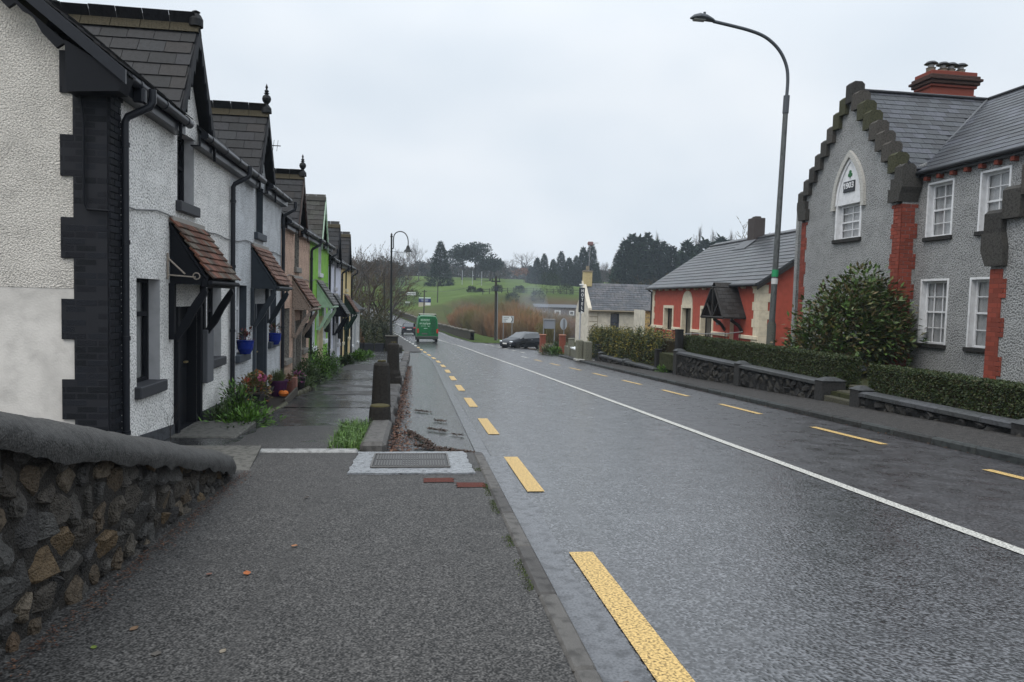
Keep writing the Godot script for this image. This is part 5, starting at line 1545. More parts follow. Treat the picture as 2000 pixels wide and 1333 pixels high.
	# timber porch roof
	var cx0 = X - 1.25
	var dm = 37.2
	var pk = 1.0
	var ey = -0.62
	var hw = 1.45
	var can = thing("porch_canopy", "dark timber gabled porch canopy on the front of the red building", "canopy", V(X - 0.6, ey, dm))
	for s: float in [-1.0, 1.0]:
		pr(can, "roof_slope", [V(cx0, ey, dm + s * hw), V(X, ey, dm + s * hw), V(X, pk, dm + s * 0.25), V(cx0, pk, dm + s * 0.25)], Vector3(0, -0.05, 0), timber)
		var lo = V(cx0, ey, dm + s * hw)
		var sl = (V(cx0, pk, dm + s * 0.25) - lo)
		slates(can, "shingle", lo + Vector3(0, 0.02, 0), Vector3.RIGHT, sl.normalized(), 1.25, sl.length(), 0.3, 0.25, tones("shingle", Color(0.034, 0.03, 0.028), 0.7, {"tex": tx("fine"), "ts": 3.0}, 3, 0.25), func(_u, _s): return true, 12)
		tb(can, "rafter", [V(cx0 - 0.03, ey - 0.02, dm + s * hw), V(cx0 - 0.03, pk - 0.05, dm + s * 0.2)], [0.07], timber, 4)
		tb(can, "brace", [V(cx0 - 0.02, ey + 0.02, dm + s * 0.1), V(cx0 - 0.02, ey + 0.75, dm + s * 0.75)], [0.06], timber, 4)
		tb(can, "bracket", [V(X, ey - 0.75, dm + s * 1.1), V(X - 0.25, ey - 0.4, dm + s * 1.1), V(X - 0.7, ey - 0.1, dm + s * 1.1)], [0.09], timber, 6)
	tb(can, "tie_beam", [V(cx0 - 0.03, ey, dm - hw - 0.05), V(cx0 - 0.03, ey, dm + hw + 0.05)], [0.08], timber, 4)
	tb(can, "king_post", [V(cx0 - 0.02, ey, dm), V(cx0 - 0.02, pk, dm)], [0.06], timber, 4)
	bx(can, "ridge_board", V(X - 0.62, pk + 0.03, dm), Vector3(1.3, 0.06, 0.6), timber, 0.02)

func hotel_buildings():
	var cream = mt("hotel_cream", Color(0.62, 0.575, 0.48), 0.85, {"tex": tx("coarse"), "ts": 0.35, "det": tx("coarse"), "dts": 0.2})
	var line = mt("hotel_line", Color(0.22, 0.19, 0.14), 0.9)
	var sl = tones("hotel_slate", Color(0.135, 0.14, 0.152), 0.5, {"tex": tx("fine"), "ts": 1.2, "det": tx("moss"), "dts": 0.4}, 4, 0.16)
	var th = thing("cream_hotel_wing", "cream building with a slate roof and yellow chimney beyond the variegated hedge", "building", V(19, -4.5, 62))
	var d = 61.0
	var x0 = 14.9
	var x1 = 26.0
	var b = MB.new()
	var rb = []
	wall_open(b, rb, V(x0, -5.0, d), Vector3.RIGHT, x1 - x0, 4.35, Vector3.BACK, [[2.0, 2.5, 2.8, 4.1], [6.0, 2.5, 6.8, 4.1]], 0.2)
	part(th, "front_wall", b.mesh(), cream)
	reveal_parts(th, rb, cream)
	for u in [2.0, 6.0]: window_in(th, V(x0 + u, -2.5, d), Vector3.RIGHT, Vector3.BACK, 0.8, 1.6, 0.12, mt("frame_blue", Color(0.03, 0.045, 0.07), 0.5), [[0.05, 0.5, 0.95, 0.5, 0.05]], mt("blind_blue", Color(0.05, 0.06, 0.09), 0.6), 0.06)
	pr(th, "gable_wall", [V(x0, -5, d + 0.02), V(x0, -5, d + 5), V(x0, -0.65, d + 5), V(x0, 1.55, d + 2.5), V(x0, -0.65, d + 0.02)], Vector3(0.25, 0, 0), cream)
	var e0 = V(x0 + 0.1, -0.66, d - 0.2)
	var up = V(0, 1.66, d + 2.5) - V(0, -0.66, d - 0.2)
	pr(th, "roof", [e0, e0 + Vector3.RIGHT * 11.2, e0 + Vector3.RIGHT * 11.2 + up, e0 + up], Vector3(0, -0.06, 0), sl[0])
	slates(th, "slate", e0, Vector3.RIGHT, up.normalized(), 11.2, up.length(), 0.62, 0.3, sl, func(u, _s): return u < 8.5, 91, 0.02)
	pr(th, "gable_coping", [V(x0 - 0.12, -0.8, d - 0.25), V(x0 - 0.12, 1.7, d + 2.5), V(x0 - 0.12, 1.95, d + 2.5), V(x0 - 0.12, -0.5, d - 0.25)], Vector3(0.35, 0, 0), cream)
	tb(th, "gutter", [V(x0, -0.72, d - 0.28), V(x1, -0.72, d - 0.28)], [0.07], line, 6)
	var ch = bx(th, "chimney", V(x0 + 0.4, 2.1, d + 2.5), Vector3(0.75, 1.3, 0.7), mt("chimney_yellow", Color(0.5, 0.41, 0.22), 0.85, {"tex": tx("coarse"), "ts": 0.8}), 0.02)
	bx(ch, "cap", V(x0 + 0.4, 2.8, d + 2.5), Vector3(0.85, 0.14, 0.8), line, 0.03)
	tb(ch, "pot", [V(x0 + 0.4, 2.95, d + 2.5), V(x0 + 0.4, 3.3, d + 2.5)], [0.18, 0.15], line, 8)
	for q in [[0.1, 0.85], [4.6, 5.3]]:   # incised quoin lines
		for k in 9: bx(th, "quoin_line", V(x0 + (q[0] + q[1]) * 0.5, -4.6 + 0.42 * k, d + 0.01), Vector3(q[1] - q[0], 0.05, 0.04), line, 0.0)
		bx(th, "quoin_line", V(x0 + q[1], -2.9, d + 0.012), Vector3(0.05, 4.0, 0.04), line, 0.0)
	# lower yellow wing nearer the red building
	var wg = thing("yellow_lean_to", "small yellow rendered wing with a slate roof beside the red building", "building", V(20, -4.0, 56))
	b = MB.new()
	rb = []
	wall_open(b, rb, V(18.25, -4.2, 55.5), Vector3.RIGHT, 6.0, 3.75, Vector3.BACK, [[2.6, 1.6, 3.4, 3.0]], 0.15)
	part(wg, "wall", b.mesh(), mt("wing_yellow", Color(0.56, 0.42, 0.18), 0.85, {"tex": tx("blotch"), "ts": 0.5}))
	reveal_parts(wg, rb, cream)
	e0 = V(18.1, -0.5, 55.3)
	up = Vector3(1.6, 1.55, -2.2)
	pr(wg, "roof", [e0, e0 + Vector3.RIGHT * 6.0, e0 + Vector3.RIGHT * 6.0 + Vector3(0, 1.55, -2.2), e0 + up], Vector3(0, -0.06, 0), sl[2])
	pr(wg, "side_wall", [V(18.25, -4.2, 55.52), V(18.25, -4.2, 58.5), V(18.25, -0.5, 58.5), V(18.25, -0.5, 55.52)], Vector3(0.2, 0, 0), cream)
	for k in 6: bx(wg, "quoin_line", V(18.65, -3.6 + 0.5 * k, 55.51), Vector3(0.75, 0.05, 0.04), line, 0.0)
	# tall mast with an aerial beyond
	var ms = thing("radio_mast", "thin mast with a small aerial rising behind the cream building", "mast", V(18.4, -4, 70))
	tb(ms, "pole", [V(17.2, -4.5, 72), V(17.55, 6.0, 72)], [0.06, 0.045], mt("mast_grey", Color(0.2, 0.21, 0.22), 0.5), 6)
	bx(ms, "aerial", V(17.56, 6.05, 72), Vector3(0.55, 0.4, 0.3), mt("aerial_red", Color(0.2, 0.12, 0.12), 0.6), 0.06)
	tb(ms, "cross_bar", [V(17.2, 6.05, 72), V(18.4, 6.15, 72)], [0.02], line, 5)
	# long low house in the valley
	var vl = thing("valley_house", "long low grey house with three white windows beyond the brown thicket", "house", V(28, -5, 150))
	var gr = mt("valley_wall", Color(0.20, 0.18, 0.18), 0.85, {"tex": tx("blotch"), "ts": 0.2})
	b = MB.new()
	rb = []
	wall_open(b, rb, V(25.2, -6.0, 150), Vector3.RIGHT, 9.5, 4.8, Vector3.BACK, [[0.9, 2.4, 2.1, 3.9], [4.0, 3.0, 5.3, 4.1], [7.2, 3.1, 8.3, 4.1]], 0.2)
	part(vl, "front_wall", b.mesh(), gr)
	reveal_parts(vl, rb, mt("trim_white", Color(0.72, 0.73, 0.75), 0.5))
	for q in [[0.9, 2.4, 1.2, 1.5], [4.0, 3.0, 1.3, 1.1], [7.2, 3.1, 1.1, 1.0]]:
		window_in(vl, V(25.2 + q[0], -6.0 + q[1], 150), Vector3.RIGHT, Vector3.BACK, q[2], q[3], 0.02, mt("trim_white", Color(0.72, 0.73, 0.75), 0.5), [], mt("curtain_grey", Color(0.2, 0.2, 0.21), 0.9), 0.22)
	pr(vl, "roof", [V(24.9, -1.25, 149.8), V(35.0, -1.25, 149.8), V(35.0, -0.6, 153), V(24.9, -0.6, 153)], Vector3(0, -0.08, 0), sl[1])

# ---------- lamps, signs, poles, vehicles
func text_on(p: Node3D, s: String, size: float, m: Material, x: Transform3D, called = "lettering"):
	var tm = TextMesh.new()
	tm.text = s
	var fn = SystemFont.new()
	fn.font_names = PackedStringArray(["Droid Sans"])
	fn.font_weight = 700
	tm.font = fn
	tm.font_size = 64
	tm.pixel_size = size / 64.0
	tm.depth = 0.01
	return piece(p, called, tm, m, x)
func smooth_path(pts: Array, n: int) -> Array:
	var out = []
	for k in pts.size() - 1:
		for j in n:
			out.append(pts[k].cubic_interpolate(pts[k + 1], pts[max(k - 1, 0)], pts[min(k + 2, pts.size() - 1)], float(j) / n))
	out.append(pts[-1])
	return out
func lamps():
	var steel = mt("lamp_steel", Color(0.155, 0.165, 0.165), 0.5, {"tex": tx("fine"), "ts": 1.0, "met": 0.4, "det": tx("moss"), "dtv": Vector3(1, 0.3, 1)})
	var dark = mt("lamp_dark", Color(0.07, 0.078, 0.088), 0.45, {"met": 0.3})
	var d = 23.7
	var t = thing("street_lamp", "tall grey steel street lamp with a curved arm behind the clipped hedge", "street lamp", V(12.42, -2.0, d))
	tb(t, "base", [V(12.42, -2.1, d), V(12.43, -0.6, d), V(12.435, -0.5, d)], [0.155, 0.15, 0.11], mt("lamp_base_worn", Color(0.11, 0.115, 0.1), 0.75, {"tex": tx("blotch"), "ts": 2.0}), 12)
	tb(t, "column", [V(12.432, -0.52, d), V(12.57, 7.0, d)], [0.105, 0.085], steel, 12)
	tb(t, "collar", [V(12.565, 6.75, d), V(12.58, 7.35, d)], [0.105, 0.105], dark, 12)
	var arm = []
	for q in [[12.58, 7.3], [12.59, 7.9], [12.52, 8.35], [12.3, 8.78], [11.98, 9.1], [11.6, 9.32], [11.1, 9.46], [10.5, 9.56], [9.8, 9.66]]: arm.append(V(q[0], q[1], d))
	tb(t, "arm", smooth_path(arm, 5), [0.056], dark, 10)
	var b = MB.new()
	var prof = [[9.86, 9.66, 0.05, 0.05], [9.78, 9.68, 0.1, 0.08], [9.55, 9.73, 0.17, 0.13], [9.3, 9.75, 0.19, 0.14], [9.1, 9.73, 0.14, 0.1], [8.98, 9.7, 0.03, 0.03]]
	for k in prof.size() - 1:
		for s in 12:
			var q = []
			for c in [[k, s], [k, s + 1], [k + 1, s + 1], [k + 1, s]]:
				var f: Array = prof[c[0]]
				var a: float = TAU * c[1] / 12.0
				q.append(V(f[0], f[1] + sin(a) * f[3] * (1.0 if sin(a) > 0 else 0.55), d) + Vector3(0, 0, cos(a) * f[2]))
			b.quad(q[0], q[1], q[2], q[3])
	var head = part(t, "lamp_head", b.mesh(), dark)
	bx(head, "lens", V(9.3, 9.665, d), Vector3(0.42, 0.05, 0.22), mt("lens_grey", Color(0.25, 0.26, 0.25), 0.25), 0.02)
	tb(head, "photocell", [V(9.48, 9.84, d), V(9.48, 9.94, d)], [0.045], dark, 8)
	tb(t, "green_band", [V(12.463, 1.08, d), V(12.468, 1.32, d)], [0.112], mt("band_green", Color(0.02, 0.25, 0.10), 0.5), 12)
	tb(t, "white_band", [V(12.458, 0.82, d), V(12.463, 1.02, d)], [0.111], mt("band_white", Color(0.5, 0.5, 0.5), 0.6), 12)
	# ornate lamp at the end of the footpath
	var iron = mt("lamp_iron", Color(0.016, 0.019, 0.021), 0.45, {"tex": tx("fine"), "ts": 2.0})
	d = 48.3
	for n in 2:
		var X: float = [-1.7, -3.3][n]
		d = [48.3, 74.0][n]
		var y0 = gy(d) + 0.03
		var up: float = y0 + (7.6 if n == 0 else 6.6)
		var l = thing("crook_lamp", ["black iron lamp post with a swan neck crook at the end of the footpath", "smaller second swan neck lamp half hidden among the bare trees"][n], "street lamp", V(X, y0, d), "swan neck lamps")
		tb(l, "base", [V(X, y0, d), V(X, y0 + 0.9, d), V(X, y0 + 0.95, d)], [0.13, 0.12, 0.08], iron, 10)
		tb(l, "column", [V(X, y0 + 0.9, d), V(X - 0.08, up, d)], [0.085, 0.06], iron, 10)
		var fb = MB.new()
		fb.lathe(V(X - 0.08, up, d), [[0.075, 0.0], [0.09, 0.06], [0.05, 0.12], [0.07, 0.18], [0.0, 0.3]], 8)
		part(l, "finial", fb.mesh(), iron)
		var cr = []
		var o = V(X - 0.08, up, d)
		var sgn = 1.0 if n == 0 else -1.0
		for q in [[0.02, -0.75], [0.14, -0.7], [0.13, -0.2], [0.17, 0.12], [0.32, 0.32], [0.58, 0.40], [0.84, 0.32], [1.02, 0.1], [1.1, -0.2], [1.1, -0.5]]: cr.append(o + Vector3(q[0] * sgn, q[1], 0))
		tb(l, "crook", smooth_path(cr, 4), [0.035], iron, 8)
		tb(l, "stay", [o + Vector3(0, -0.95, 0), o + Vector3(1.0 * sgn, -0.98, 0)], [0.015], iron, 5)
		var sb = MB.new()
		sb.lathe(o + Vector3(1.1 * sgn, 0, 0), [[0.31, -0.92], [0.24, -0.84], [0.15, -0.74], [0.11, -0.6], [0.06, -0.5], [0.0, -0.48]], 12)
		part(l, "lamp_shade", sb.mesh(), iron)
		sb = MB.new()
		sb.lathe(o + Vector3(1.1 * sgn, 0, 0), [[0.0, -1.3], [0.08, -1.28], [0.13, -1.15], [0.15, -0.95], [0.14, -0.88]], 10)
		part(l, "lamp_bowl", sb.mesh(), glass("bowl_glass", Color(0.6, 0.6, 0.55), 0.35))

func poles_and_signs():
	var wood = mt("pole_wood", Color(0.055, 0.05, 0.043), 0.9, {"tex": tx("fine"), "tv": Vector3(3, 0.3, 3)})
	var galv = mt("galvanised_grey", Color(0.30, 0.31, 0.32), 0.5, {"tex": tx("fine"), "ts": 1.0, "met": 0.3})
	var dark = mt("sign_dark", Color(0.03, 0.035, 0.045), 0.5)
	var white = mt("sign_white", Color(0.62, 0.64, 0.64), 0.5)
	# utility pole with its transformer ironwork and wires
	var d = 77.0
	var y = gy(d) - 0.1
	var p = thing("utility_pole", "dark wooden utility pole with metal fittings beside the road sign", "pole", V(8.5, y, d))
	tb(p, "pole", [V(8.55, y, d), V(8.42, 2.55, d)], [0.17, 0.12], wood, 9)
	bx(p, "crossarm", V(8.42, 2.0, d), Vector3(1.0, 0.12, 0.12), dark, 0.01)
	for k in 3: tb(p, "insulator", [V(8.05 + 0.37 * k, 2.05, d), V(8.05 + 0.37 * k, 2.35, d)], [0.06, 0.04], dark, 6)
	bx(p, "fitting", V(8.46, 1.2, d - 0.15), Vector3(0.4, 0.5, 0.25), dark, 0.03)
	tb(p, "conduit", [V(8.7, y, d - 0.12), V(8.62, 0.8, d - 0.12)], [0.05], galv, 6)
	for q in [[828, -3.6, 1.4, 125.0, 1.15], [852, -3.2, 4.4, 165.0, 4.6]]:
		var t = thing("utility_pole", "slender pole behind the blue board, %s" % ("passing in front of it" if q[0] == 828 else "to its right"), "pole", V(q[4], q[1], q[3]), "slender poles by the golf board")
		tb(t, "pole", [V(q[4], min(q[1], terrain_y(q[4], q[3]) - 0.3), q[3]), V(q[4] + 0.05, q[2], q[3])], [0.14, 0.10], wood, 7)
		bx(t, "crossarm", V(q[4] + 0.05, q[2] - 0.3, q[3]), Vector3(0.9, 0.1, 0.1), wood, 0.01)
	# wires
	for q in [[V(8.42, 2.35, 77), V(1.2, 1.3, 125)], [V(8.1, 2.3, 77), V(-12, 6.5, 150)]]:
		var w = thing("overhead_wire", "overhead wire from the utility pole to %s" % ("the next pole" if q[1].z > -130 else "the trees on the hill"), "wire", (q[0] + q[1]) * 0.5, "overhead wires")
		var pts = []
		for k in 13: pts.append(q[0].lerp(q[1], k / 12.0) + Vector3(0, -0.7 * sin(PI * k / 12.0), 0))
		tb(w, "wire", pts, [0.018], dark, 4)
	# direction sign
	d = 72.0
	y = gy(d) - 0.05
	var s = thing("direction_sign", "white and grey direction sign with an arrow on two posts", "road sign", V(9.2, y, d))
	for x in [8.75, 9.65]: tb(s, "post", [V(x, y, d), V(x, -1.6, d)], [0.045], galv, 8)
	bx(s, "panel", V(9.2, -1.95, d - 0.06), Vector3(1.2, 0.72, 0.03), mt("panel_grey", Color(0.36, 0.38, 0.38), 0.5), 0.008)
	pr(s, "white_field", [V(8.68, -2.24, d - 0.08), V(9.5, -2.24, d - 0.08), V(9.64, -1.95, d - 0.08), V(9.5, -1.66, d - 0.08), V(8.68, -1.66, d - 0.08)], Vector3(0, 0, -0.012), white)
	pr(s, "chevron", [V(9.5, -2.24, d - 0.085), V(9.58, -2.24, d - 0.085), V(9.72, -1.95, d - 0.085), V(9.58, -1.66, d - 0.085), V(9.5, -1.66, d - 0.085), V(9.64, -1.95, d - 0.085)], Vector3(0, 0, -0.015), dark)
	for k in 3:
		for j in ([4, 3, 2][k]):
			bx(s, "faint_lettering", V(8.8 + 0.145 * j, -1.78 - 0.17 * k, d - 0.098), Vector3(0.11, 0.07, 0.008), mt("faint_ink", Color(0.12, 0.15, 0.15), 0.6), 0.0)
	# notice board seen from behind
	d = 56.0
	var n = thing("notice_board", "grey notice board on two posts, seen from behind", "notice board", V(10.5, -4, d))
	for x in [10.05, 10.95]: tb(n, "post", [V(x, gy(d) - 0.1, d), V(x, -1.5, d)], [0.05], galv, 8)
	bx(n, "panel", V(10.5, -1.85, d), Vector3(0.86, 0.68, 0.05), mt("panel_back", Color(0.22, 0.24, 0.27), 0.5), 0.01)
	bx(n, "head", V(10.5, -1.47, d), Vector3(1.0, 0.14, 0.12), galv, 0.02)
	# back of a round traffic sign
	d = 52.0
	var rs = thing("round_sign", "back of a round grey traffic sign on a pole", "road sign", V(10.86, -3.8, d))
	var b = MB.new()
	var pts = []
	for k in 16: pts.append(V(10.84 + 0.27 * cos(TAU * k / 16), -1.66 + 0.43 * sin(TAU * k / 16), d))
	b.prism(pts, Vector3(0, 0, -0.02))
	part(rs, "disc", b.mesh(), mt("sign_back", Color(0.40, 0.44, 0.48), 0.45, {"met": 0.3}))
	tb(rs, "pole", [V(10.87, gy(d) - 0.1, d + 0.0), V(10.85, -1.3, d - 0.05)], [0.04], galv, 8)
	bx(rs, "bracket", V(10.85, -1.66, d - 0.03), Vector3(0.16, 0.7, 0.03), mt("panel_back", Color(0.22, 0.24, 0.27), 0.5), 0.01)
	# hotel sign
	d = 50.0
	var h = thing("hotel_sign", "tall narrow dark sign reading HOTEL on a pale pole", "sign", V(11.6, -3.6, d))
	tb(h, "pole", [V(11.62, gy(d) - 0.1, d), V(11.64, 1.2, d)], [0.06], mt("pole_pale", Color(0.42, 0.44, 0.47), 0.4, {"met": 0.3}), 10)
	bx(h, "panel", V(11.66, 0.16, d - 0.1), Vector3(0.42, 1.75, 0.08), dark, 0.01)
	for k in 5: text_on(h, "HOTEL"[k], 0.3, white, Transform3D(Basis(), V(11.7, 0.82 - 0.31 * k, d - 0.14)), "letter")
	pr(h, "arrow", [V(11.62, -0.6, d - 0.15), V(11.84, -0.72, d - 0.15), V(11.62, -0.84, d - 0.15)], Vector3(0, 0, -0.01), white)
	bx(h, "lamp_cap", V(11.64, 1.25, d), Vector3(0.3, 0.1, 0.2), white, 0.03)
	# brick piers, stone post, cabinet, low wall and gate
	var br = mt("pier_brick", Color(0.24, 0.075, 0.048), 0.85, {"tex": tx("blotch"), "ts": 2.0})
	for q in [[10.26, 49.5, -2.4, "the right one of two"], [9.2, 51.5, -2.5, "the left one, beside the parked car"]]:
		var t = thing("brick_pier", "short orange red brick gate pier, %s" % q[3], "gate pier", V(q[0], gy(q[1]), q[1]), "brick piers by the side road")
		bx(t, "shaft", V(q[0], (q[2] + gy(q[1])) * 0.5, q[1]), Vector3(0.4, q[2] - gy(q[1]), 0.4), br, 0.02)
		bx(t, "cap", V(q[0], q[2] + 0.03, q[1]), Vector3(0.48, 0.08, 0.48), mt("pier_cap", Color(0.3, 0.14, 0.09), 0.85), 0.02)
	var conc = mt("mossy_concrete", Color(0.17, 0.17, 0.13), 0.85, {"tex": tx("blotch"), "ts": 1.5, "h": tx("rough"), "hs": 1.0})
	var so = thing("stone_post", "mossy concrete gatepost in front of the hotel sign", "post", V(9.7, -3.5, 44.0))
	bx(so, "shaft", V(9.7, -2.95, 44.0), Vector3(0.34, 1.2, 0.34), conc, 0.03)
	bx(so, "cap", V(9.7, -2.33, 44.0), Vector3(0.4, 0.09, 0.4), conc, 0.04)
	var ub = thing("utility_cabinet", "two mossy olive utility cabinets standing against each other on the pavement", "cabinet", V(9.3, gy(38.5), 38.5))
	bx(ub, "cabinet", V(9.4, gy(38.5) + 0.62, 38.4), Vector3(0.42, 1.05, 0.5), conc, 0.03)
	bx(ub, "cabinet", V(9.02, gy(38.5) + 0.66, 38.8), Vector3(0.36, 1.1, 0.5), conc, 0.06)
	bx(ub, "plinth", V(9.2, gy(38.5) + 0.1, 38.6), Vector3(0.9, 0.12, 0.9), mt("pale_slab", Color(0.3, 0.3, 0.28), 0.8), 0.02)
	var lw = thing("low_wall", "low mossy wall with a white top edge along the corner of the side road", "wall", V(9.3, gy(42), 42.5))
	var A = V(9.2, gy(39.6) + 0.1, 39.6)
	var B = V(10.0, gy(47.5) + 0.1, 47.5)
	pr(lw, "body", [A + Vector3(0, -0.4, 0), B + Vector3(0, -0.4, 0), B + Vector3(0, 0.55, 0), A + Vector3(0, 0.42, 0)], Vector3(0.3, 0, 0), conc)
	pr(lw, "white_coping", [A + Vector3(-0.03, 0.425, 0), A + Vector3(-0.03, 0.425, 0).lerp(B - A, 0.0) + (B - A) * 0.62 + Vector3(0, 0.08, 0), A + (B - A) * 0.62 + Vector3(-0.03, 0.58, 0), A + Vector3(-0.03, 0.5, 0)], Vector3(0.4, 0, 0), white)
	var gt = thing("iron_gate", "black iron gate between the cabinets and the variegated hedge", "gate", V(10.2, -3.3, 38.2))
	for k in 8: tb(gt, "bar", [V(9.75 + 0.08 * k, -3.2, 38.0), V(9.75 + 0.08 * k, -2.25, 38.0)], [0.014], dark, 5)
	for yy in [-3.15, -2.3, -2.6]: tb(gt, "rail", [V(9.72, yy, 38.0), V(10.34, yy, 38.0)], [0.018], dark, 5)
	bx(gt, "white_plinth", V(10.05, -3.25, 38.3), Vector3(0.75, 0.14, 0.3), white, 0.02)
	# far signs by the golf course
	d = 160.0
	var gb = thing("golf_board", "blue and white advertising board at the foot of the golf course", "billboard", V(1.65, -3, d))
	for x in [0.45, 2.9]: tb(gb, "post", [V(x, terrain_y(x, d) - 0.3, d), V(x, -0.1, d)], [0.09], dark, 6)
	bx(gb, "panel", V(1.65, -1.15, d - 0.12), Vector3(2.7, 2.0, 0.06), mt("board_pale", Color(0.42, 0.38, 0.30), 0.5), 0.01)
	bx(gb, "blue_field", V(1.65, -0.55, d - 0.16), Vector3(2.7, 0.85, 0.03), mt("board_blue", Color(0.012, 0.02, 0.11), 0.5), 0.0)
	bx(gb, "white_field", V(2.35, -1.3, d - 0.16), Vector3(1.1, 0.55, 0.03), white, 0.0)
	bx(gb, "head", V(1.65, 0.0, d - 0.12), Vector3(2.6, 0.28, 0.06), mt("head_pale", Color(0.5, 0.6, 0.52), 0.5), 0.01)
	for k in 2: bx(gb, "faint_lettering", V(1.6, -0.42 - 0.25 * k, d - 0.18), Vector3(1.7 - 0.3 * k, 0.13, 0.02), mt("faint_pale", Color(0.35, 0.38, 0.5), 0.5), 0.0)
	for q in [[-1.55, 0.9, 2.3, 0.7, "white name board in front of a dark bush"], [-2.2, -1.1, 1.0, 0.3, "small white finger sign left of the blue board"]]:
		var t = thing("name_board", q[4], "sign", V(q[0], -2.5, 163), "white signs by the golf course")
		tb(t, "post", [V(q[0] - q[2] * 0.35, terrain_y(q[0], 163.0) - 0.3, 163), V(q[0] - q[2] * 0.35, q[1], 163)], [0.06], dark, 6)
		tb(t, "post", [V(q[0] + q[2] * 0.35, terrain_y(q[0], 163.0) - 0.3, 163), V(q[0] + q[2] * 0.35, q[1], 163)], [0.06], dark, 6)
		bx(t, "panel", V(q[0], q[1], 162.9), Vector3(q[2], q[3], 0.05), white, 0.01)
		bx(t, "faint_lettering", V(q[0], q[1], 162.85), Vector3(q[2] * 0.8, q[3] * 0.2, 0.03), mt("faint_ink", Color(0.12, 0.15, 0.15), 0.6), 0.0)
	# tall pale poles on the fairway
	for q in [[14.2, 230.0], [17.6, 231.0], [20.4, 229.0]]:
		var t = thing("pale_pole", "tall pale pole on the fairway, %s of three" % {14.2: "leftmost", 17.6: "middle", 20.4: "rightmost"}[q[0]], "pole", V(q[0], terrain_y(q[0], q[1]), q[1]), "pale fairway poles")
		tb(t, "pole", [V(q[0], terrain_y(q[0], q[1]) - 0.2, q[1]), V(q[0], terrain_y(q[0], q[1]) + 4.6, q[1])], [0.1], mt("pole_pale", Color(0.42, 0.44, 0.47), 0.4), 6)
	# fence along the top of the bank
	var fe = thing("field_fence", "dark post and rail fence along the top of the grass bank", "fence", V(35, 1.0, 203))
	var fx = 17.0
	var prev = Vector3.ZERO
	while fx < 58:
		var fd = interp(fx, [12.0, 27.0, 47.0, 120.0], [178.0, 200.0, 203.0, 205.0]) + 1.0
		var pt = V(fx, terrain_y(fx, fd), fd)
		tb(fe, "post", [pt + Vector3(0, -0.2, 0), pt + Vector3(0, 1.45, 0)], [0.11], wood, 5)
		if prev != Vector3.ZERO:
			for hh in [0.7, 1.25]: tb(fe, "rail", [prev + Vector3(0, hh, 0), pt + Vector3(0, hh, 0)], [0.065], wood, 4)
		prev = pt
		fx += 2.0
	# stone wall along the right of the road
	var rw = thing("roadside_wall", "long low mossy stone wall along the outside of the bend", "wall", V(3, -4.5, 110))
	var stw = mt("mossy_wall", Color(0.085, 0.078, 0.06), 0.95, {"tex": tx("fine"), "ts": 1.2, "h": tx("rough"), "hs": 6.0, "det": tx("blotch"), "dts": 0.5})
	var rwx = func(q: float) -> float: return xr(q) + 1.0
	b = MB.new()
	var n2 = 40
	for i in n2:
		var a: float = lerp(76.0, 150.0, float(i) / n2)
		var e: float = lerp(76.0, 150.0, float(i + 1) / n2)
		var ha = 0.95 + 0.06 * sin(a * 1.3)
		var he = 0.95 + 0.06 * sin(e * 1.3)
		var P = [V(rwx.call(a), gy(a), a), V(rwx.call(e), gy(e), e)]
		var U = Vector3.UP
		var T = Vector3(0.4, 0, 0)
		b.quad(P[1], P[0], P[0] + U * ha, P[1] + U * he)
		b.quad(P[0] + U * ha, P[0] + U * ha + T, P[1] + U * he + T, P[1] + U * he)
		b.quad(P[0] + T, P[1] + T, P[1] + U * he + T, P[0] + U * ha + T)
	part(rw, "masonry", b.mesh(), stw)
	b = MB.new()
	for i in n2:
		var a: float = lerp(76.0, 150.0, float(i) / n2)
		var e: float = lerp(76.0, 150.0, float(i + 1) / n2)
		b.prism([V(rwx.call(a) - 0.06, gy(a) + 0.95 + 0.06 * sin(a * 1.3), a), V(rwx.call(e) - 0.06, gy(e) + 0.95 + 0.06 * sin(e * 1.3), e), V(rwx.call(e) + 0.46, gy(e) + 0.95 + 0.06 * sin(e * 1.3), e), V(rwx.call(a) + 0.46, gy(a) + 0.95 + 0.06 * sin(a * 1.3), a)], Vector3(0, 0.12, 0))
	part(rw, "coping", b.mesh(), mt("wall_cap_pale", Color(0.14, 0.13, 0.105), 0.9, {"tex": tx("fine"), "ts": 1.2, "h": tx("rough"), "hs": 3.0}))

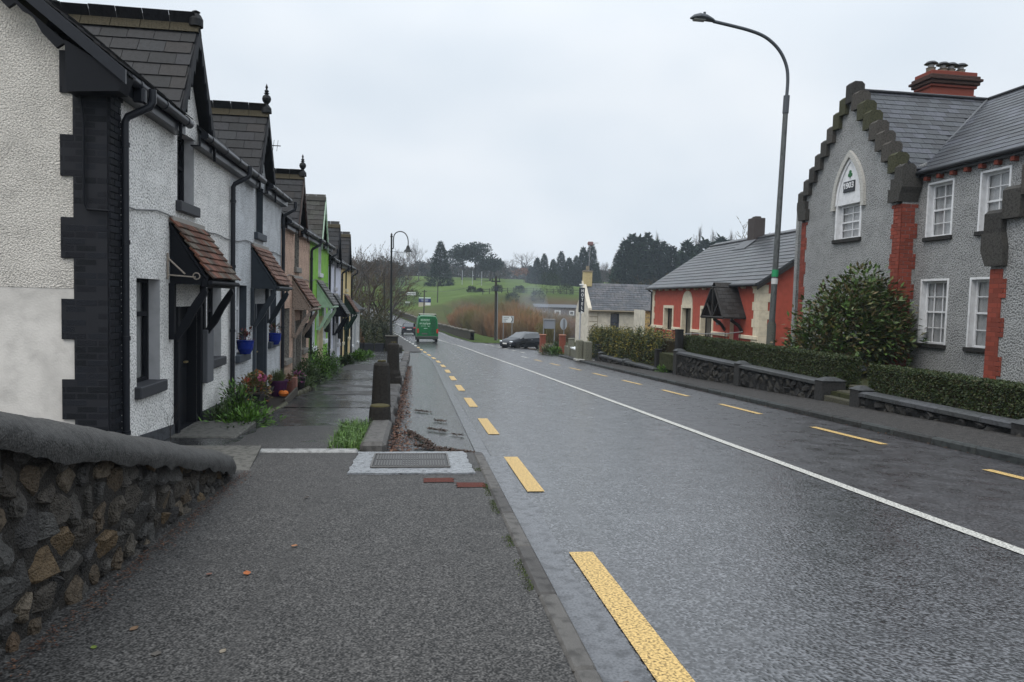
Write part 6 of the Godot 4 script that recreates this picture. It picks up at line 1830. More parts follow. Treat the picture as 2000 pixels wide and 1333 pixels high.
# body lofted through stations [z, ground clearance, half width low, belt y, half width belt, roof y, half width roof]
func loft(st: Array) -> Array:
	var rows = []
	for s in st:
		var r = []
		var y0: float = s[1]
		var pts = [[s[2] * 0.86, y0], [s[2], y0 + 0.12], [s[2] * 1.0, lerp(y0, float(s[3]), 0.55)], [s[4], s[3]], [lerp(float(s[4]), float(s[6]), 0.85), lerp(float(s[3]), float(s[5]), 0.8)], [s[6] * 0.86, lerp(float(s[3]), float(s[5]), 0.97)], [s[6] * 0.45, s[5]]]
		for p in pts: r.append(Vector3(-p[0], p[1], s[0]))
		pts.reverse()
		for p in pts: r.append(Vector3(p[0], p[1], s[0]))
		rows.append(r)
	return rows
func loft_mesh(rows: Array) -> ArrayMesh:
	var st = SurfaceTool.new()
	st.begin(Mesh.PRIMITIVE_TRIANGLES)
	st.set_smooth_group(0)
	var m: int = rows[0].size()
	for i in rows.size() - 1:
		for j in m:
			var j2 = (j + 1) % m
			var a: Vector3 = rows[i][j]; var b: Vector3 = rows[i][j2]; var c: Vector3 = rows[i + 1][j2]; var d: Vector3 = rows[i + 1][j]
			if j == m - 1: st.set_smooth_group(2)
			else: st.set_smooth_group(0)
			for v in [a, b, c, a, c, d]: st.add_vertex(v)
	st.set_smooth_group(1)
	for e in [0, rows.size() - 1]:
		for j in range(1, m - 1):
			var t = [rows[e][0], rows[e][j], rows[e][j + 1]]
			if e == 0: t.reverse()
			for v in t: st.add_vertex(v)
	st.index()
	st.generate_normals()
	return st.commit()
func patch(rows: Array, i0: int, i1: int, j0: int, j1: int, k: float) -> ArrayMesh:   # a piece of the body pushed out from its middle line
	var b = MB.new()
	var f = func(i: int, j: int) -> Vector3:
		var p: Vector3 = rows[i][j]
		return p + Vector3(sign(p.x) * k, k * 0.6, 0)
	for i in range(i0, i1):
		for j in range(j0, j1): b.quad(f.call(i, j), f.call(i, j + 1), f.call(i + 1, j + 1), f.call(i + 1, j))
	return b.mesh()
func local(p: Node3D, called: String, m: Mesh, mt_: Material) -> MeshInstance3D:
	var o = MeshInstance3D.new()
	o.mesh = m
	o.material_override = mt_
	o.name = called
	p.add_child(o, true)
	return o
func local_box(p: Node3D, called: String, o: Vector3, s: Vector3, m: Material, bev = 0.02) -> MeshInstance3D:
	var b = MB.new()
	b.bevel(o, s, bev)
	return local(p, called, b.mesh(), m)
func wheel(p: Node3D, o: Vector3, r: float, w: float):
	var b = MB.new()
	var x = Vector3(w * 0.5, 0, 0)
	b.tube([o - x, o - x * 0.7, o + x * 0.7, o + x], [r * 0.9, r, r, r * 0.9], 20)
	var t = local(p, "wheel", b.mesh(), mt("tyre", Color(0.012, 0.012, 0.012), 0.85))
	b = MB.new()
	for s: float in [-1.0, 1.0]:
		var c = o + x * s * 1.02
		for k in 7:
			var a = TAU * k / 7
			b.box(c + Vector3(0, sin(a), cos(a)) * r * 0.33, Vector3(0.02, r * 0.13, r * 0.6), Basis(Vector3.RIGHT, -a))
		b.tube([c - Vector3(0.012, 0, 0), c + Vector3(0.012, 0, 0)], [r * 0.14], 10)
	local(t, "rim", b.mesh(), mt("rim_grey", Color(0.09, 0.09, 0.095), 0.35, {"met": 0.7}))
func vehicles():
	var dglass = mt("car_glass", Color(0.05, 0.055, 0.06), 0.05, {"spec": 0.8})
	var plastic = mt("dark_plastic", Color(0.018, 0.018, 0.02), 0.6)
	var redl = mt("tail_red", Color(0.45, 0.03, 0.025), 0.25)
	var chrome = mt("lamp_clear", Color(0.55, 0.57, 0.6), 0.12, {"met": 0.5})
	# green van, its back to us (local +z is the tail)
	var gp = mt("van_green", Color(0.012, 0.17, 0.055), 0.3, {"tex": tx("coarse"), "ts": 0.6, "det": tx("moss"), "dts": 0.7})
	var v = thing("green_van", "green high roof van with a ladder on its back, driving away", "van", V(1.02, gy(67.0), 67.0))
	v.rotation.y = 0.036
	var rows = loft([[0.0, 0.42, 0.98, 1.15, 0.985, 2.46, 0.84], [-0.12, 0.40, 1.0, 1.15, 1.0, 2.52, 0.88], [-1.5, 0.38, 1.0, 1.15, 1.01, 2.55, 0.89], [-3.4, 0.38, 1.0, 1.15, 1.0, 2.53, 0.87], [-4.0, 0.38, 1.0, 1.15, 0.98, 2.35, 0.8], [-4.7, 0.36, 0.98, 1.12, 0.92, 1.45, 0.72], [-5.3, 0.36, 0.9, 0.95, 0.8, 1.08, 0.55], [-5.45, 0.4, 0.82, 0.8, 0.7, 0.85, 0.45]])
	local(v, "body", loft_mesh(rows), gp)
	local_box(v, "bumper", Vector3(0, 0.5, 0.06), Vector3(1.96, 0.3, 0.2), mt("bumper_grey", Color(0.04, 0.048, 0.04), 0.6), 0.05)
	local_box(v, "door_seam", Vector3(0, 1.5, 0.003), Vector3(0.02, 1.75, 0.02), plastic, 0.002)
	local_box(v, "roof_edge", Vector3(0, 2.5, -0.02), Vector3(1.3, 0.05, 0.1), mt("roof_pale", Color(0.2, 0.34, 0.24), 0.4), 0.02)
	for s: float in [-1.0, 1.0]:
		local_box(v, "tail_light", Vector3(s * 0.9, 1.12, 0.0), Vector3(0.17, 0.42, 0.06), redl, 0.03)
		local_box(v, "hinge", Vector3(s * 0.95, 1.85, 0.0), Vector3(0.06, 0.05, 0.06), chrome, 0.01)
		for z in [-0.95, -4.35]: wheel(v, Vector3(s * 0.86, 0.34, z), 0.34, 0.24)
		local_box(v, "mirror", Vector3(s * 1.12, 1.5, -3.9), Vector3(0.2, 0.32, 0.12), plastic, 0.04)
	for z in [-0.4, -1.6]:
		local_box(v, "roof_bar", Vector3(0, 2.68, z), Vector3(1.6, 0.05, 0.06), mt("bar_pale", Color(0.5, 0.5, 0.48), 0.4), 0.01)
		for s in [-0.75, 0.75]: local_box(v, "bar_foot", Vector3(s, 2.6, z), Vector3(0.06, 0.18, 0.06), plastic, 0.01)
	var lad = MB.new()
	lad.tube([Vector3(0.36, 0.75, 0.08), Vector3(0.36, 2.3, 0.06)], [0.02], 6)
	var ladder = local(v, "ladder", lad.mesh(), mt("ladder_dark", Color(0.02, 0.06, 0.035), 0.5))
	lad = MB.new()
	lad.tube([Vector3(0.66, 0.75, 0.08), Vector3(0.66, 2.3, 0.06)], [0.02], 6)
	local(ladder, "rail", lad.mesh(), mt("ladder_dark", Color(0.02, 0.06, 0.035), 0.5))
	for k in 7: local_box(ladder, "rung", Vector3(0.51, 0.85 + 0.22 * k, 0.07), Vector3(0.3, 0.05, 0.03), mt("ladder_dark", Color(0.02, 0.06, 0.035), 0.5), 0.01)
	local_box(v, "number_plate", Vector3(-0.28, 0.86, 0.02), Vector3(0.52, 0.12, 0.03), mt("plate_dull", Color(0.1, 0.1, 0.09), 0.5), 0.005)
	var ink = mt("van_ink", Color(0.42, 0.58, 0.46), 0.5)
	var tm = text_on(v, "ecopipe", 0.27, ink, Transform3D())
	tm.transform = Transform3D(Basis(), Vector3(-0.26, 1.83, 0.012))
	for q in [[-0.26, 2.2, 0.85, 0.07], [-0.26, 2.08, 0.85, 0.06], [-0.4, 1.58, 0.5, 0.04], [0.08, 1.57, 0.16, 0.08], [-0.2, 1.36, 0.34, 0.07]]:
		for k in 6:
			local_box(v, "faint_lettering", Vector3(q[0] + q[2] * ((k + 0.5) / 6.0 - 0.5), q[1], 0.004), Vector3(q[2] / 6.0 * 0.75, q[3], 0.012), ink, 0.002)
	# dark car ahead of the van
	var dk = mt("car_dark", Color(0.016, 0.015, 0.022), 0.22, {"spec": 0.6})
	var c = thing("dark_car", "dark hatchback driving ahead of the green van", "car", V(-0.95, gy(91.0), 91.0))
	c.rotation.y = 0.05
	rows = loft([[0.0, 0.36, 0.8, 0.9, 0.82, 1.0, 0.62], [-0.1, 0.3, 0.88, 0.98, 0.86, 1.08, 0.66], [-0.55, 0.26, 0.9, 1.0, 0.88, 1.48, 0.62], [-1.2, 0.25, 0.9, 1.0, 0.89, 1.55, 0.64], [-2.2, 0.25, 0.9, 0.98, 0.88, 1.52, 0.63], [-3.0, 0.25, 0.9, 0.96, 0.86, 1.12, 0.62], [-3.9, 0.27, 0.86, 0.82, 0.8, 0.9, 0.5], [-4.15, 0.35, 0.75, 0.65, 0.68, 0.72, 0.4]])
	local(c, "body", loft_mesh(rows), dk)
	local(c, "rear_window", patch(rows, 1, 2, 4, 9, 0.012), dglass)
	local(c, "side_window", patch(rows, 2, 5, 3, 5, 0.012), dglass)
	local(c, "side_window", patch(rows, 2, 5, 8, 10, 0.012), dglass)
	local_box(c, "number_plate", Vector3(0.0, 0.72, 0.03), Vector3(0.6, 0.13, 0.03), mt("plate_white", Color(0.6, 0.6, 0.58), 0.5), 0.005)
	local_box(c, "bumper", Vector3(0, 0.42, 0.02), Vector3(1.6, 0.16, 0.1), plastic, 0.03)
	for s: float in [-1.0, 1.0]:
		local_box(c, "tail_light", Vector3(s * 0.68, 0.92, 0.0), Vector3(0.3, 0.12, 0.1), redl, 0.03)
		for z in [-0.8, -3.3]: wheel(c, Vector3(s * 0.78, 0.32, z), 0.32, 0.22)
		local_box(c, "mirror", Vector3(s * 0.98, 1.0, -2.7), Vector3(0.18, 0.14, 0.1), plastic, 0.03)
	# hatchback waiting in the side road: local +z is its nose
	var h = thing("black_hatchback", "black hatchback waiting at the mouth of the side road", "car", V(8.9, gy(60.0) - 0.12, 60.0))
	h.rotation.y = atan2(-0.80, 0.60)
	rows = loft([[-1.98, 0.34, 0.74, 0.85, 0.76, 0.95, 0.56], [-1.9, 0.28, 0.82, 0.95, 0.81, 1.12, 0.6], [-1.45, 0.22, 0.84, 0.97, 0.83, 1.44, 0.58], [-0.7, 0.2, 0.84, 0.96, 0.84, 1.48, 0.6], [0.15, 0.2, 0.84, 0.94, 0.84, 1.44, 0.6], [0.95, 0.2, 0.84, 0.91, 0.83, 1.0, 0.64], [1.5, 0.22, 0.82, 0.82, 0.78, 0.88, 0.56], [1.85, 0.24, 0.76, 0.7, 0.72, 0.76, 0.5], [2.0, 0.3, 0.62, 0.55, 0.6, 0.6, 0.42]])
	local(h, "body", loft_mesh(rows), mt("hatch_black", Color(0.009, 0.011, 0.016), 0.15, {"spec": 0.4}))
	local(h, "windscreen", patch(rows, 4, 5, 5, 8, 0.012), dglass)
	local(h, "side_window", patch(rows, 2, 4, 3, 5, 0.01), dglass)
	local(h, "side_window", patch(rows, 2, 4, 8, 10, 0.01), dglass)
	local(h, "quarter_window", patch(rows, 4, 5, 3, 5, 0.01), dglass)
	local(h, "quarter_window", patch(rows, 4, 5, 8, 10, 0.01), dglass)
	local(h, "rear_window", patch(rows, 1, 2, 4, 9, 0.012), dglass)
	for s: float in [-1.0, 1.0]:
		local_box(h, "headlight", Vector3(s * 0.6, 0.68, 1.82), Vector3(0.28, 0.14, 0.26), chrome, 0.05)
		local_box(h, "fog_light", Vector3(s * 0.56, 0.38, 1.93), Vector3(0.2, 0.1, 0.12), chrome, 0.03)
		local_box(h, "mirror", Vector3(s * 0.93, 0.98, 0.75), Vector3(0.2, 0.13, 0.1), plastic, 0.04)
		for z in [-1.28, 1.27]: wheel(h, Vector3(s * 0.74, 0.31, z), 0.31, 0.2)
		local_box(h, "door_handle", Vector3(s * 0.848, 0.84, -0.4), Vector3(0.02, 0.03, 0.16), chrome, 0.006)
	local_box(h, "grille", Vector3(0, 0.42, 1.96), Vector3(0.8, 0.16, 0.08), plastic, 0.02)
	local_box(h, "number_plate", Vector3(0, 0.53, 2.0), Vector3(0.5, 0.11, 0.02), mt("plate_white", Color(0.6, 0.6, 0.58), 0.5), 0.004)

# ---------- plants
const ORD = ["one", "two", "three", "four", "five", "six", "seven", "eight", "nine", "ten", "eleven", "twelve", "thirteen", "fourteen", "fifteen", "sixteen"]
func leafmat(key: String, rough = 0.55, back = 0.12) -> StandardMaterial3D:
	return mt(key, Color(1, 1, 1), rough, {"vc": true, "spec": 0.4, "back": Color(back * 0.8, back, back * 0.4)})
func rdir(r: RandomNumberGenerator) -> Vector3:
	var z = r.randf_range(-1, 1)
	var a = r.randf() * TAU
	var s = sqrt(1 - z * z)
	return Vector3(s * cos(a), z, s * sin(a))
func pick(r: RandomNumberGenerator, cs: Array) -> Color:
	var a: Color = cs[r.randi() % cs.size()]
	var k = r.randf_range(0.75, 1.25)
	return Color(a.r * k, a.g * k, a.b * k)
# leaves through an uneven rounded body
func leaf_body(r: RandomNumberGenerator, half: Vector3, n: int, l: float, w: float, cs: Array, shell = 0.55, lump = 0.28) -> ArrayMesh:
	var b = MB.new()
	b.use_col = true
	var f = FastNoiseLite.new()
	f.seed = r.randi()
	f.frequency = 1.1
	f.fractal_octaves = 3
	for k in n:
		var d = rdir(r)
		if d.y < -0.55: d.y = -d.y
		var q = 1.0 + lump * 2.0 * f.get_noise_3dv(d * 1.3)
		var rad = q * lerp(shell, 1.0, sqrt(r.randf()))
		var p = Vector3(d.x * half.x, d.y * half.y, d.z * half.z) * rad
		var out = (d + rdir(r) * 0.75 + Vector3(0, 0.15, 0)).normalized()
		var up = (Vector3.UP + rdir(r) * 0.6).normalized()
		b.col = pick(r, cs)
		b.leaf(p, out, up, l * r.randf_range(0.65, 1.25), w * r.randf_range(0.7, 1.2))
	return b.mesh()
func stems_mesh(r: RandomNumberGenerator, half: Vector3, n: int, rad: float, bottom: float) -> ArrayMesh:
	var b = MB.new()
	for k in n:
		var d = rdir(r)
		d.y = abs(d.y)
		var t = Vector3(d.x * half.x, d.y * half.y, d.z * half.z) * 0.85
		var o = Vector3(r.randf_range(-0.1, 0.1) * half.x, bottom, r.randf_range(-0.1, 0.1) * half.z)
		b.tube([o, o.lerp(t, 0.45) + Vector3(0, 0.12 * half.y, 0), t], [rad, rad * 0.7, rad * 0.25], 4, false)
	return b.mesh()
func blade_tuft(r: RandomNumberGenerator, area: Vector3, n: int, h: float, w: float, cs: Array, bend = 0.5) -> ArrayMesh:
	var b = MB.new()
	b.use_col = true
	for k in n:
		var p = Vector3(r.randf_range(-1, 1) * area.x, 0, r.randf_range(-1, 1) * area.z)
		var a = r.randf() * TAU
		var o = Vector3(cos(a), 0, sin(a))
		var s = Vector3(-o.z, 0, o.x) * w * 0.5
		var hh = h * r.randf_range(0.5, 1.15)
		var m = p + o * hh * bend * 0.35 + Vector3(0, hh * 0.65, 0)
		var t = p + o * hh * bend + Vector3(0, hh * (1.0 - bend * 0.35), 0)
		b.col = pick(r, cs)
		b.quad(p - s, p + s, m + s * 0.7, m - s * 0.7)
		b.tri(m - s * 0.7, m + s * 0.7, t)
	return b.mesh()
func bare_tree(r: RandomNumberGenerator, H: float, spread: float, up: float, depth: int, thick: float, twig: float, kids = 4) -> Array:
	var wood = MB.new()
	var twigs = MB.new()
	_limb(r, wood, twigs, Vector3.ZERO, Vector3(r.randf_range(-0.05, 0.05), 1, r.randf_range(-0.05, 0.05)).normalized(), H * 0.42, thick, depth, spread, up, twig, kids)
	return [wood.mesh(), twigs.mesh()]
func _limb(r: RandomNumberGenerator, wood: MB, twigs: MB, o: Vector3, dir: Vector3, l: float, rad: float, depth: int, spread: float, up: float, twig: float, kids: int):
	var pts = [o]
	var d = dir
	var n = 4 if depth > 1 else 3
	for k in n:
		d = (d + rdir(r) * 0.16 + Vector3(0, up * 0.1, 0)).normalized()
		pts.append(pts[-1] + d * l / n)
	var rr = []
	for k in n + 1: rr.append(lerp(rad, rad * 0.5, float(k) / n))
	if depth > 1: wood.tube(pts, rr, 6 if depth > 3 else 4, false)
	else:
		for k in n:
			var s = d.cross(rdir(r)).normalized() * max(rr[k] * 1.0, twig)
			var s2 = s.cross(d).normalized() * s.length()
			twigs.tri(pts[k] - s, pts[k] + s, pts[k + 1]); twigs.tri(pts[k] - s2, pts[k] + s2, pts[k + 1])
	if depth <= 0: return
	for k in kids + (1 if depth > 2 else 0):
		var t = r.randf_range(0.35, 1.0) if k > 0 else 1.0
		var i = int(min(n - 1, floor(t * n)))
		var at: Vector3 = pts[i].lerp(pts[i + 1], t * n - i)
		var side = rdir(r)
		side = (side - d * side.dot(d)).normalized()
		var nd = (d + side * spread * r.randf_range(0.5, 1.2) + Vector3(0, up * 0.35, 0)).normalized()
		_limb(r, wood, twigs, at, nd, l * r.randf_range(0.55, 0.78), rad * 0.52, depth - 1, spread, up, twig, kids)
func conifer(r: RandomNumberGenerator, H: float, R: float, n: int, cs: Array, size: float, pw = 0.75) -> ArrayMesh:
	var b = MB.new()
	b.use_col = true
	var f = FastNoiseLite.new()
	f.seed = r.randi()
	f.frequency = 0.9
	f.fractal_octaves = 3
	for k in n:
		var t = 1.0 - pow(r.randf(), 0.7)
		t = clamp(t, 0.0, 0.99)
		var a = r.randf() * TAU
		var lob = 1.0 + 0.5 * f.get_noise_3d(cos(a) * 1.2, t * 5.0, sin(a) * 1.2) + 0.25 * f.get_noise_3d(cos(a) * 4.0, t * 16.0, sin(a) * 4.0)
		var rad = R * pow(1.0 - t, pw) * lob * lerp(0.5, 1.0, sqrt(r.randf()))
		var o = Vector3(cos(a), 0, sin(a))
		var p = o * rad + Vector3(0, t * H, 0)
		var dir = (o + Vector3(0, r.randf_range(-0.1, 0.9), 0) + rdir(r) * 0.4).normalized()
		b.col = pick(r, cs)
		b.leaf(p, dir, (Vector3.UP + rdir(r) * 0.5).normalized(), size * r.randf_range(0.6, 1.4), size * 0.55)
	return b.mesh()
func clump_crown(r: RandomNumberGenerator, half: Vector3, clumps: int, per: int, size: float, cs: Array, cr: float) -> ArrayMesh:
	var b = MB.new()
	b.use_col = true
	for c in clumps:
		var d = rdir(r)
		if d.y < -0.3: d.y *= -1
		var o = Vector3(d.x * half.x, d.y * half.y, d.z * half.z) * r.randf_range(0.45, 1.0)
		var rr = cr * r.randf_range(0.6, 1.3)
		for k in per:
			var e = rdir(r)
			var p = o + Vector3(e.x, e.y * 0.7, e.z) * rr * lerp(0.5, 1.0, r.randf())
			b.col = pick(r, cs)
			b.leaf(p, (e + rdir(r) * 0.5).normalized(), (Vector3.UP + rdir(r) * 0.6).normalized(), size * r.randf_range(0.6, 1.3), size * 0.6)
	return b.mesh()
func plant(called: String, label: String, cat: String, at: Vector3, group = "") -> Node3D:
	return thing(called, label, cat, at, group)
func copy_of(src: Node3D, at: Vector3, turn: float, s: Vector3, label: String, group = "") -> Node3D:
	var c: Node3D = src.duplicate()
	var base = src.name.rstrip("0123456789")
	if base.ends_with("_"): base = base.substr(0, base.length() - 1)
	c.name = numbered(base)
	add_child(c)
	c.position = at
	c.rotation = Vector3(0, turn, 0)
	c.scale = s
	c.set_meta("label", label)
	if group: c.set_meta("group", group)
	return c

func street_plants():
	var r = RandomNumberGenerator.new()
	r.seed = 101
	var lm = leafmat("leaf_soft")
	var gloss = leafmat("leaf_gloss", 0.35)
	var dkw = mt("bark_dark", Color(0.035, 0.028, 0.022), 0.9)
	var box = [Color(0.034, 0.052, 0.015), Color(0.026, 0.042, 0.014), Color(0.045, 0.063, 0.018), Color(0.022, 0.034, 0.012), Color(0.05, 0.05, 0.018)]
	# clipped hedges: a dark inner body and leaves standing on its faces
	for q in [[16.15, 26.4, -1.17, "long clipped green hedge behind the garden wall, in front of the lamp post"], [6.5, 14.95, -1.25, "clipped green hedge at the right edge, in front of the grey house"]]:
		var h = thing("clipped_hedge", q[3], "hedge", V(10.56, -1.98, (q[0] + q[1]) * 0.5), "clipped garden hedges")
		var c = Vector3(0.64, q[2] + 1.98, q[1] - q[0])
		bx(h, "inner_twigs", V(10.56, (q[2] - 1.98) * 0.5 - 0.02, (q[0] + q[1]) * 0.5), c - Vector3(0.12, 0.08, 0.12), mt("hedge_twigs", Color(0.075, 0.06, 0.035), 0.95, {"tex": tx("grain"), "ts": 1.0, "spec": 0.2}), 0.0)
		var b = MB.new()
		b.use_col = true
		var f = FastNoiseLite.new()
		f.frequency = 1.4
		var n = int(c.z * 4200)
		for k in n:
			var u = r.randf()
			var p = Vector3()
			var nn = Vector3()
			if u < 0.5:
				nn = Vector3.LEFT
				p = Vector3(-c.x * 0.5, r.randf() * c.y, (r.randf() - 0.5) * c.z)
			elif u < 0.92:
				nn = Vector3.UP
				p = Vector3((r.randf() - 0.5) * c.x, c.y, (r.randf() - 0.5) * c.z)
			else:
				nn = Vector3.BACK if r.randf() < 0.6 else Vector3.FORWARD
				p = Vector3((r.randf() - 0.5) * c.x, r.randf() * c.y, nn.z * c.z * 0.5)
			p += nn * (f.get_noise_3dv(p * 1.5) * 0.035 - r.randf() * 0.06)
			var dir = (nn * 0.6 + rdir(r)).normalized()
			b.col = pick(r, box)
			b.leaf(V(10.56, -1.98, (q[0] + q[1]) * 0.5) + p, dir, (nn + rdir(r) * 0.7).normalized(), r.randf_range(0.03, 0.055), 0.03)
		part(h, "foliage", b.mesh(), lm)
	# big glossy shrub
	var so = V(13.25, -2.0, 20.35)
	var s = plant("glossy_shrub", "large glossy evergreen shrub in front of the 1903 gable", "shrub", so)
	var gs = [Color(0.055, 0.10, 0.028), Color(0.045, 0.08, 0.024), Color(0.08, 0.13, 0.035), Color(0.10, 0.095, 0.03), Color(0.065, 0.08, 0.03), Color(0.12, 0.09, 0.045)]
	var b2 = MB.new()
	b2.use_col = true
	for lobe in [[0.0, 1.25, 0.0, 1.4, 1.2, 1.35, 4200], [0.2, 2.25, -0.05, 1.05, 0.8, 1.0, 1900], [0.3, 3.0, 0.0, 0.5, 0.5, 0.5, 260], [-0.5, 2.0, 0.3, 0.6, 0.6, 0.6, 500], [0.9, 2.6, -0.2, 0.4, 0.5, 0.4, 220], [-0.95, 0.8, 0.1, 0.85, 0.9, 0.9, 1900], [1.25, 1.2, -0.1, 0.7, 0.9, 0.8, 1500], [0.95, 1.95, 0.0, 0.6, 0.7, 0.6, 900]]:
		var f = FastNoiseLite.new()
		f.seed = int(lobe[6])
		f.frequency = 1.3
		for k in int(lobe[6]):
			var d = rdir(r)
			var q = (1.0 + 0.85 * f.get_noise_3dv(d * 1.9)) * lerp(0.45, 1.0, sqrt(r.randf()))
			var p = Vector3(lobe[0] + d.x * lobe[3] * q, lobe[1] + d.y * lobe[4] * q, lobe[2] + d.z * lobe[5] * q)
			if p.y < 0.1: continue
			b2.col = pick(r, gs)
			b2.leaf(p, (d + rdir(r) * 0.8 + Vector3(0, 0.2, 0)).normalized(), (Vector3.UP + rdir(r) * 0.7).normalized(), r.randf_range(0.12, 0.22), 0.075)
	local(s, "foliage", b2.mesh(), gloss)
	s.scale = Vector3(1.1, 0.97, 1.25)
	local(s, "stems", stems_mesh(r, Vector3(1.2, 2.4, 1.1), 40, 0.03, 0.0), dkw)
	# variegated hedge
	var v = plant("variegated_hedge", "untrimmed yellow and green hedge behind the low stone wall", "hedge", V(10.9, gy(35), 35))
	var vs = [Color(0.05, 0.065, 0.018), Color(0.24, 0.19, 0.03), Color(0.035, 0.05, 0.018), Color(0.15, 0.14, 0.025), Color(0.03, 0.04, 0.02), Color(0.06, 0.075, 0.02)]
	var b3 = MB.new()
	b3.use_col = true
	var fv = FastNoiseLite.new()
	fv.frequency = 0.9
	fv.fractal_octaves = 3
	for k in 20000:
		var dd = r.randf_range(28.6, 41.2)
		var w = 0.85 * (1.0 + 0.4 * fv.get_noise_2d(dd, 3.0))
		var top = -1.18 + 0.4 * fv.get_noise_2d(dd * 1.5, 20.0) - 0.02 * (dd - 28)
		var bot = gy(dd) + 0.3
		var a = r.randf() * PI
		var e = lerp(0.6, 1.0, sqrt(r.randf()))
		var x = 10.85 - cos(a) * w * e
		var y: float = lerp(bot, top, clamp(pow(sin(a), 0.6) * e, 0, 1)) if r.randf() < 0.6 else r.randf_range(bot, top)
		if r.randf() > 0.5: x = 10.85 - w * r.randf_range(0.75, 1.02) * (1.0 - 0.3 * pow((y - bot) / (top - bot), 3.0))
		var yel: float = clamp(0.5 + 1.5 * fv.get_noise_3d(x * 2, y * 2, dd * 2) + 0.35 * (y + 2.0), 0, 1)
		b3.col = pick(r, [vs[1], vs[3]]) if r.randf() < yel * 0.55 else pick(r, [vs[0], vs[2], vs[4], vs[5]])
		b3.leaf(V(x, y, dd), (Vector3(-1, 0.4, 0) + rdir(r) * 1.1).normalized(), (Vector3.UP + rdir(r) * 0.7).normalized(), r.randf_range(0.06, 0.11), 0.05)
	part(v, "foliage", b3.mesh(), lm)
	bx(v, "inner_twigs", V(10.95, -2.3, 34.9), Vector3(0.9, 1.5, 12.0), mt("hedge_twigs", Color(0.075, 0.06, 0.035), 0.95, {"tex": tx("grain"), "ts": 1.0, "spec": 0.2}), 0.0)
	# plants at the foot of the houses
	var fern = [Color(0.075, 0.17, 0.02), Color(0.055, 0.13, 0.018), Color(0.10, 0.20, 0.025), Color(0.045, 0.09, 0.015)]
	var dull = [Color(0.04, 0.065, 0.02), Color(0.055, 0.085, 0.025), Color(0.03, 0.05, 0.018)]
	var p1 = plant("leafy_plant", "bushy green plant by the downpipe between the first two houses", "plant", V(-3.02, gy(12.6) + 0.04, 12.6), "plants at the foot of the houses")
	local(p1, "foliage", leaf_body(r, Vector3(0.36, 0.55, 0.5), 900, 0.1, 0.03, fern + dull, 0.35), lm)
	local(p1, "stems", stems_mesh(r, Vector3(0.28, 0.4, 0.4), 22, 0.012, 0.0), dkw)
	var p2 = plant("leafy_plant", "low bright green weeds spreading over the path by the first doorstep", "plant", V(-2.75, gy(11.9) + 0.05, 11.9), "plants at the foot of the houses")
	local(p2, "foliage", leaf_body(r, Vector3(0.5, 0.22, 0.85), 1100, 0.1, 0.035, fern, 0.3, 0.5), lm)
	var p3 = plant("leafy_plant", "dark fringe of small ferns between the doorstep and the bushy plant", "plant", V(-3.15, gy(12.0) + 0.05, 11.95), "plants at the foot of the houses")
	local(p3, "foliage", leaf_body(r, Vector3(0.2, 0.28, 0.35), 350, 0.09, 0.03, dull, 0.3), lm)
	var tw = plant("dry_weed", "dry leafless weed standing against the first house wall", "plant", V(-3.25, gy(10.2) + 0.05, 10.0))
	var bt = bare_tree(r, 0.75, 0.7, 0.2, 3, 0.006, 0.002, 3)
	local(tw, "stems", bt[0], dkw)
	local(tw, "twigs", bt[1], dkw)
	var gt = plant("grass_tuft", "tuft of long green grass beside the first kerbstone", "grass", V(-0.92, gy(10.4) + 0.05, 10.35))
	local(gt, "blades", blade_tuft(r, Vector3(0.2, 0, 1.0), 900, 0.2, 0.013, [Color(0.08, 0.16, 0.03), Color(0.06, 0.12, 0.025), Color(0.11, 0.18, 0.05)], 0.75), lm)
	var list = [[-2.95, 19.9, 0.42, 0.55, 0.9, "shrub at the foot of the peach house, nearest the flower pots", dull], [-2.95, 22.2, 0.45, 0.75, 1.3, "tall leafy shrub growing in front of the green house", fern + dull], [-2.9, 24.6, 0.4, 0.6, 1.2, "farther leafy shrub in front of the green house", dull + fern], [-2.75, 18.5, 0.25, 0.32, 0.4, "small grey green plant beside the flower pots", [Color(0.10, 0.14, 0.06), Color(0.07, 0.1, 0.04)]], [-3.0, 31.5, 0.3, 0.35, 0.8, "small plant by the lavender house door", dull], [-2.8, 35.0, 0.4, 0.4, 1.0, "spreading plant in front of the yellow house", fern], [-2.7, 39.0, 0.4, 0.3, 0.9, "weeds in front of the whitewashed cottage", fern], [9.95, 27.6, 0.3, 0.3, 0.45, "patch of weeds between the low wall and the garden wall", fern], [8.85, 47.6, 0.55, 0.6, 0.7, "grey green bush on the corner of the side road", [Color(0.12, 0.13, 0.07), Color(0.08, 0.1, 0.05)]], [9.25, 46.6, 0.45, 0.5, 0.6, "bright bush next to the grey green one on the corner", dull + fern], [11.9, 45.5, 0.7, 1.5, 0.7, "blue green shrub growing behind the hotel sign pole", [Color(0.025, 0.06, 0.045), Color(0.035, 0.075, 0.05)]], [10.2, 50.5, 0.5, 0.7, 0.8, "dark shrub behind the brick piers", dull]]
	for q in list:
		var base = gy(q[1]) + 0.05
		var t = plant("leafy_plant", q[5], "plant", V(q[0], base, q[1]), "plants along the street")
		var big: bool = q[1] > 28
		local(t, "foliage", leaf_body(r, Vector3(q[2], q[3], q[4]), int(1500 * q[3] * q[4] / 0.6) + 250, 0.09 if not big else 0.13, 0.04 if not big else 0.06, q[6], 0.3, 0.4), lm)
		local(t, "stems", stems_mesh(r, Vector3(q[2], q[3], q[4]) * 0.8, 14, 0.01, 0.0), dkw)
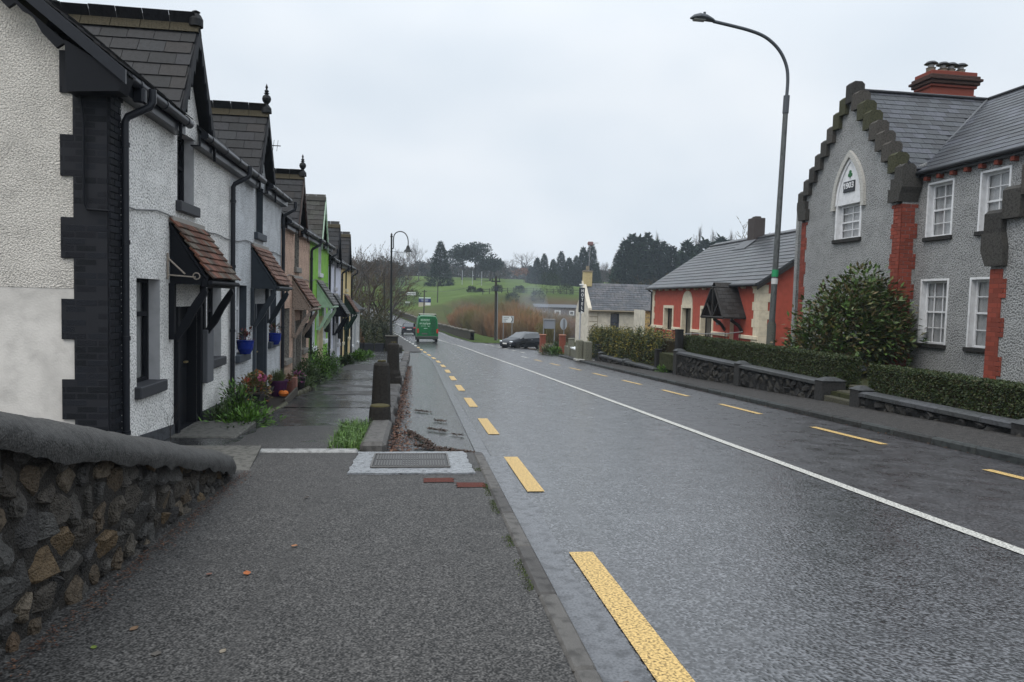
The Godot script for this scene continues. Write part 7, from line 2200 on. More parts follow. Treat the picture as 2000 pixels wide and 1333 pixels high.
	# shrubs closing the end of the footpath
	for q in [[-3.6, 50.5, 1.2, 2.3, 1.5, "dark evergreen bush behind the row of planters", [Color(0.018, 0.028, 0.012), Color(0.025, 0.035, 0.014)]], [-2.3, 50.2, 0.8, 2.2, 1.2, "dark bush beside the swan neck lamp post", [Color(0.02, 0.03, 0.016), Color(0.035, 0.04, 0.02)]], [-5.2, 54.0, 1.6, 2.6, 2.0, "yellowing bush to the left behind the planters", [Color(0.09, 0.09, 0.025), Color(0.05, 0.06, 0.02), Color(0.10, 0.075, 0.03)]], [-2.6, 56.0, 1.0, 2.6, 1.5, "mixed bush behind the lamp post", [Color(0.06, 0.065, 0.03), Color(0.04, 0.045, 0.02), Color(0.07, 0.05, 0.03)]], [-3.6, 64.0, 1.3, 2.8, 2.4, "olive bush farther along the left verge", [Color(0.07, 0.07, 0.03), Color(0.05, 0.055, 0.02)]]]:
		var t = plant("evergreen_bush", q[5], "bush", V(q[0], gy(q[1]), q[1]), "bushes at the end of the footpath")
		local(t, "foliage", leaf_body(r, Vector3(q[2], q[3], q[4]), 2600, 0.16, 0.07, q[6], 0.35, 0.35), lm)
		local(t, "stems", stems_mesh(r, Vector3(q[2], q[3], q[4]) * 0.8, 22, 0.025, 0.0), dkw)

func flower_pots():
	var r = RandomNumberGenerator.new()
	r.seed = 55
	var lm = leafmat("leaf_soft")
	var blackp = mt("pot_black", Color(0.014, 0.014, 0.016), 0.5)
	var soil = mt("soil", Color(0.02, 0.015, 0.011), 0.95)
	# black trough with pink and orange flowers
	var y = gy(14.0) + 0.06
	var t = thing("flower_trough", "black plastic trough of pink and orange flowers by the second house", "planter", V(-3.05, y, 14.0), "pots in front of the second house")
	var b = MB.new()
	var A = [V(-3.22, y + 0.02, 13.45), V(-2.9, y + 0.02, 13.45), V(-2.9, y + 0.02, 14.55), V(-3.22, y + 0.02, 14.55)]
	var B = [V(-3.3, y + 0.36, 13.35), V(-2.8, y + 0.36, 13.35), V(-2.8, y + 0.36, 14.65), V(-3.3, y + 0.36, 14.65)]
	for k in 4: b.quad(A[k], A[(k + 1) % 4], B[(k + 1) % 4], B[k])
	b.quad(A[3], A[2], A[1], A[0])
	part(t, "trough", b.mesh(), blackp)
	bx(t, "soil", V(-3.05, y + 0.31, 14.0), Vector3(0.45, 0.04, 1.2), soil, 0.0)
	var fl = part(t, "foliage", leaf_body(r, Vector3(0.3, 0.3, 0.6), 600, 0.07, 0.045, [Color(0.06, 0.08, 0.025), Color(0.16, 0.12, 0.03), Color(0.22, 0.07, 0.02), Color(0.1, 0.09, 0.03)], 0.4), lm)
	fl.position += V(-3.03, y + 0.36, 14.0)
	for q in [[-2.86, 0.62, 13.8, 0.075, Color(0.4, 0.11, 0.2)], [-3.0, 0.64, 14.3, 0.06, Color(0.42, 0.15, 0.06)], [-2.85, 0.56, 14.45, 0.05, Color(0.45, 0.2, 0.08)], [-3.1, 0.6, 13.6, 0.05, Color(0.35, 0.08, 0.05)]]:
		var fb = MB.new()
		for k in 26:
			var d = rdir(r)
			fb.leaf(V(q[0], y + q[1], q[2]) + d * q[3] * 0.3, d, rdir(r), q[3], q[3] * 0.8)
		part(t, "flower", fb.mesh(), mt("petal%d" % int(q[2] * 10), q[4], 0.7))
	# stone stump, pots
	var st = thing("stone_stump", "round stone stump standing by the second house's door", "stump", V(-3.22, gy(15.0) + 0.05, 15.05))
	b = MB.new()
	b.lathe(V(-3.22, gy(15.0) + 0.05, 15.05), [[0.165, 0.0], [0.16, 0.6], [0.14, 0.63], [0.0, 0.64]], 14)
	part(st, "shaft", b.mesh(), mt("stump_stone", Color(0.09, 0.08, 0.065), 0.9, {"tex": tx("blotch"), "ts": 2.0, "h": tx("rough"), "hs": 1.0}))
	var pots = [[-3.05, 16.4, 0.2, 0.34, Color(0.05, 0.012, 0.05), "purple pot of fine grass in front of the second house", [Color(0.10, 0.14, 0.05), Color(0.14, 0.16, 0.07)], true], [-2.95, 17.3, 0.15, 0.26, Color(0.2, 0.07, 0.05), "terracotta pot with rusty leaves", [Color(0.16, 0.07, 0.03), Color(0.09, 0.09, 0.03)], false], [-2.85, 17.9, 0.17, 0.3, Color(0.014, 0.012, 0.014), "black pot with a purple flower head", [Color(0.2, 0.05, 0.13), Color(0.05, 0.07, 0.03)], false]]
	for q in pots:
		var yy = gy(q[1]) + 0.16
		var p = thing("flower_pot", q[5], "flower pot", V(q[0], yy, q[1]), "pots in front of the second house")
		b = MB.new()
		b.lathe(V(q[0], yy - 0.1, q[1]), [[0.0, 0.0], [q[2] * 0.72, 0.0], [q[2], q[3]], [q[2] * 1.08, q[3]], [q[2] * 1.08, q[3] + 0.04], [q[2] * 0.9, q[3] + 0.04], [0.0, q[3]]], 14)
		part(p, "pot", b.mesh(), mt("pot%d" % int(q[1] * 10), q[4], 0.55))
		var m: ArrayMesh = blade_tuft(r, Vector3(q[2] * 0.6, 0, q[2] * 0.6), 260, 0.34, 0.008, q[6], 0.8) if q[7] else leaf_body(r, Vector3(q[2], 0.16, q[2]), 180, 0.07, 0.04, q[6], 0.3)
		var o = part(p, "foliage", m, lm)
		o.position += V(q[0], yy + q[3] - 0.08, q[1])
	# bed edging and brick
	var ed = thing("bed_edging", "timber and stone edging of the little bed with a pumpkin", "edging", V(-2.8, gy(16), 16))
	var ew = mt("edge_timber", Color(0.085, 0.075, 0.06), 0.9, {"tex": tx("fine"), "ts": 2.0})
	bx(ed, "board", V(-2.66, gy(15.7) + 0.13, 15.75), Vector3(0.04, 0.17, 1.5), ew, 0.006, Basis(Vector3.RIGHT, 0.043))
	var sm = mt("edge_stone", Color(0.12, 0.115, 0.08), 0.9, {"tex": tx("blotch"), "ts": 3.0, "h": tx("rough"), "hs": 1.5})
	for k in 12: bx(ed, "edge_stone", V(-2.66 + r.randf_range(-0.03, 0.03), gy(16.6 + 0.2 * k) + 0.09, 16.6 + 0.2 * k), Vector3(0.11, 0.12, 0.19), sm, 0.03, Basis(Vector3.UP, r.randf_range(-0.3, 0.3)))
	for k in 9: bx(ed, "edge_stone", V(-2.62 + r.randf_range(-0.03, 0.03), gy(13.2 + 0.2 * k) + 0.07, 13.2 + 0.2 * k), Vector3(0.1, 0.08, 0.18), sm, 0.03, Basis(Vector3.UP, r.randf_range(-0.3, 0.3)))
	pr(ed, "soil", [V(-3.38, gy(13.2) + 0.08, 13.2), V(-2.66, gy(13.2) + 0.08, 13.2), V(-2.66, gy(19) + 0.08, 19), V(-3.38, gy(19) + 0.08, 19)], Vector3(0, -0.06, 0), soil)
	var br = thing("leaning_brick", "old pink brick set on end beside the pots", "brick", V(-2.78, gy(16.9) + 0.1, 16.75))
	bx(br, "brick", V(-2.76, gy(16.8) + 0.28, 16.8), Vector3(0.1, 0.4, 0.2), mt("pink_brick", Color(0.3, 0.14, 0.11), 0.85, {"tex": tx("blotch"), "ts": 4.0, "h": tx("rough"), "hs": 0.8}), 0.012)
	var pk = thing("pumpkin", "small orange pumpkin on the bed in front of the second house", "pumpkin", V(-2.88, gy(16.1) + 0.1, 16.1))
	b = MB.new()
	for k in 10:
		var a = TAU * k / 10
		var o = V(-2.88, gy(16.1) + 0.17, 16.1) + Vector3(cos(a), 0, sin(a)) * 0.05
		b.lathe(o, [[0.0, -0.065], [0.04, -0.055], [0.062, 0.0], [0.04, 0.05], [0.0, 0.06]], 8)
	part(pk, "flesh", b.mesh(), mt("pumpkin_orange", Color(0.62, 0.16, 0.02), 0.5))
	tb(pk, "stalk", [V(-2.88, gy(16.1) + 0.22, 16.1), V(-2.87, gy(16.1) + 0.27, 16.1)], [0.014, 0.01], ew, 6)
	# pots on sills
	var blue = mt("glaze_blue", Color(0.012, 0.03, 0.22), 0.25)
	for q in [[14.5, "blue glazed pot with a red leaved plant on the nearer sill of the second house"], [17.35, "blue glazed pot on the farther sill of the second house"]]:
		var p = thing("sill_pot", q[1], "flower pot", V(-3.33, -1.18, q[0]), "blue pots on window sills")
		b = MB.new()
		b.lathe(V(-3.33, -1.19, q[0]), [[0.0, 0.0], [0.1, 0.0], [0.15, 0.1], [0.165, 0.24], [0.18, 0.26], [0.15, 0.27], [0.0, 0.25]], 14)
		part(p, "pot", b.mesh(), blue)
		var o = part(p, "foliage", leaf_body(r, Vector3(0.15, 0.2, 0.15), 130, 0.08, 0.03, [Color(0.14, 0.04, 0.03), Color(0.08, 0.07, 0.03)], 0.3), lm)
		o.position += V(-3.33, -0.9, q[0])
	# post boxes and hanging planters on the far houses
	for q in [[22.3, -1.1, Color(0.012, 0.013, 0.014), "black letter box on the peach house wall"], [26.9, -1.15, Color(0.02, 0.022, 0.022), "dark planter hanging on the green house"], [31.5, -1.65, Color(0.015, 0.02, 0.02), "dark letter box on the lavender house"]]:
		var p = thing("wall_box", q[3], "letter box", V(-3.3, q[1], q[0]), "boxes on the house fronts")
		bx(p, "case", V(-3.27, q[1], q[0]), Vector3(0.2, 0.42, 0.3), mt("wall_box%d" % int(q[0]), q[2], 0.45), 0.04)
		bx(p, "lid", V(-3.26, q[1] + 0.22, q[0]), Vector3(0.24, 0.04, 0.34), mt("wall_box%d" % int(q[0]), q[2], 0.45), 0.015)
	# planters closing the footpath
	var blackb = mt("planter_black", Color(0.02, 0.022, 0.028), 0.6, {"tex": tx("fine"), "ts": 1.0})
	var n = 0
	for x in [-3.7, -3.05, -2.4]:
		var yy = gy(47.0) + 0.05
		var p = thing("box_planter", "dark box planter with a small cone shaped shrub, %s of the row" % ["leftmost", "middle one", "rightmost"][n], "planter", V(x, yy, 47.2), "planters closing the footpath")
		bx(p, "box", V(x, yy + 0.26, 47.2), Vector3(0.58, 0.52, 0.58), blackb, 0.02)
		var cs = [Color(0.16, 0.08, 0.03), Color(0.12, 0.07, 0.03)] if n == 0 else [Color(0.05, 0.075, 0.02), Color(0.09, 0.08, 0.03)]
		var o = part(p, "shrub", conifer(r, 1.0, 0.28, 500, cs, 0.1), lm)
		o.position += V(x, yy + 0.5, 47.2)
		n += 1
	var lw = thing("end_wall", "low dark stone wall beside the planters at the end of the footpath", "wall", V(-1.6, gy(47), 47.3))
	bx(lw, "masonry", V(-1.62, gy(47.0) + 0.5, 47.4), Vector3(0.8, 1.0, 0.6), mt("end_wall_stone", Color(0.045, 0.042, 0.036), 0.95, {"tex": tx("fine"), "ts": 2.0, "h": tx("rough"), "hs": 4.0}), 0.06)
	bx(lw, "coping", V(-1.62, gy(47.0) + 1.04, 47.4), Vector3(0.9, 0.1, 0.7), mt("end_wall_cap", Color(0.07, 0.066, 0.055), 0.9, {"tex": tx("fine"), "ts": 2.0}), 0.03)
	bx(lw, "masonry", V(-1.25, gy(46.0) + 0.2, 46.2), Vector3(0.7, 0.5, 1.4), mt("end_wall_stone", Color(0.045, 0.042, 0.036), 0.95), 0.06)

func far_plants():
	var r = RandomNumberGenerator.new()
	r.seed = 2024
	var lm = leafmat("leaf_far", 0.9, 0.03)
	var bark = mt("bark_grey", Color(0.085, 0.075, 0.068), 0.95)
	var barkd = mt("bark_brown", Color(0.055, 0.045, 0.038), 0.95)
	var twigb = mt("twig_brown", Color(0.095, 0.068, 0.048), 0.95)
	var twigg = mt("twig_grey", Color(0.115, 0.095, 0.082), 0.95)
	var twigo = mt("twig_olive", Color(0.105, 0.085, 0.038), 0.95)
	# prototypes
	var gc = [Color(0.016, 0.036, 0.022), Color(0.024, 0.048, 0.026), Color(0.012, 0.026, 0.017), Color(0.034, 0.055, 0.03)]
	var con = []
	for k in 3:
		var c = thing("conifer_tree", "tall dark cone shaped conifer standing alone on the fairway" if k == 0 else "dark conifer on the hillside", "tree", V(6.9, 3.0, 230), "dark conifers on the hill")
		local(c, "crown", conifer(r, 14.0, [4.6, 3.6, 4.2][k], [4200, 3200, 3400][k], gc, [0.75, 0.9, 1.0][k], [0.8, 0.62, 0.7][k]), lm)
		var b = MB.new()
		b.tube([Vector3(0, -1, 0), Vector3(0, 6, 0), Vector3(0, 13, 0)], [0.35, 0.22, 0.05], 6)
		local(c, "trunk", b.mesh(), barkd)
		con.append(c)
	con[0].position = V(7.0, terrain_y(7.0, 228.0) - 0.5, 228)
	con[0].scale = Vector3(0.98, 1.02, 0.98)
	var at = func(px: float, d: float) -> Vector3:
		var x: float = (px - 815.0) / 1390.0 * d
		return V(x, terrain_y(x, d) - 0.4, d)
	var hgt = func(py: float, px: float, d: float) -> float:   # height of a point seen at that row, above the ground there
		var x: float = (px - 815.0) / 1390.0 * d
		return (582.0 + 0.027 * (px - 815.0) - py) / 1390.0 * d - terrain_y(x, d)
	var first = true
	var i = 0
	var spots = [[1035, 520, 268], [1048, 505, 262], [1062, 497, 275], [1080, 508, 258], [1096, 492, 280], [1112, 505, 262], [1126, 500, 275], [1140, 484, 262], [1157, 478, 262], [1168, 515, 258],
		[1212, 492, 205], [1226, 470, 200], [1240, 457, 204], [1256, 463, 198], [1272, 455, 206], [1290, 470, 200], [1306, 472, 206], [1322, 480, 198], [1340, 488, 204], [1356, 470, 185], [1372, 480, 190], [1392, 468, 185], [1410, 476, 190], [1426, 462, 186], [1446, 470, 190], [1466, 474, 186]]
	for q in spots:
		var src: Node3D = con[1 + i % 2]
		var p: Vector3 = at.call(float(q[0]), float(q[2]))
		var h: float = hgt.call(float(q[1]), float(q[0]), float(q[2])) + 0.6
		var sc: float = h / 14.0
		var right: bool = q[0] > 1200
		var lab = "dark conifer in the stand above the red building" if right else "dark conifer in the row behind the yellow chimney"
		lab += ", number %s from the left" % ORD[(i - 10) if right else i]
		if i < 2:
			src.position = p
			src.scale = Vector3(sc * 0.9, sc, sc * 0.9)
			src.set_meta("label", lab)
		else: copy_of(src, p, r.randf() * TAU, Vector3(sc * r.randf_range(0.7, 1.05), sc, sc * r.randf_range(0.7, 1.05)), lab, "dark conifers on the hill")
		i += 1
	# broad evergreen on the skyline
	for q in [[900, 478, 268, 8.5, "broad dark evergreen crown on the skyline, left half"], [925, 466, 272, 9.0, "broad dark evergreen crown on the skyline, right half"], [955, 500, 266, 6.0, "lower dark tree sloping down at the right of the broad evergreen"]]:
		var p: Vector3 = at.call(float(q[0]), float(q[2]))
		var h: float = hgt.call(float(q[1]), float(q[0]), float(q[2]))
		var t = thing("evergreen_tree", q[4], "tree", p, "broad evergreens on the skyline")
		var cr = local(t, "crown", clump_crown(r, Vector3(q[3] * 0.8, h * 0.36, 6), 46, 62, 0.85, [Color(0.02, 0.034, 0.022), Color(0.026, 0.04, 0.026), Color(0.016, 0.026, 0.018)], 1.9), lm)
		cr.position.y = h * 0.6
		var b = MB.new()
		b.tube([Vector3(0, -1, 0), Vector3(0.3, h * 0.4, 0), Vector3(0, h * 0.75, 0)], [0.5, 0.35, 0.12], 6)
		local(t, "trunk", b.mesh(), barkd)
	# bare trees
	var kinds = []
	var tall = []
	for k in 4:
		var H: float = [12.0, 15.0, 9.0, 16.0][k]
		var bt = bare_tree(r, H, [0.75, 0.5, 0.9, 0.28][k], [0.3, 0.7, 0.2, 1.6][k], 4, [0.22, 0.2, 0.2, 0.22][k], [0.024, 0.026, 0.022, 0.026][k], [4, 4, 4, 5][k])
		var t = thing("bare_tree", "x", "tree", Vector3.ZERO, "leafless trees")
		local(t, "trunk", bt[0], [bark, bark, barkd, twigg][k])
		local(t, "crown", bt[1], [twigg, twigb, twigo, twigg][k])
		kinds.append(t)
		tall.append(bt[1].get_aabb().end.y)
	var used = [false, false, false, false]
	var bares = [[700, 462, 62, 0, "leafless tree rising just past the end of the terrace"], [722, 470, 72, 0, "leafless twiggy tree left of the swan neck lamp"], [690, 500, 56, 2, "olive leafless thicket tree behind the cottage"], [745, 478, 88, 1, "leafless tree behind the lamp post"], [735, 505, 66, 2, "olive leafless tree over the dark bushes"], [710, 520, 80, 2, "brown thicket tree on the left verge"], [752, 512, 100, 2, "brown thicket tree beyond the lamp post"], [680, 478, 90, 0, "leafless tree behind the yellow house gable"], [765, 500, 140, 0, "leafless tree right of the lamp post"], [817, 464, 258, 1, "tall pale birch left of the lone conifer"], [798, 480, 262, 0, "leafless tree beside the tall birch"], [780, 492, 250, 0, "low leafless tree at the left of the fairway"], [836, 500, 290, 0, "leafless tree behind the lone conifer"], [1026, 486, 275, 0, "leafless tree with orange lower leaves on the skyline"], [985, 508, 292, 0, "small leafless tree on the skyline"], [970, 512, 300, 0, "smaller leafless tree on the skyline"], [790, 498, 285, 0, "leafless brown tree on the skyline left of the tall birch"], [806, 505, 296, 1, "leafless brown tree right behind the tall birch"], [875, 492, 292, 1, "leafless tree in the gap right of the lone conifer"], [960, 510, 288, 0, "leafless tree at the right foot of the broad evergreen"], [1000, 500, 300, 0, "leafless tree left of the orange beech"], [742, 488, 235, 0, "leafless hillside tree above the swan neck lamp"], [715, 492, 230, 1, "leafless hillside tree above the cottage"], [1182, 505, 268, 0, "leafless tree nearest the mast"], [1190, 508, 260, 0, "leafless tree between the two groups of conifers"], [1204, 515, 255, 1, "second leafless tree between the two groups of conifers"], [1240, 450, 235, 3, "poplar rising out of the left of the conifer stand"], [1292, 440, 230, 3, "tall golden poplar above the conifer stand"], [1380, 428, 225, 3, "tall bare poplar behind the red building"], [1404, 432, 228, 3, "second bare poplar behind the red building"], [1437, 434, 225, 3, "slim bare poplar left of the red building's chimney"], [1492, 408, 62, 2, "pollarded bare tree behind the red building's chimney"], [1262, 530, 150, 2, "olive leafless bush below the conifer stand"], [1290, 525, 140, 2, "wide olive leafless bush above the red roof"], [1322, 528, 150, 2, "olive leafless bush at the foot of the conifers"]]
	for q in bares:
		var p: Vector3 = at.call(float(q[0]), float(q[2]))
		var h: float = hgt.call(float(q[1]), float(q[0]), float(q[2]))
		var k: int = q[3]
		var sc: float = h / tall[k]
		var wide = 1.5 if k == 2 and q[2] > 120 else 1.0
		if not used[k]:
			kinds[k].position = p
			kinds[k].scale = Vector3(sc, sc, sc)
			kinds[k].set_meta("label", q[4])
			used[k] = true
		else: copy_of(kinds[k], p, r.randf() * TAU, Vector3(sc * wide, sc, sc * wide), q[4], "leafless trees")
	# orange leaves low on the skyline tree
	var og = thing("orange_beech", "low orange leaved beech below the leafless skyline tree", "tree", at.call(1022.0, 270.0))
	var oc = local(og, "crown", clump_crown(r, Vector3(3.6, 1.6, 3.0), 16, 40, 0.6, [Color(0.22, 0.09, 0.03), Color(0.17, 0.08, 0.03)], 1.2), lm)
	oc.position.y = 3.6
	local(og, "trunk", kinds[2].get_child(0).mesh, barkd).scale = Vector3(0.5, 0.6, 0.5)
	# woodland closing the skyline
	var wood = [Color(0.03, 0.034, 0.022), Color(0.045, 0.04, 0.028), Color(0.025, 0.032, 0.02), Color(0.055, 0.045, 0.032)]
	var wt = []
	for k in 3:
		var t = thing("woodland_tree", "one of the dim trees of the woodland along the top of the hill", "tree", Vector3.ZERO, "woodland on the hilltop")
		var cr = local(t, "crown", clump_crown(r, Vector3(4.5, 3.6, 3.5), 34, 34, 0.9, wood, 1.8), lm)
		cr.position.y = 3.4
		local(t, "trunk", kinds[0].get_child(0).mesh, barkd).scale = Vector3(0.6, 0.55, 0.6)
		wt.append(t)
	var px = 640.0
	var j = 0
	while px < 1560.0:
		var d = r.randf_range(300, 345) if px > 780 else r.randf_range(225, 262)
		var p: Vector3 = at.call(px, d)
		var sc = r.randf_range(0.65, 1.05) if px > 780 else r.randf_range(0.75, 1.15)
		var s = Vector3(sc * 1.1, sc, sc)
		if j < 3:
			wt[j].position = p
			wt[j].scale = s
		else: copy_of(wt[j % 3], p, r.randf() * TAU, s, "one of the dim trees of the woodland along the top of the hill", "woodland on the hilltop")
		j += 1
		px += r.randf_range(11, 19)
	# undergrowth below the woodland
	var ub = MB.new()
	ub.use_col = true
	for k in 9000:
		var x = r.randf_range(-75.0, 170.0)
		var d = r.randf_range(306.0, 322.0)
		ub.col = pick(r, wood)
		ub.leaf(V(x, terrain_y(x, d) + r.randf() * r.randf() * 5.0, d), rdir(r), (Vector3.UP + rdir(r)).normalized(), 1.3, 0.8)
	var uo = MeshInstance3D.new()
	uo.name = "undergrowth"
	uo.mesh = ub.mesh()
	uo.material_override = lm
	add_child(uo)
	uo.set_meta("kind", "stuff")
	uo.set_meta("label", "dark undergrowth below the woodland on the hilltop")
	uo.set_meta("category", "undergrowth")
	# round bushes on the grass and by the fence
	var bc = [Color(0.025, 0.04, 0.018), Color(0.035, 0.05, 0.02), Color(0.02, 0.032, 0.016)]
	for q in [[920, 573, 196, 1.3, "round bush at the left end of the fence"], [936, 574, 198, 0.9, "small round bush on the fence line"], [1014, 566, 202, 1.6, "round topped bush standing at the fence"], [1075, 566, 205, 4.4, "large dark bush spreading over the fence"], [1108, 574, 205, 2.2, "low dark bush right of the large one"], [1172, 562, 226, 2.6, "rounded bush beside the cream building's chimney"], [970, 568, 204, 1.5, "clipped round bush behind the utility pole"], [1050, 610, 196, 2.2, "dark shrub on the bank below the fence"], [803, 590, 166, 2.8, "dark bush behind the white name board"], [770, 575, 170, 3.4, "brown bush at the left edge of the fairway"], [1000, 600, 192, 2.0, "scrubby bush on the grass bank"]]:
		var p: Vector3 = at.call(float(q[0]), float(q[2]))
		var t = thing("round_bush", q[4], "bush", p, "bushes on the grass slope")
		var o = local(t, "foliage", leaf_body(r, Vector3(q[3], q[3] * 0.85, q[3]), 900, 0.38, 0.2, bc, 0.5, 0.25), lm)
		o.position.y = q[3] * 0.55
		local(t, "stems", stems_mesh(r, Vector3(q[3], q[3], q[3]) * 0.6, 8, 0.05, 0.0), barkd)
	# brown thicket in the valley: many upright stems, two tones
	var thick = []
	var tm = [mt("osier_orange", Color(0.25, 0.145, 0.075), 0.95), mt("osier_brown", Color(0.18, 0.13, 0.07), 0.95), mt("osier_olive", Color(0.145, 0.125, 0.045), 0.95)]
	for k in 3:
		var t = thing("osier_bush", "brown leafless bush in the valley thicket", "bush", Vector3.ZERO, "brown bushes of the valley thicket")
		var b = MB.new()
		for s in 520:
			var a = r.randf() * TAU
			var q = sqrt(r.randf())
			var o = Vector3(cos(a) * q * 1.2, 0, sin(a) * q * 1.2)
			var h = 4.4 * r.randf_range(0.45, 1.05) * (1.0 - 0.25 * q)
			var e = o * (1.0 + 0.9 * r.randf()) + Vector3(r.randf_range(-0.4, 0.4), h, r.randf_range(-0.4, 0.4))
			var m = o.lerp(e, 0.55) + rdir(r) * 0.14
			var wv = Vector3(r.randf_range(-1, 1), 0, r.randf_range(-1, 1)).normalized() * 0.026
			b.quad(o - wv, o + wv, m + wv * 0.8, m - wv * 0.8)
			b.tri(m - wv * 0.8, m + wv * 0.8, e)
			for z in 3:
				var f = m.lerp(e, r.randf() * 0.7)
				var g = f + (e - m).normalized() * 0.6 + rdir(r) * 0.5
				b.tri(f - wv * 0.6, f + wv * 0.6, g)
		local(t, "stems", b.mesh(), tm[k])
		thick.append(t)
	var nb = 0
	for q in [[893, 602, 124], [908, 600, 118], [905, 592, 128], [926, 596, 112], [945, 600, 104], [925, 588, 126], [955, 590, 110], [972, 596, 100], [960, 584, 128], [985, 588, 110], [1000, 594, 98], [990, 580, 130], [1015, 586, 110], [1030, 592, 99], [1020, 582, 126], [1045, 588, 112], [1060, 594, 102], [1050, 596, 126], [1075, 597, 114], [1090, 606, 100], [1085, 604, 126], [1105, 606, 112], [1120, 612, 102], [1118, 610, 124], [1140, 610, 110], [884, 610, 134], [940, 582, 134], [1010, 578, 136], [975, 579, 136], [915, 584, 134], [1038, 596, 88], [1012, 614, 86], [986, 612, 88], [1072, 618, 84], [1100, 622, 84]]:
		var p: Vector3 = at.call(float(q[0]), float(q[2]))
		p.y = V(0, gy(q[2]) - 0.3, 0).y
		var h: float = (584.0 + 0.027 * (q[0] - 815) - q[1]) / 1390.0 * q[2] - gy(q[2]) + 0.3
		var sc: float = h / 4.6
		var s = Vector3(sc * 1.15, sc, sc * 1.15)
		var k: int = [0, 1, 0, 2, 1][nb % 5]
		var lab: String = ["orange brown leafless bush in the valley thicket", "dull brown leafless bush in the valley thicket", "olive brown leafless bush in the valley thicket"][k]
		if thick[k].position == Vector3.ZERO:
			thick[k].position = p
			thick[k].scale = s
			thick[k].set_meta("label", lab)
		else: copy_of(thick[k], p, r.randf() * TAU, s, lab, "brown bushes of the valley thicket")
		nb += 1
	for k in 3:
		if thick[k].position == Vector3.ZERO: thick[k].free()

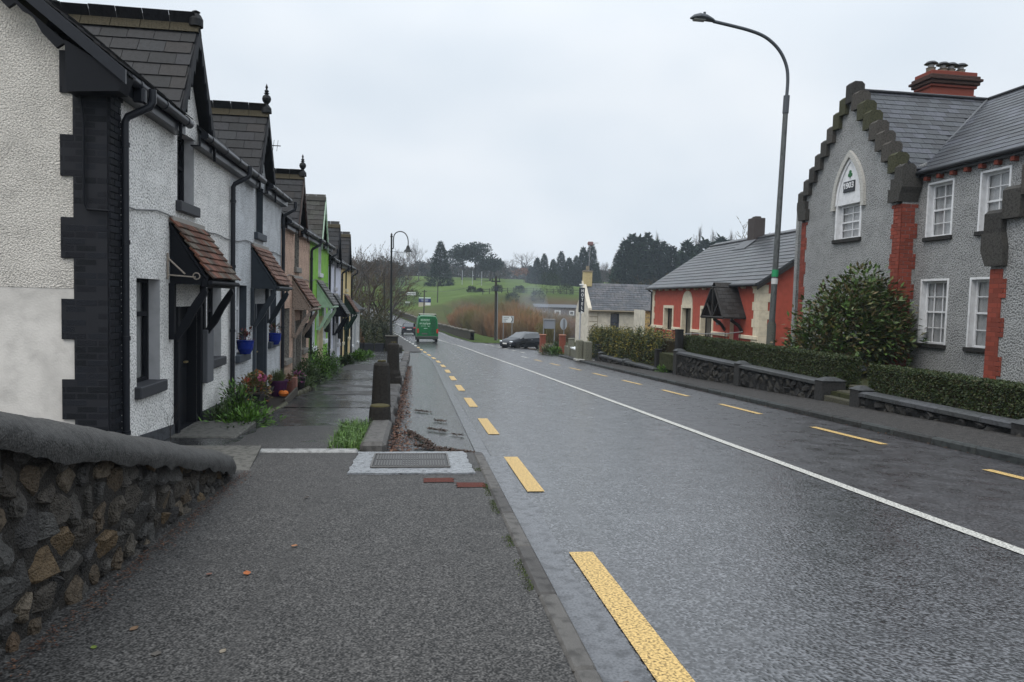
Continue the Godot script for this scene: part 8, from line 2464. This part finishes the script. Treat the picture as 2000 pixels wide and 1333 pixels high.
func litter():
	var r = RandomNumberGenerator.new()
	r.seed = 9
	var lm = leafmat("leaf_litter", 0.7, 0.02)
	# drifts of dead leaves in the gutter of the lay-by
	var b = MB.new()
	b.use_col = true
	var cs = [Color(0.075, 0.032, 0.02), Color(0.10, 0.045, 0.025), Color(0.05, 0.028, 0.02), Color(0.13, 0.07, 0.04), Color(0.04, 0.025, 0.02)]
	for k in 2600:
		var d = 9.2 + pow(r.randf(), 1.5) * 22.0
		var w = 0.27 * r.randf() * r.randf() + 0.02
		if d < 11.5: w *= 1.5
		var p = V(-0.36 + w, gy(d) + 0.004 + 0.05 * max(0.0, 0.25 - w) * r.randf() * 4.0, d)
		b.col = pick(r, cs)
		b.leaf(p, (Vector3(r.randf_range(-1, 1), r.randf_range(-0.1, 0.4), r.randf_range(-1, 1))).normalized(), (Vector3.UP + rdir(r) * 0.4).normalized(), r.randf_range(0.03, 0.085), 0.035)
	for q in [[0.0, 0.78, 9.3, 10.0, 1300], [-0.1, 0.25, 10.0, 11.4, 900], [0.3, 0.8, 9.15, 9.5, 350], [0.2, 0.5, 11.4, 11.7, 220], [0.0, 0.3, 14.0, 14.3, 160], [0.35, 0.55, 12.6, 12.8, 120], [0.55, 0.75, 10.9, 11.15, 60], [-0.3, 0.3, 9.12, 9.4, 500]]:
		for k in int(q[4]):
			var t = r.randf()
			var d: float = lerp(float(q[3]), float(q[2]), t) + r.randf_range(-0.07, 0.07)
			var x: float = lerp(float(q[0]), float(q[1]), clamp(t + r.randf_range(-0.12, 0.12), 0, 1))
			b.col = pick(r, [Color(0.035, 0.025, 0.018), Color(0.055, 0.035, 0.025), Color(0.045, 0.025, 0.018)])
			b.leaf(V(x, gy(d) + 0.004 + r.randf() * 0.018, d), Vector3(r.randf_range(-1, 1), r.randf_range(-0.1, 0.3), r.randf_range(-1, 1)).normalized(), (Vector3.UP + rdir(r) * 0.4).normalized(), r.randf_range(0.02, 0.06), 0.025)
	# crumbs along the foot of the near wall and kerbs
	for k in 900:
		var d = r.randf_range(3.0, 7.8)
		b.col = pick(r, cs)
		b.leaf(V(-1.80 + r.randf() * r.randf() * 0.18, gy(d) + 0.086 + r.randf() * 0.01, d), Vector3(r.randf_range(-1, 1), 0.1, r.randf_range(-1, 1)).normalized(), Vector3.UP, r.randf_range(0.01, 0.035), 0.012)
	for k in 500:
		var d = r.randf_range(8.0, 34.0)
		b.col = pick(r, cs)
		b.leaf(V(kr(d) - r.randf() * r.randf() * 0.2, gy(d) + 0.012, d), Vector3(r.randf_range(-1, 1), 0.1, r.randf_range(-1, 1)).normalized(), Vector3.UP, r.randf_range(0.02, 0.05), 0.02)
	var o = MeshInstance3D.new()
	o.name = "leaf_litter"
	o.mesh = b.mesh()
	o.material_override = lm
	add_child(o)
	o.set_meta("kind", "stuff")
	o.set_meta("label", "brown dead leaves and mud lying in the gutters")
	o.set_meta("category", "leaves")
	# moss along the back of the near kerb
	b = MB.new()
	b.use_col = true
	for k in 2600:
		var d = r.randf_range(2.6, 8.2)
		if sin(d * 3.1) + sin(d * 7.3 + 1.0) < 0.1: continue
		b.col = pick(r, [Color(0.045, 0.065, 0.015), Color(0.06, 0.075, 0.02), Color(0.035, 0.05, 0.015)])
		b.leaf(V(0.735 - r.randf() * r.randf() * 0.07, gy(d) + 0.08, d), (Vector3.UP + rdir(r)).normalized(), rdir(r), 0.012, 0.008)
	o = MeshInstance3D.new()
	o.name = "moss"
	o.mesh = b.mesh()
	o.material_override = lm
	add_child(o)
	o.set_meta("kind", "stuff")
	o.set_meta("label", "green moss along the back of the near kerb")
	o.set_meta("category", "moss")
	# single fallen leaves on the pavement
	var lf = MB.new()
	for k in 6:
		var a = k / 6.0
		var w0 = sin(a * PI) * 0.4
		var w1 = sin((a + 1.0 / 6) * PI) * 0.4
		lf.quad(Vector3(a, 0.1 * a * a, -w0), Vector3(a + 1.0 / 6, 0.1 * pow(a + 1.0 / 6, 2), -w1), Vector3(a + 1.0 / 6, 0.02, 0), Vector3(a, 0.02, 0))
		lf.quad(Vector3(a, 0.02, 0), Vector3(a + 1.0 / 6, 0.02, 0), Vector3(a + 1.0 / 6, 0.12 * a, w1), Vector3(a, 0.12 * a, w0))
	var lmesh = lf.mesh()
	for q in [[-1.02, 4.55, 0.06, Color(0.32, 0.10, 0.03), "orange fallen leaf in the middle of the pavement"], [-0.86, 5.15, 0.05, Color(0.28, 0.13, 0.06), "pale orange fallen leaf, a little farther along the pavement"], [-1.25, 4.6, 0.045, Color(0.14, 0.07, 0.05), "dull brown fallen leaf left of the orange one"], [-1.2, 3.5, 0.06, Color(0.09, 0.08, 0.07), "grey brown leaf at the lower left of the pavement"], [-1.42, 3.75, 0.05, Color(0.16, 0.10, 0.06), "tan leaf near the foot of the stone wall"], [1.02, 3.15, 0.05, Color(0.10, 0.045, 0.03), "brown leaf in the gutter by the yellow line"], [-1.0, 6.6, 0.055, Color(0.05, 0.04, 0.035), "dark curled leaf beyond the middle of the pavement"], [-0.9, 3.45, 0.04, Color(0.2, 0.17, 0.13), "small pale leaf at the bottom of the pavement"], [-1.5, 3.55, 0.035, Color(0.12, 0.16, 0.03), "tiny green leaf near the stone wall"]]:
		var t = thing("fallen_leaf", q[4], "leaf", V(q[0], gy(q[1]) + (0.084 if q[0] < 0.8 else 0.01), q[1]), "single fallen leaves")
		local(t, "blade", lmesh, mt("leaf%d" % int(abs(q[0] * 100) + q[1] * 1000), q[3], 0.6))
		t.rotation = Vector3(0.05, r.randf() * TAU, 0)
		t.scale = Vector3(q[2], q[2], q[2])

func smoke():
	for q in [[1042.0, 596.0, 112.0, Vector3(5.0, 7.0, 5.0), 0.035], [1058.0, 620.0, 110.0, Vector3(4.0, 6.0, 4.0), 0.04], [1085.0, 640.0, 100.0, Vector3(8.0, 6.0, 6.0), 0.03], [1022.0, 545.0, 130.0, Vector3(7.0, 9.0, 4.0), 0.02]]:
		var d: float = q[2]
		var f = FogVolume.new()
		f.name = numbered("smoke")
		f.shape = RenderingServer.FOG_VOLUME_SHAPE_ELLIPSOID
		f.size = q[3]
		var m = FogMaterial.new()
		m.density = q[4]
		m.albedo = Color(0.82, 0.86, 0.92)
		m.edge_fade = 1.5
		f.material = m
		add_child(f)
		f.position = V((q[0] - 815.0) / 1390.0 * d, (586.0 - q[1]) / 1390.0 * d, d)
		f.set_meta("kind", "stuff")
		f.set_meta("label", "thin blue wood smoke drifting over the valley thicket")
		f.set_meta("category", "smoke")

func _ready():
	make_textures()
	scene_camera()
	sky_and_light()
	ground()
	streets()
	pavement_details()
	near_wall()
	left_houses()
	boundary_walls()
	school_house()
	red_building()
	hotel_buildings()
	lamps()
	poles_and_signs()
	vehicles()
	street_plants()
	flower_pots()
	far_plants()
	litter()
	smoke()
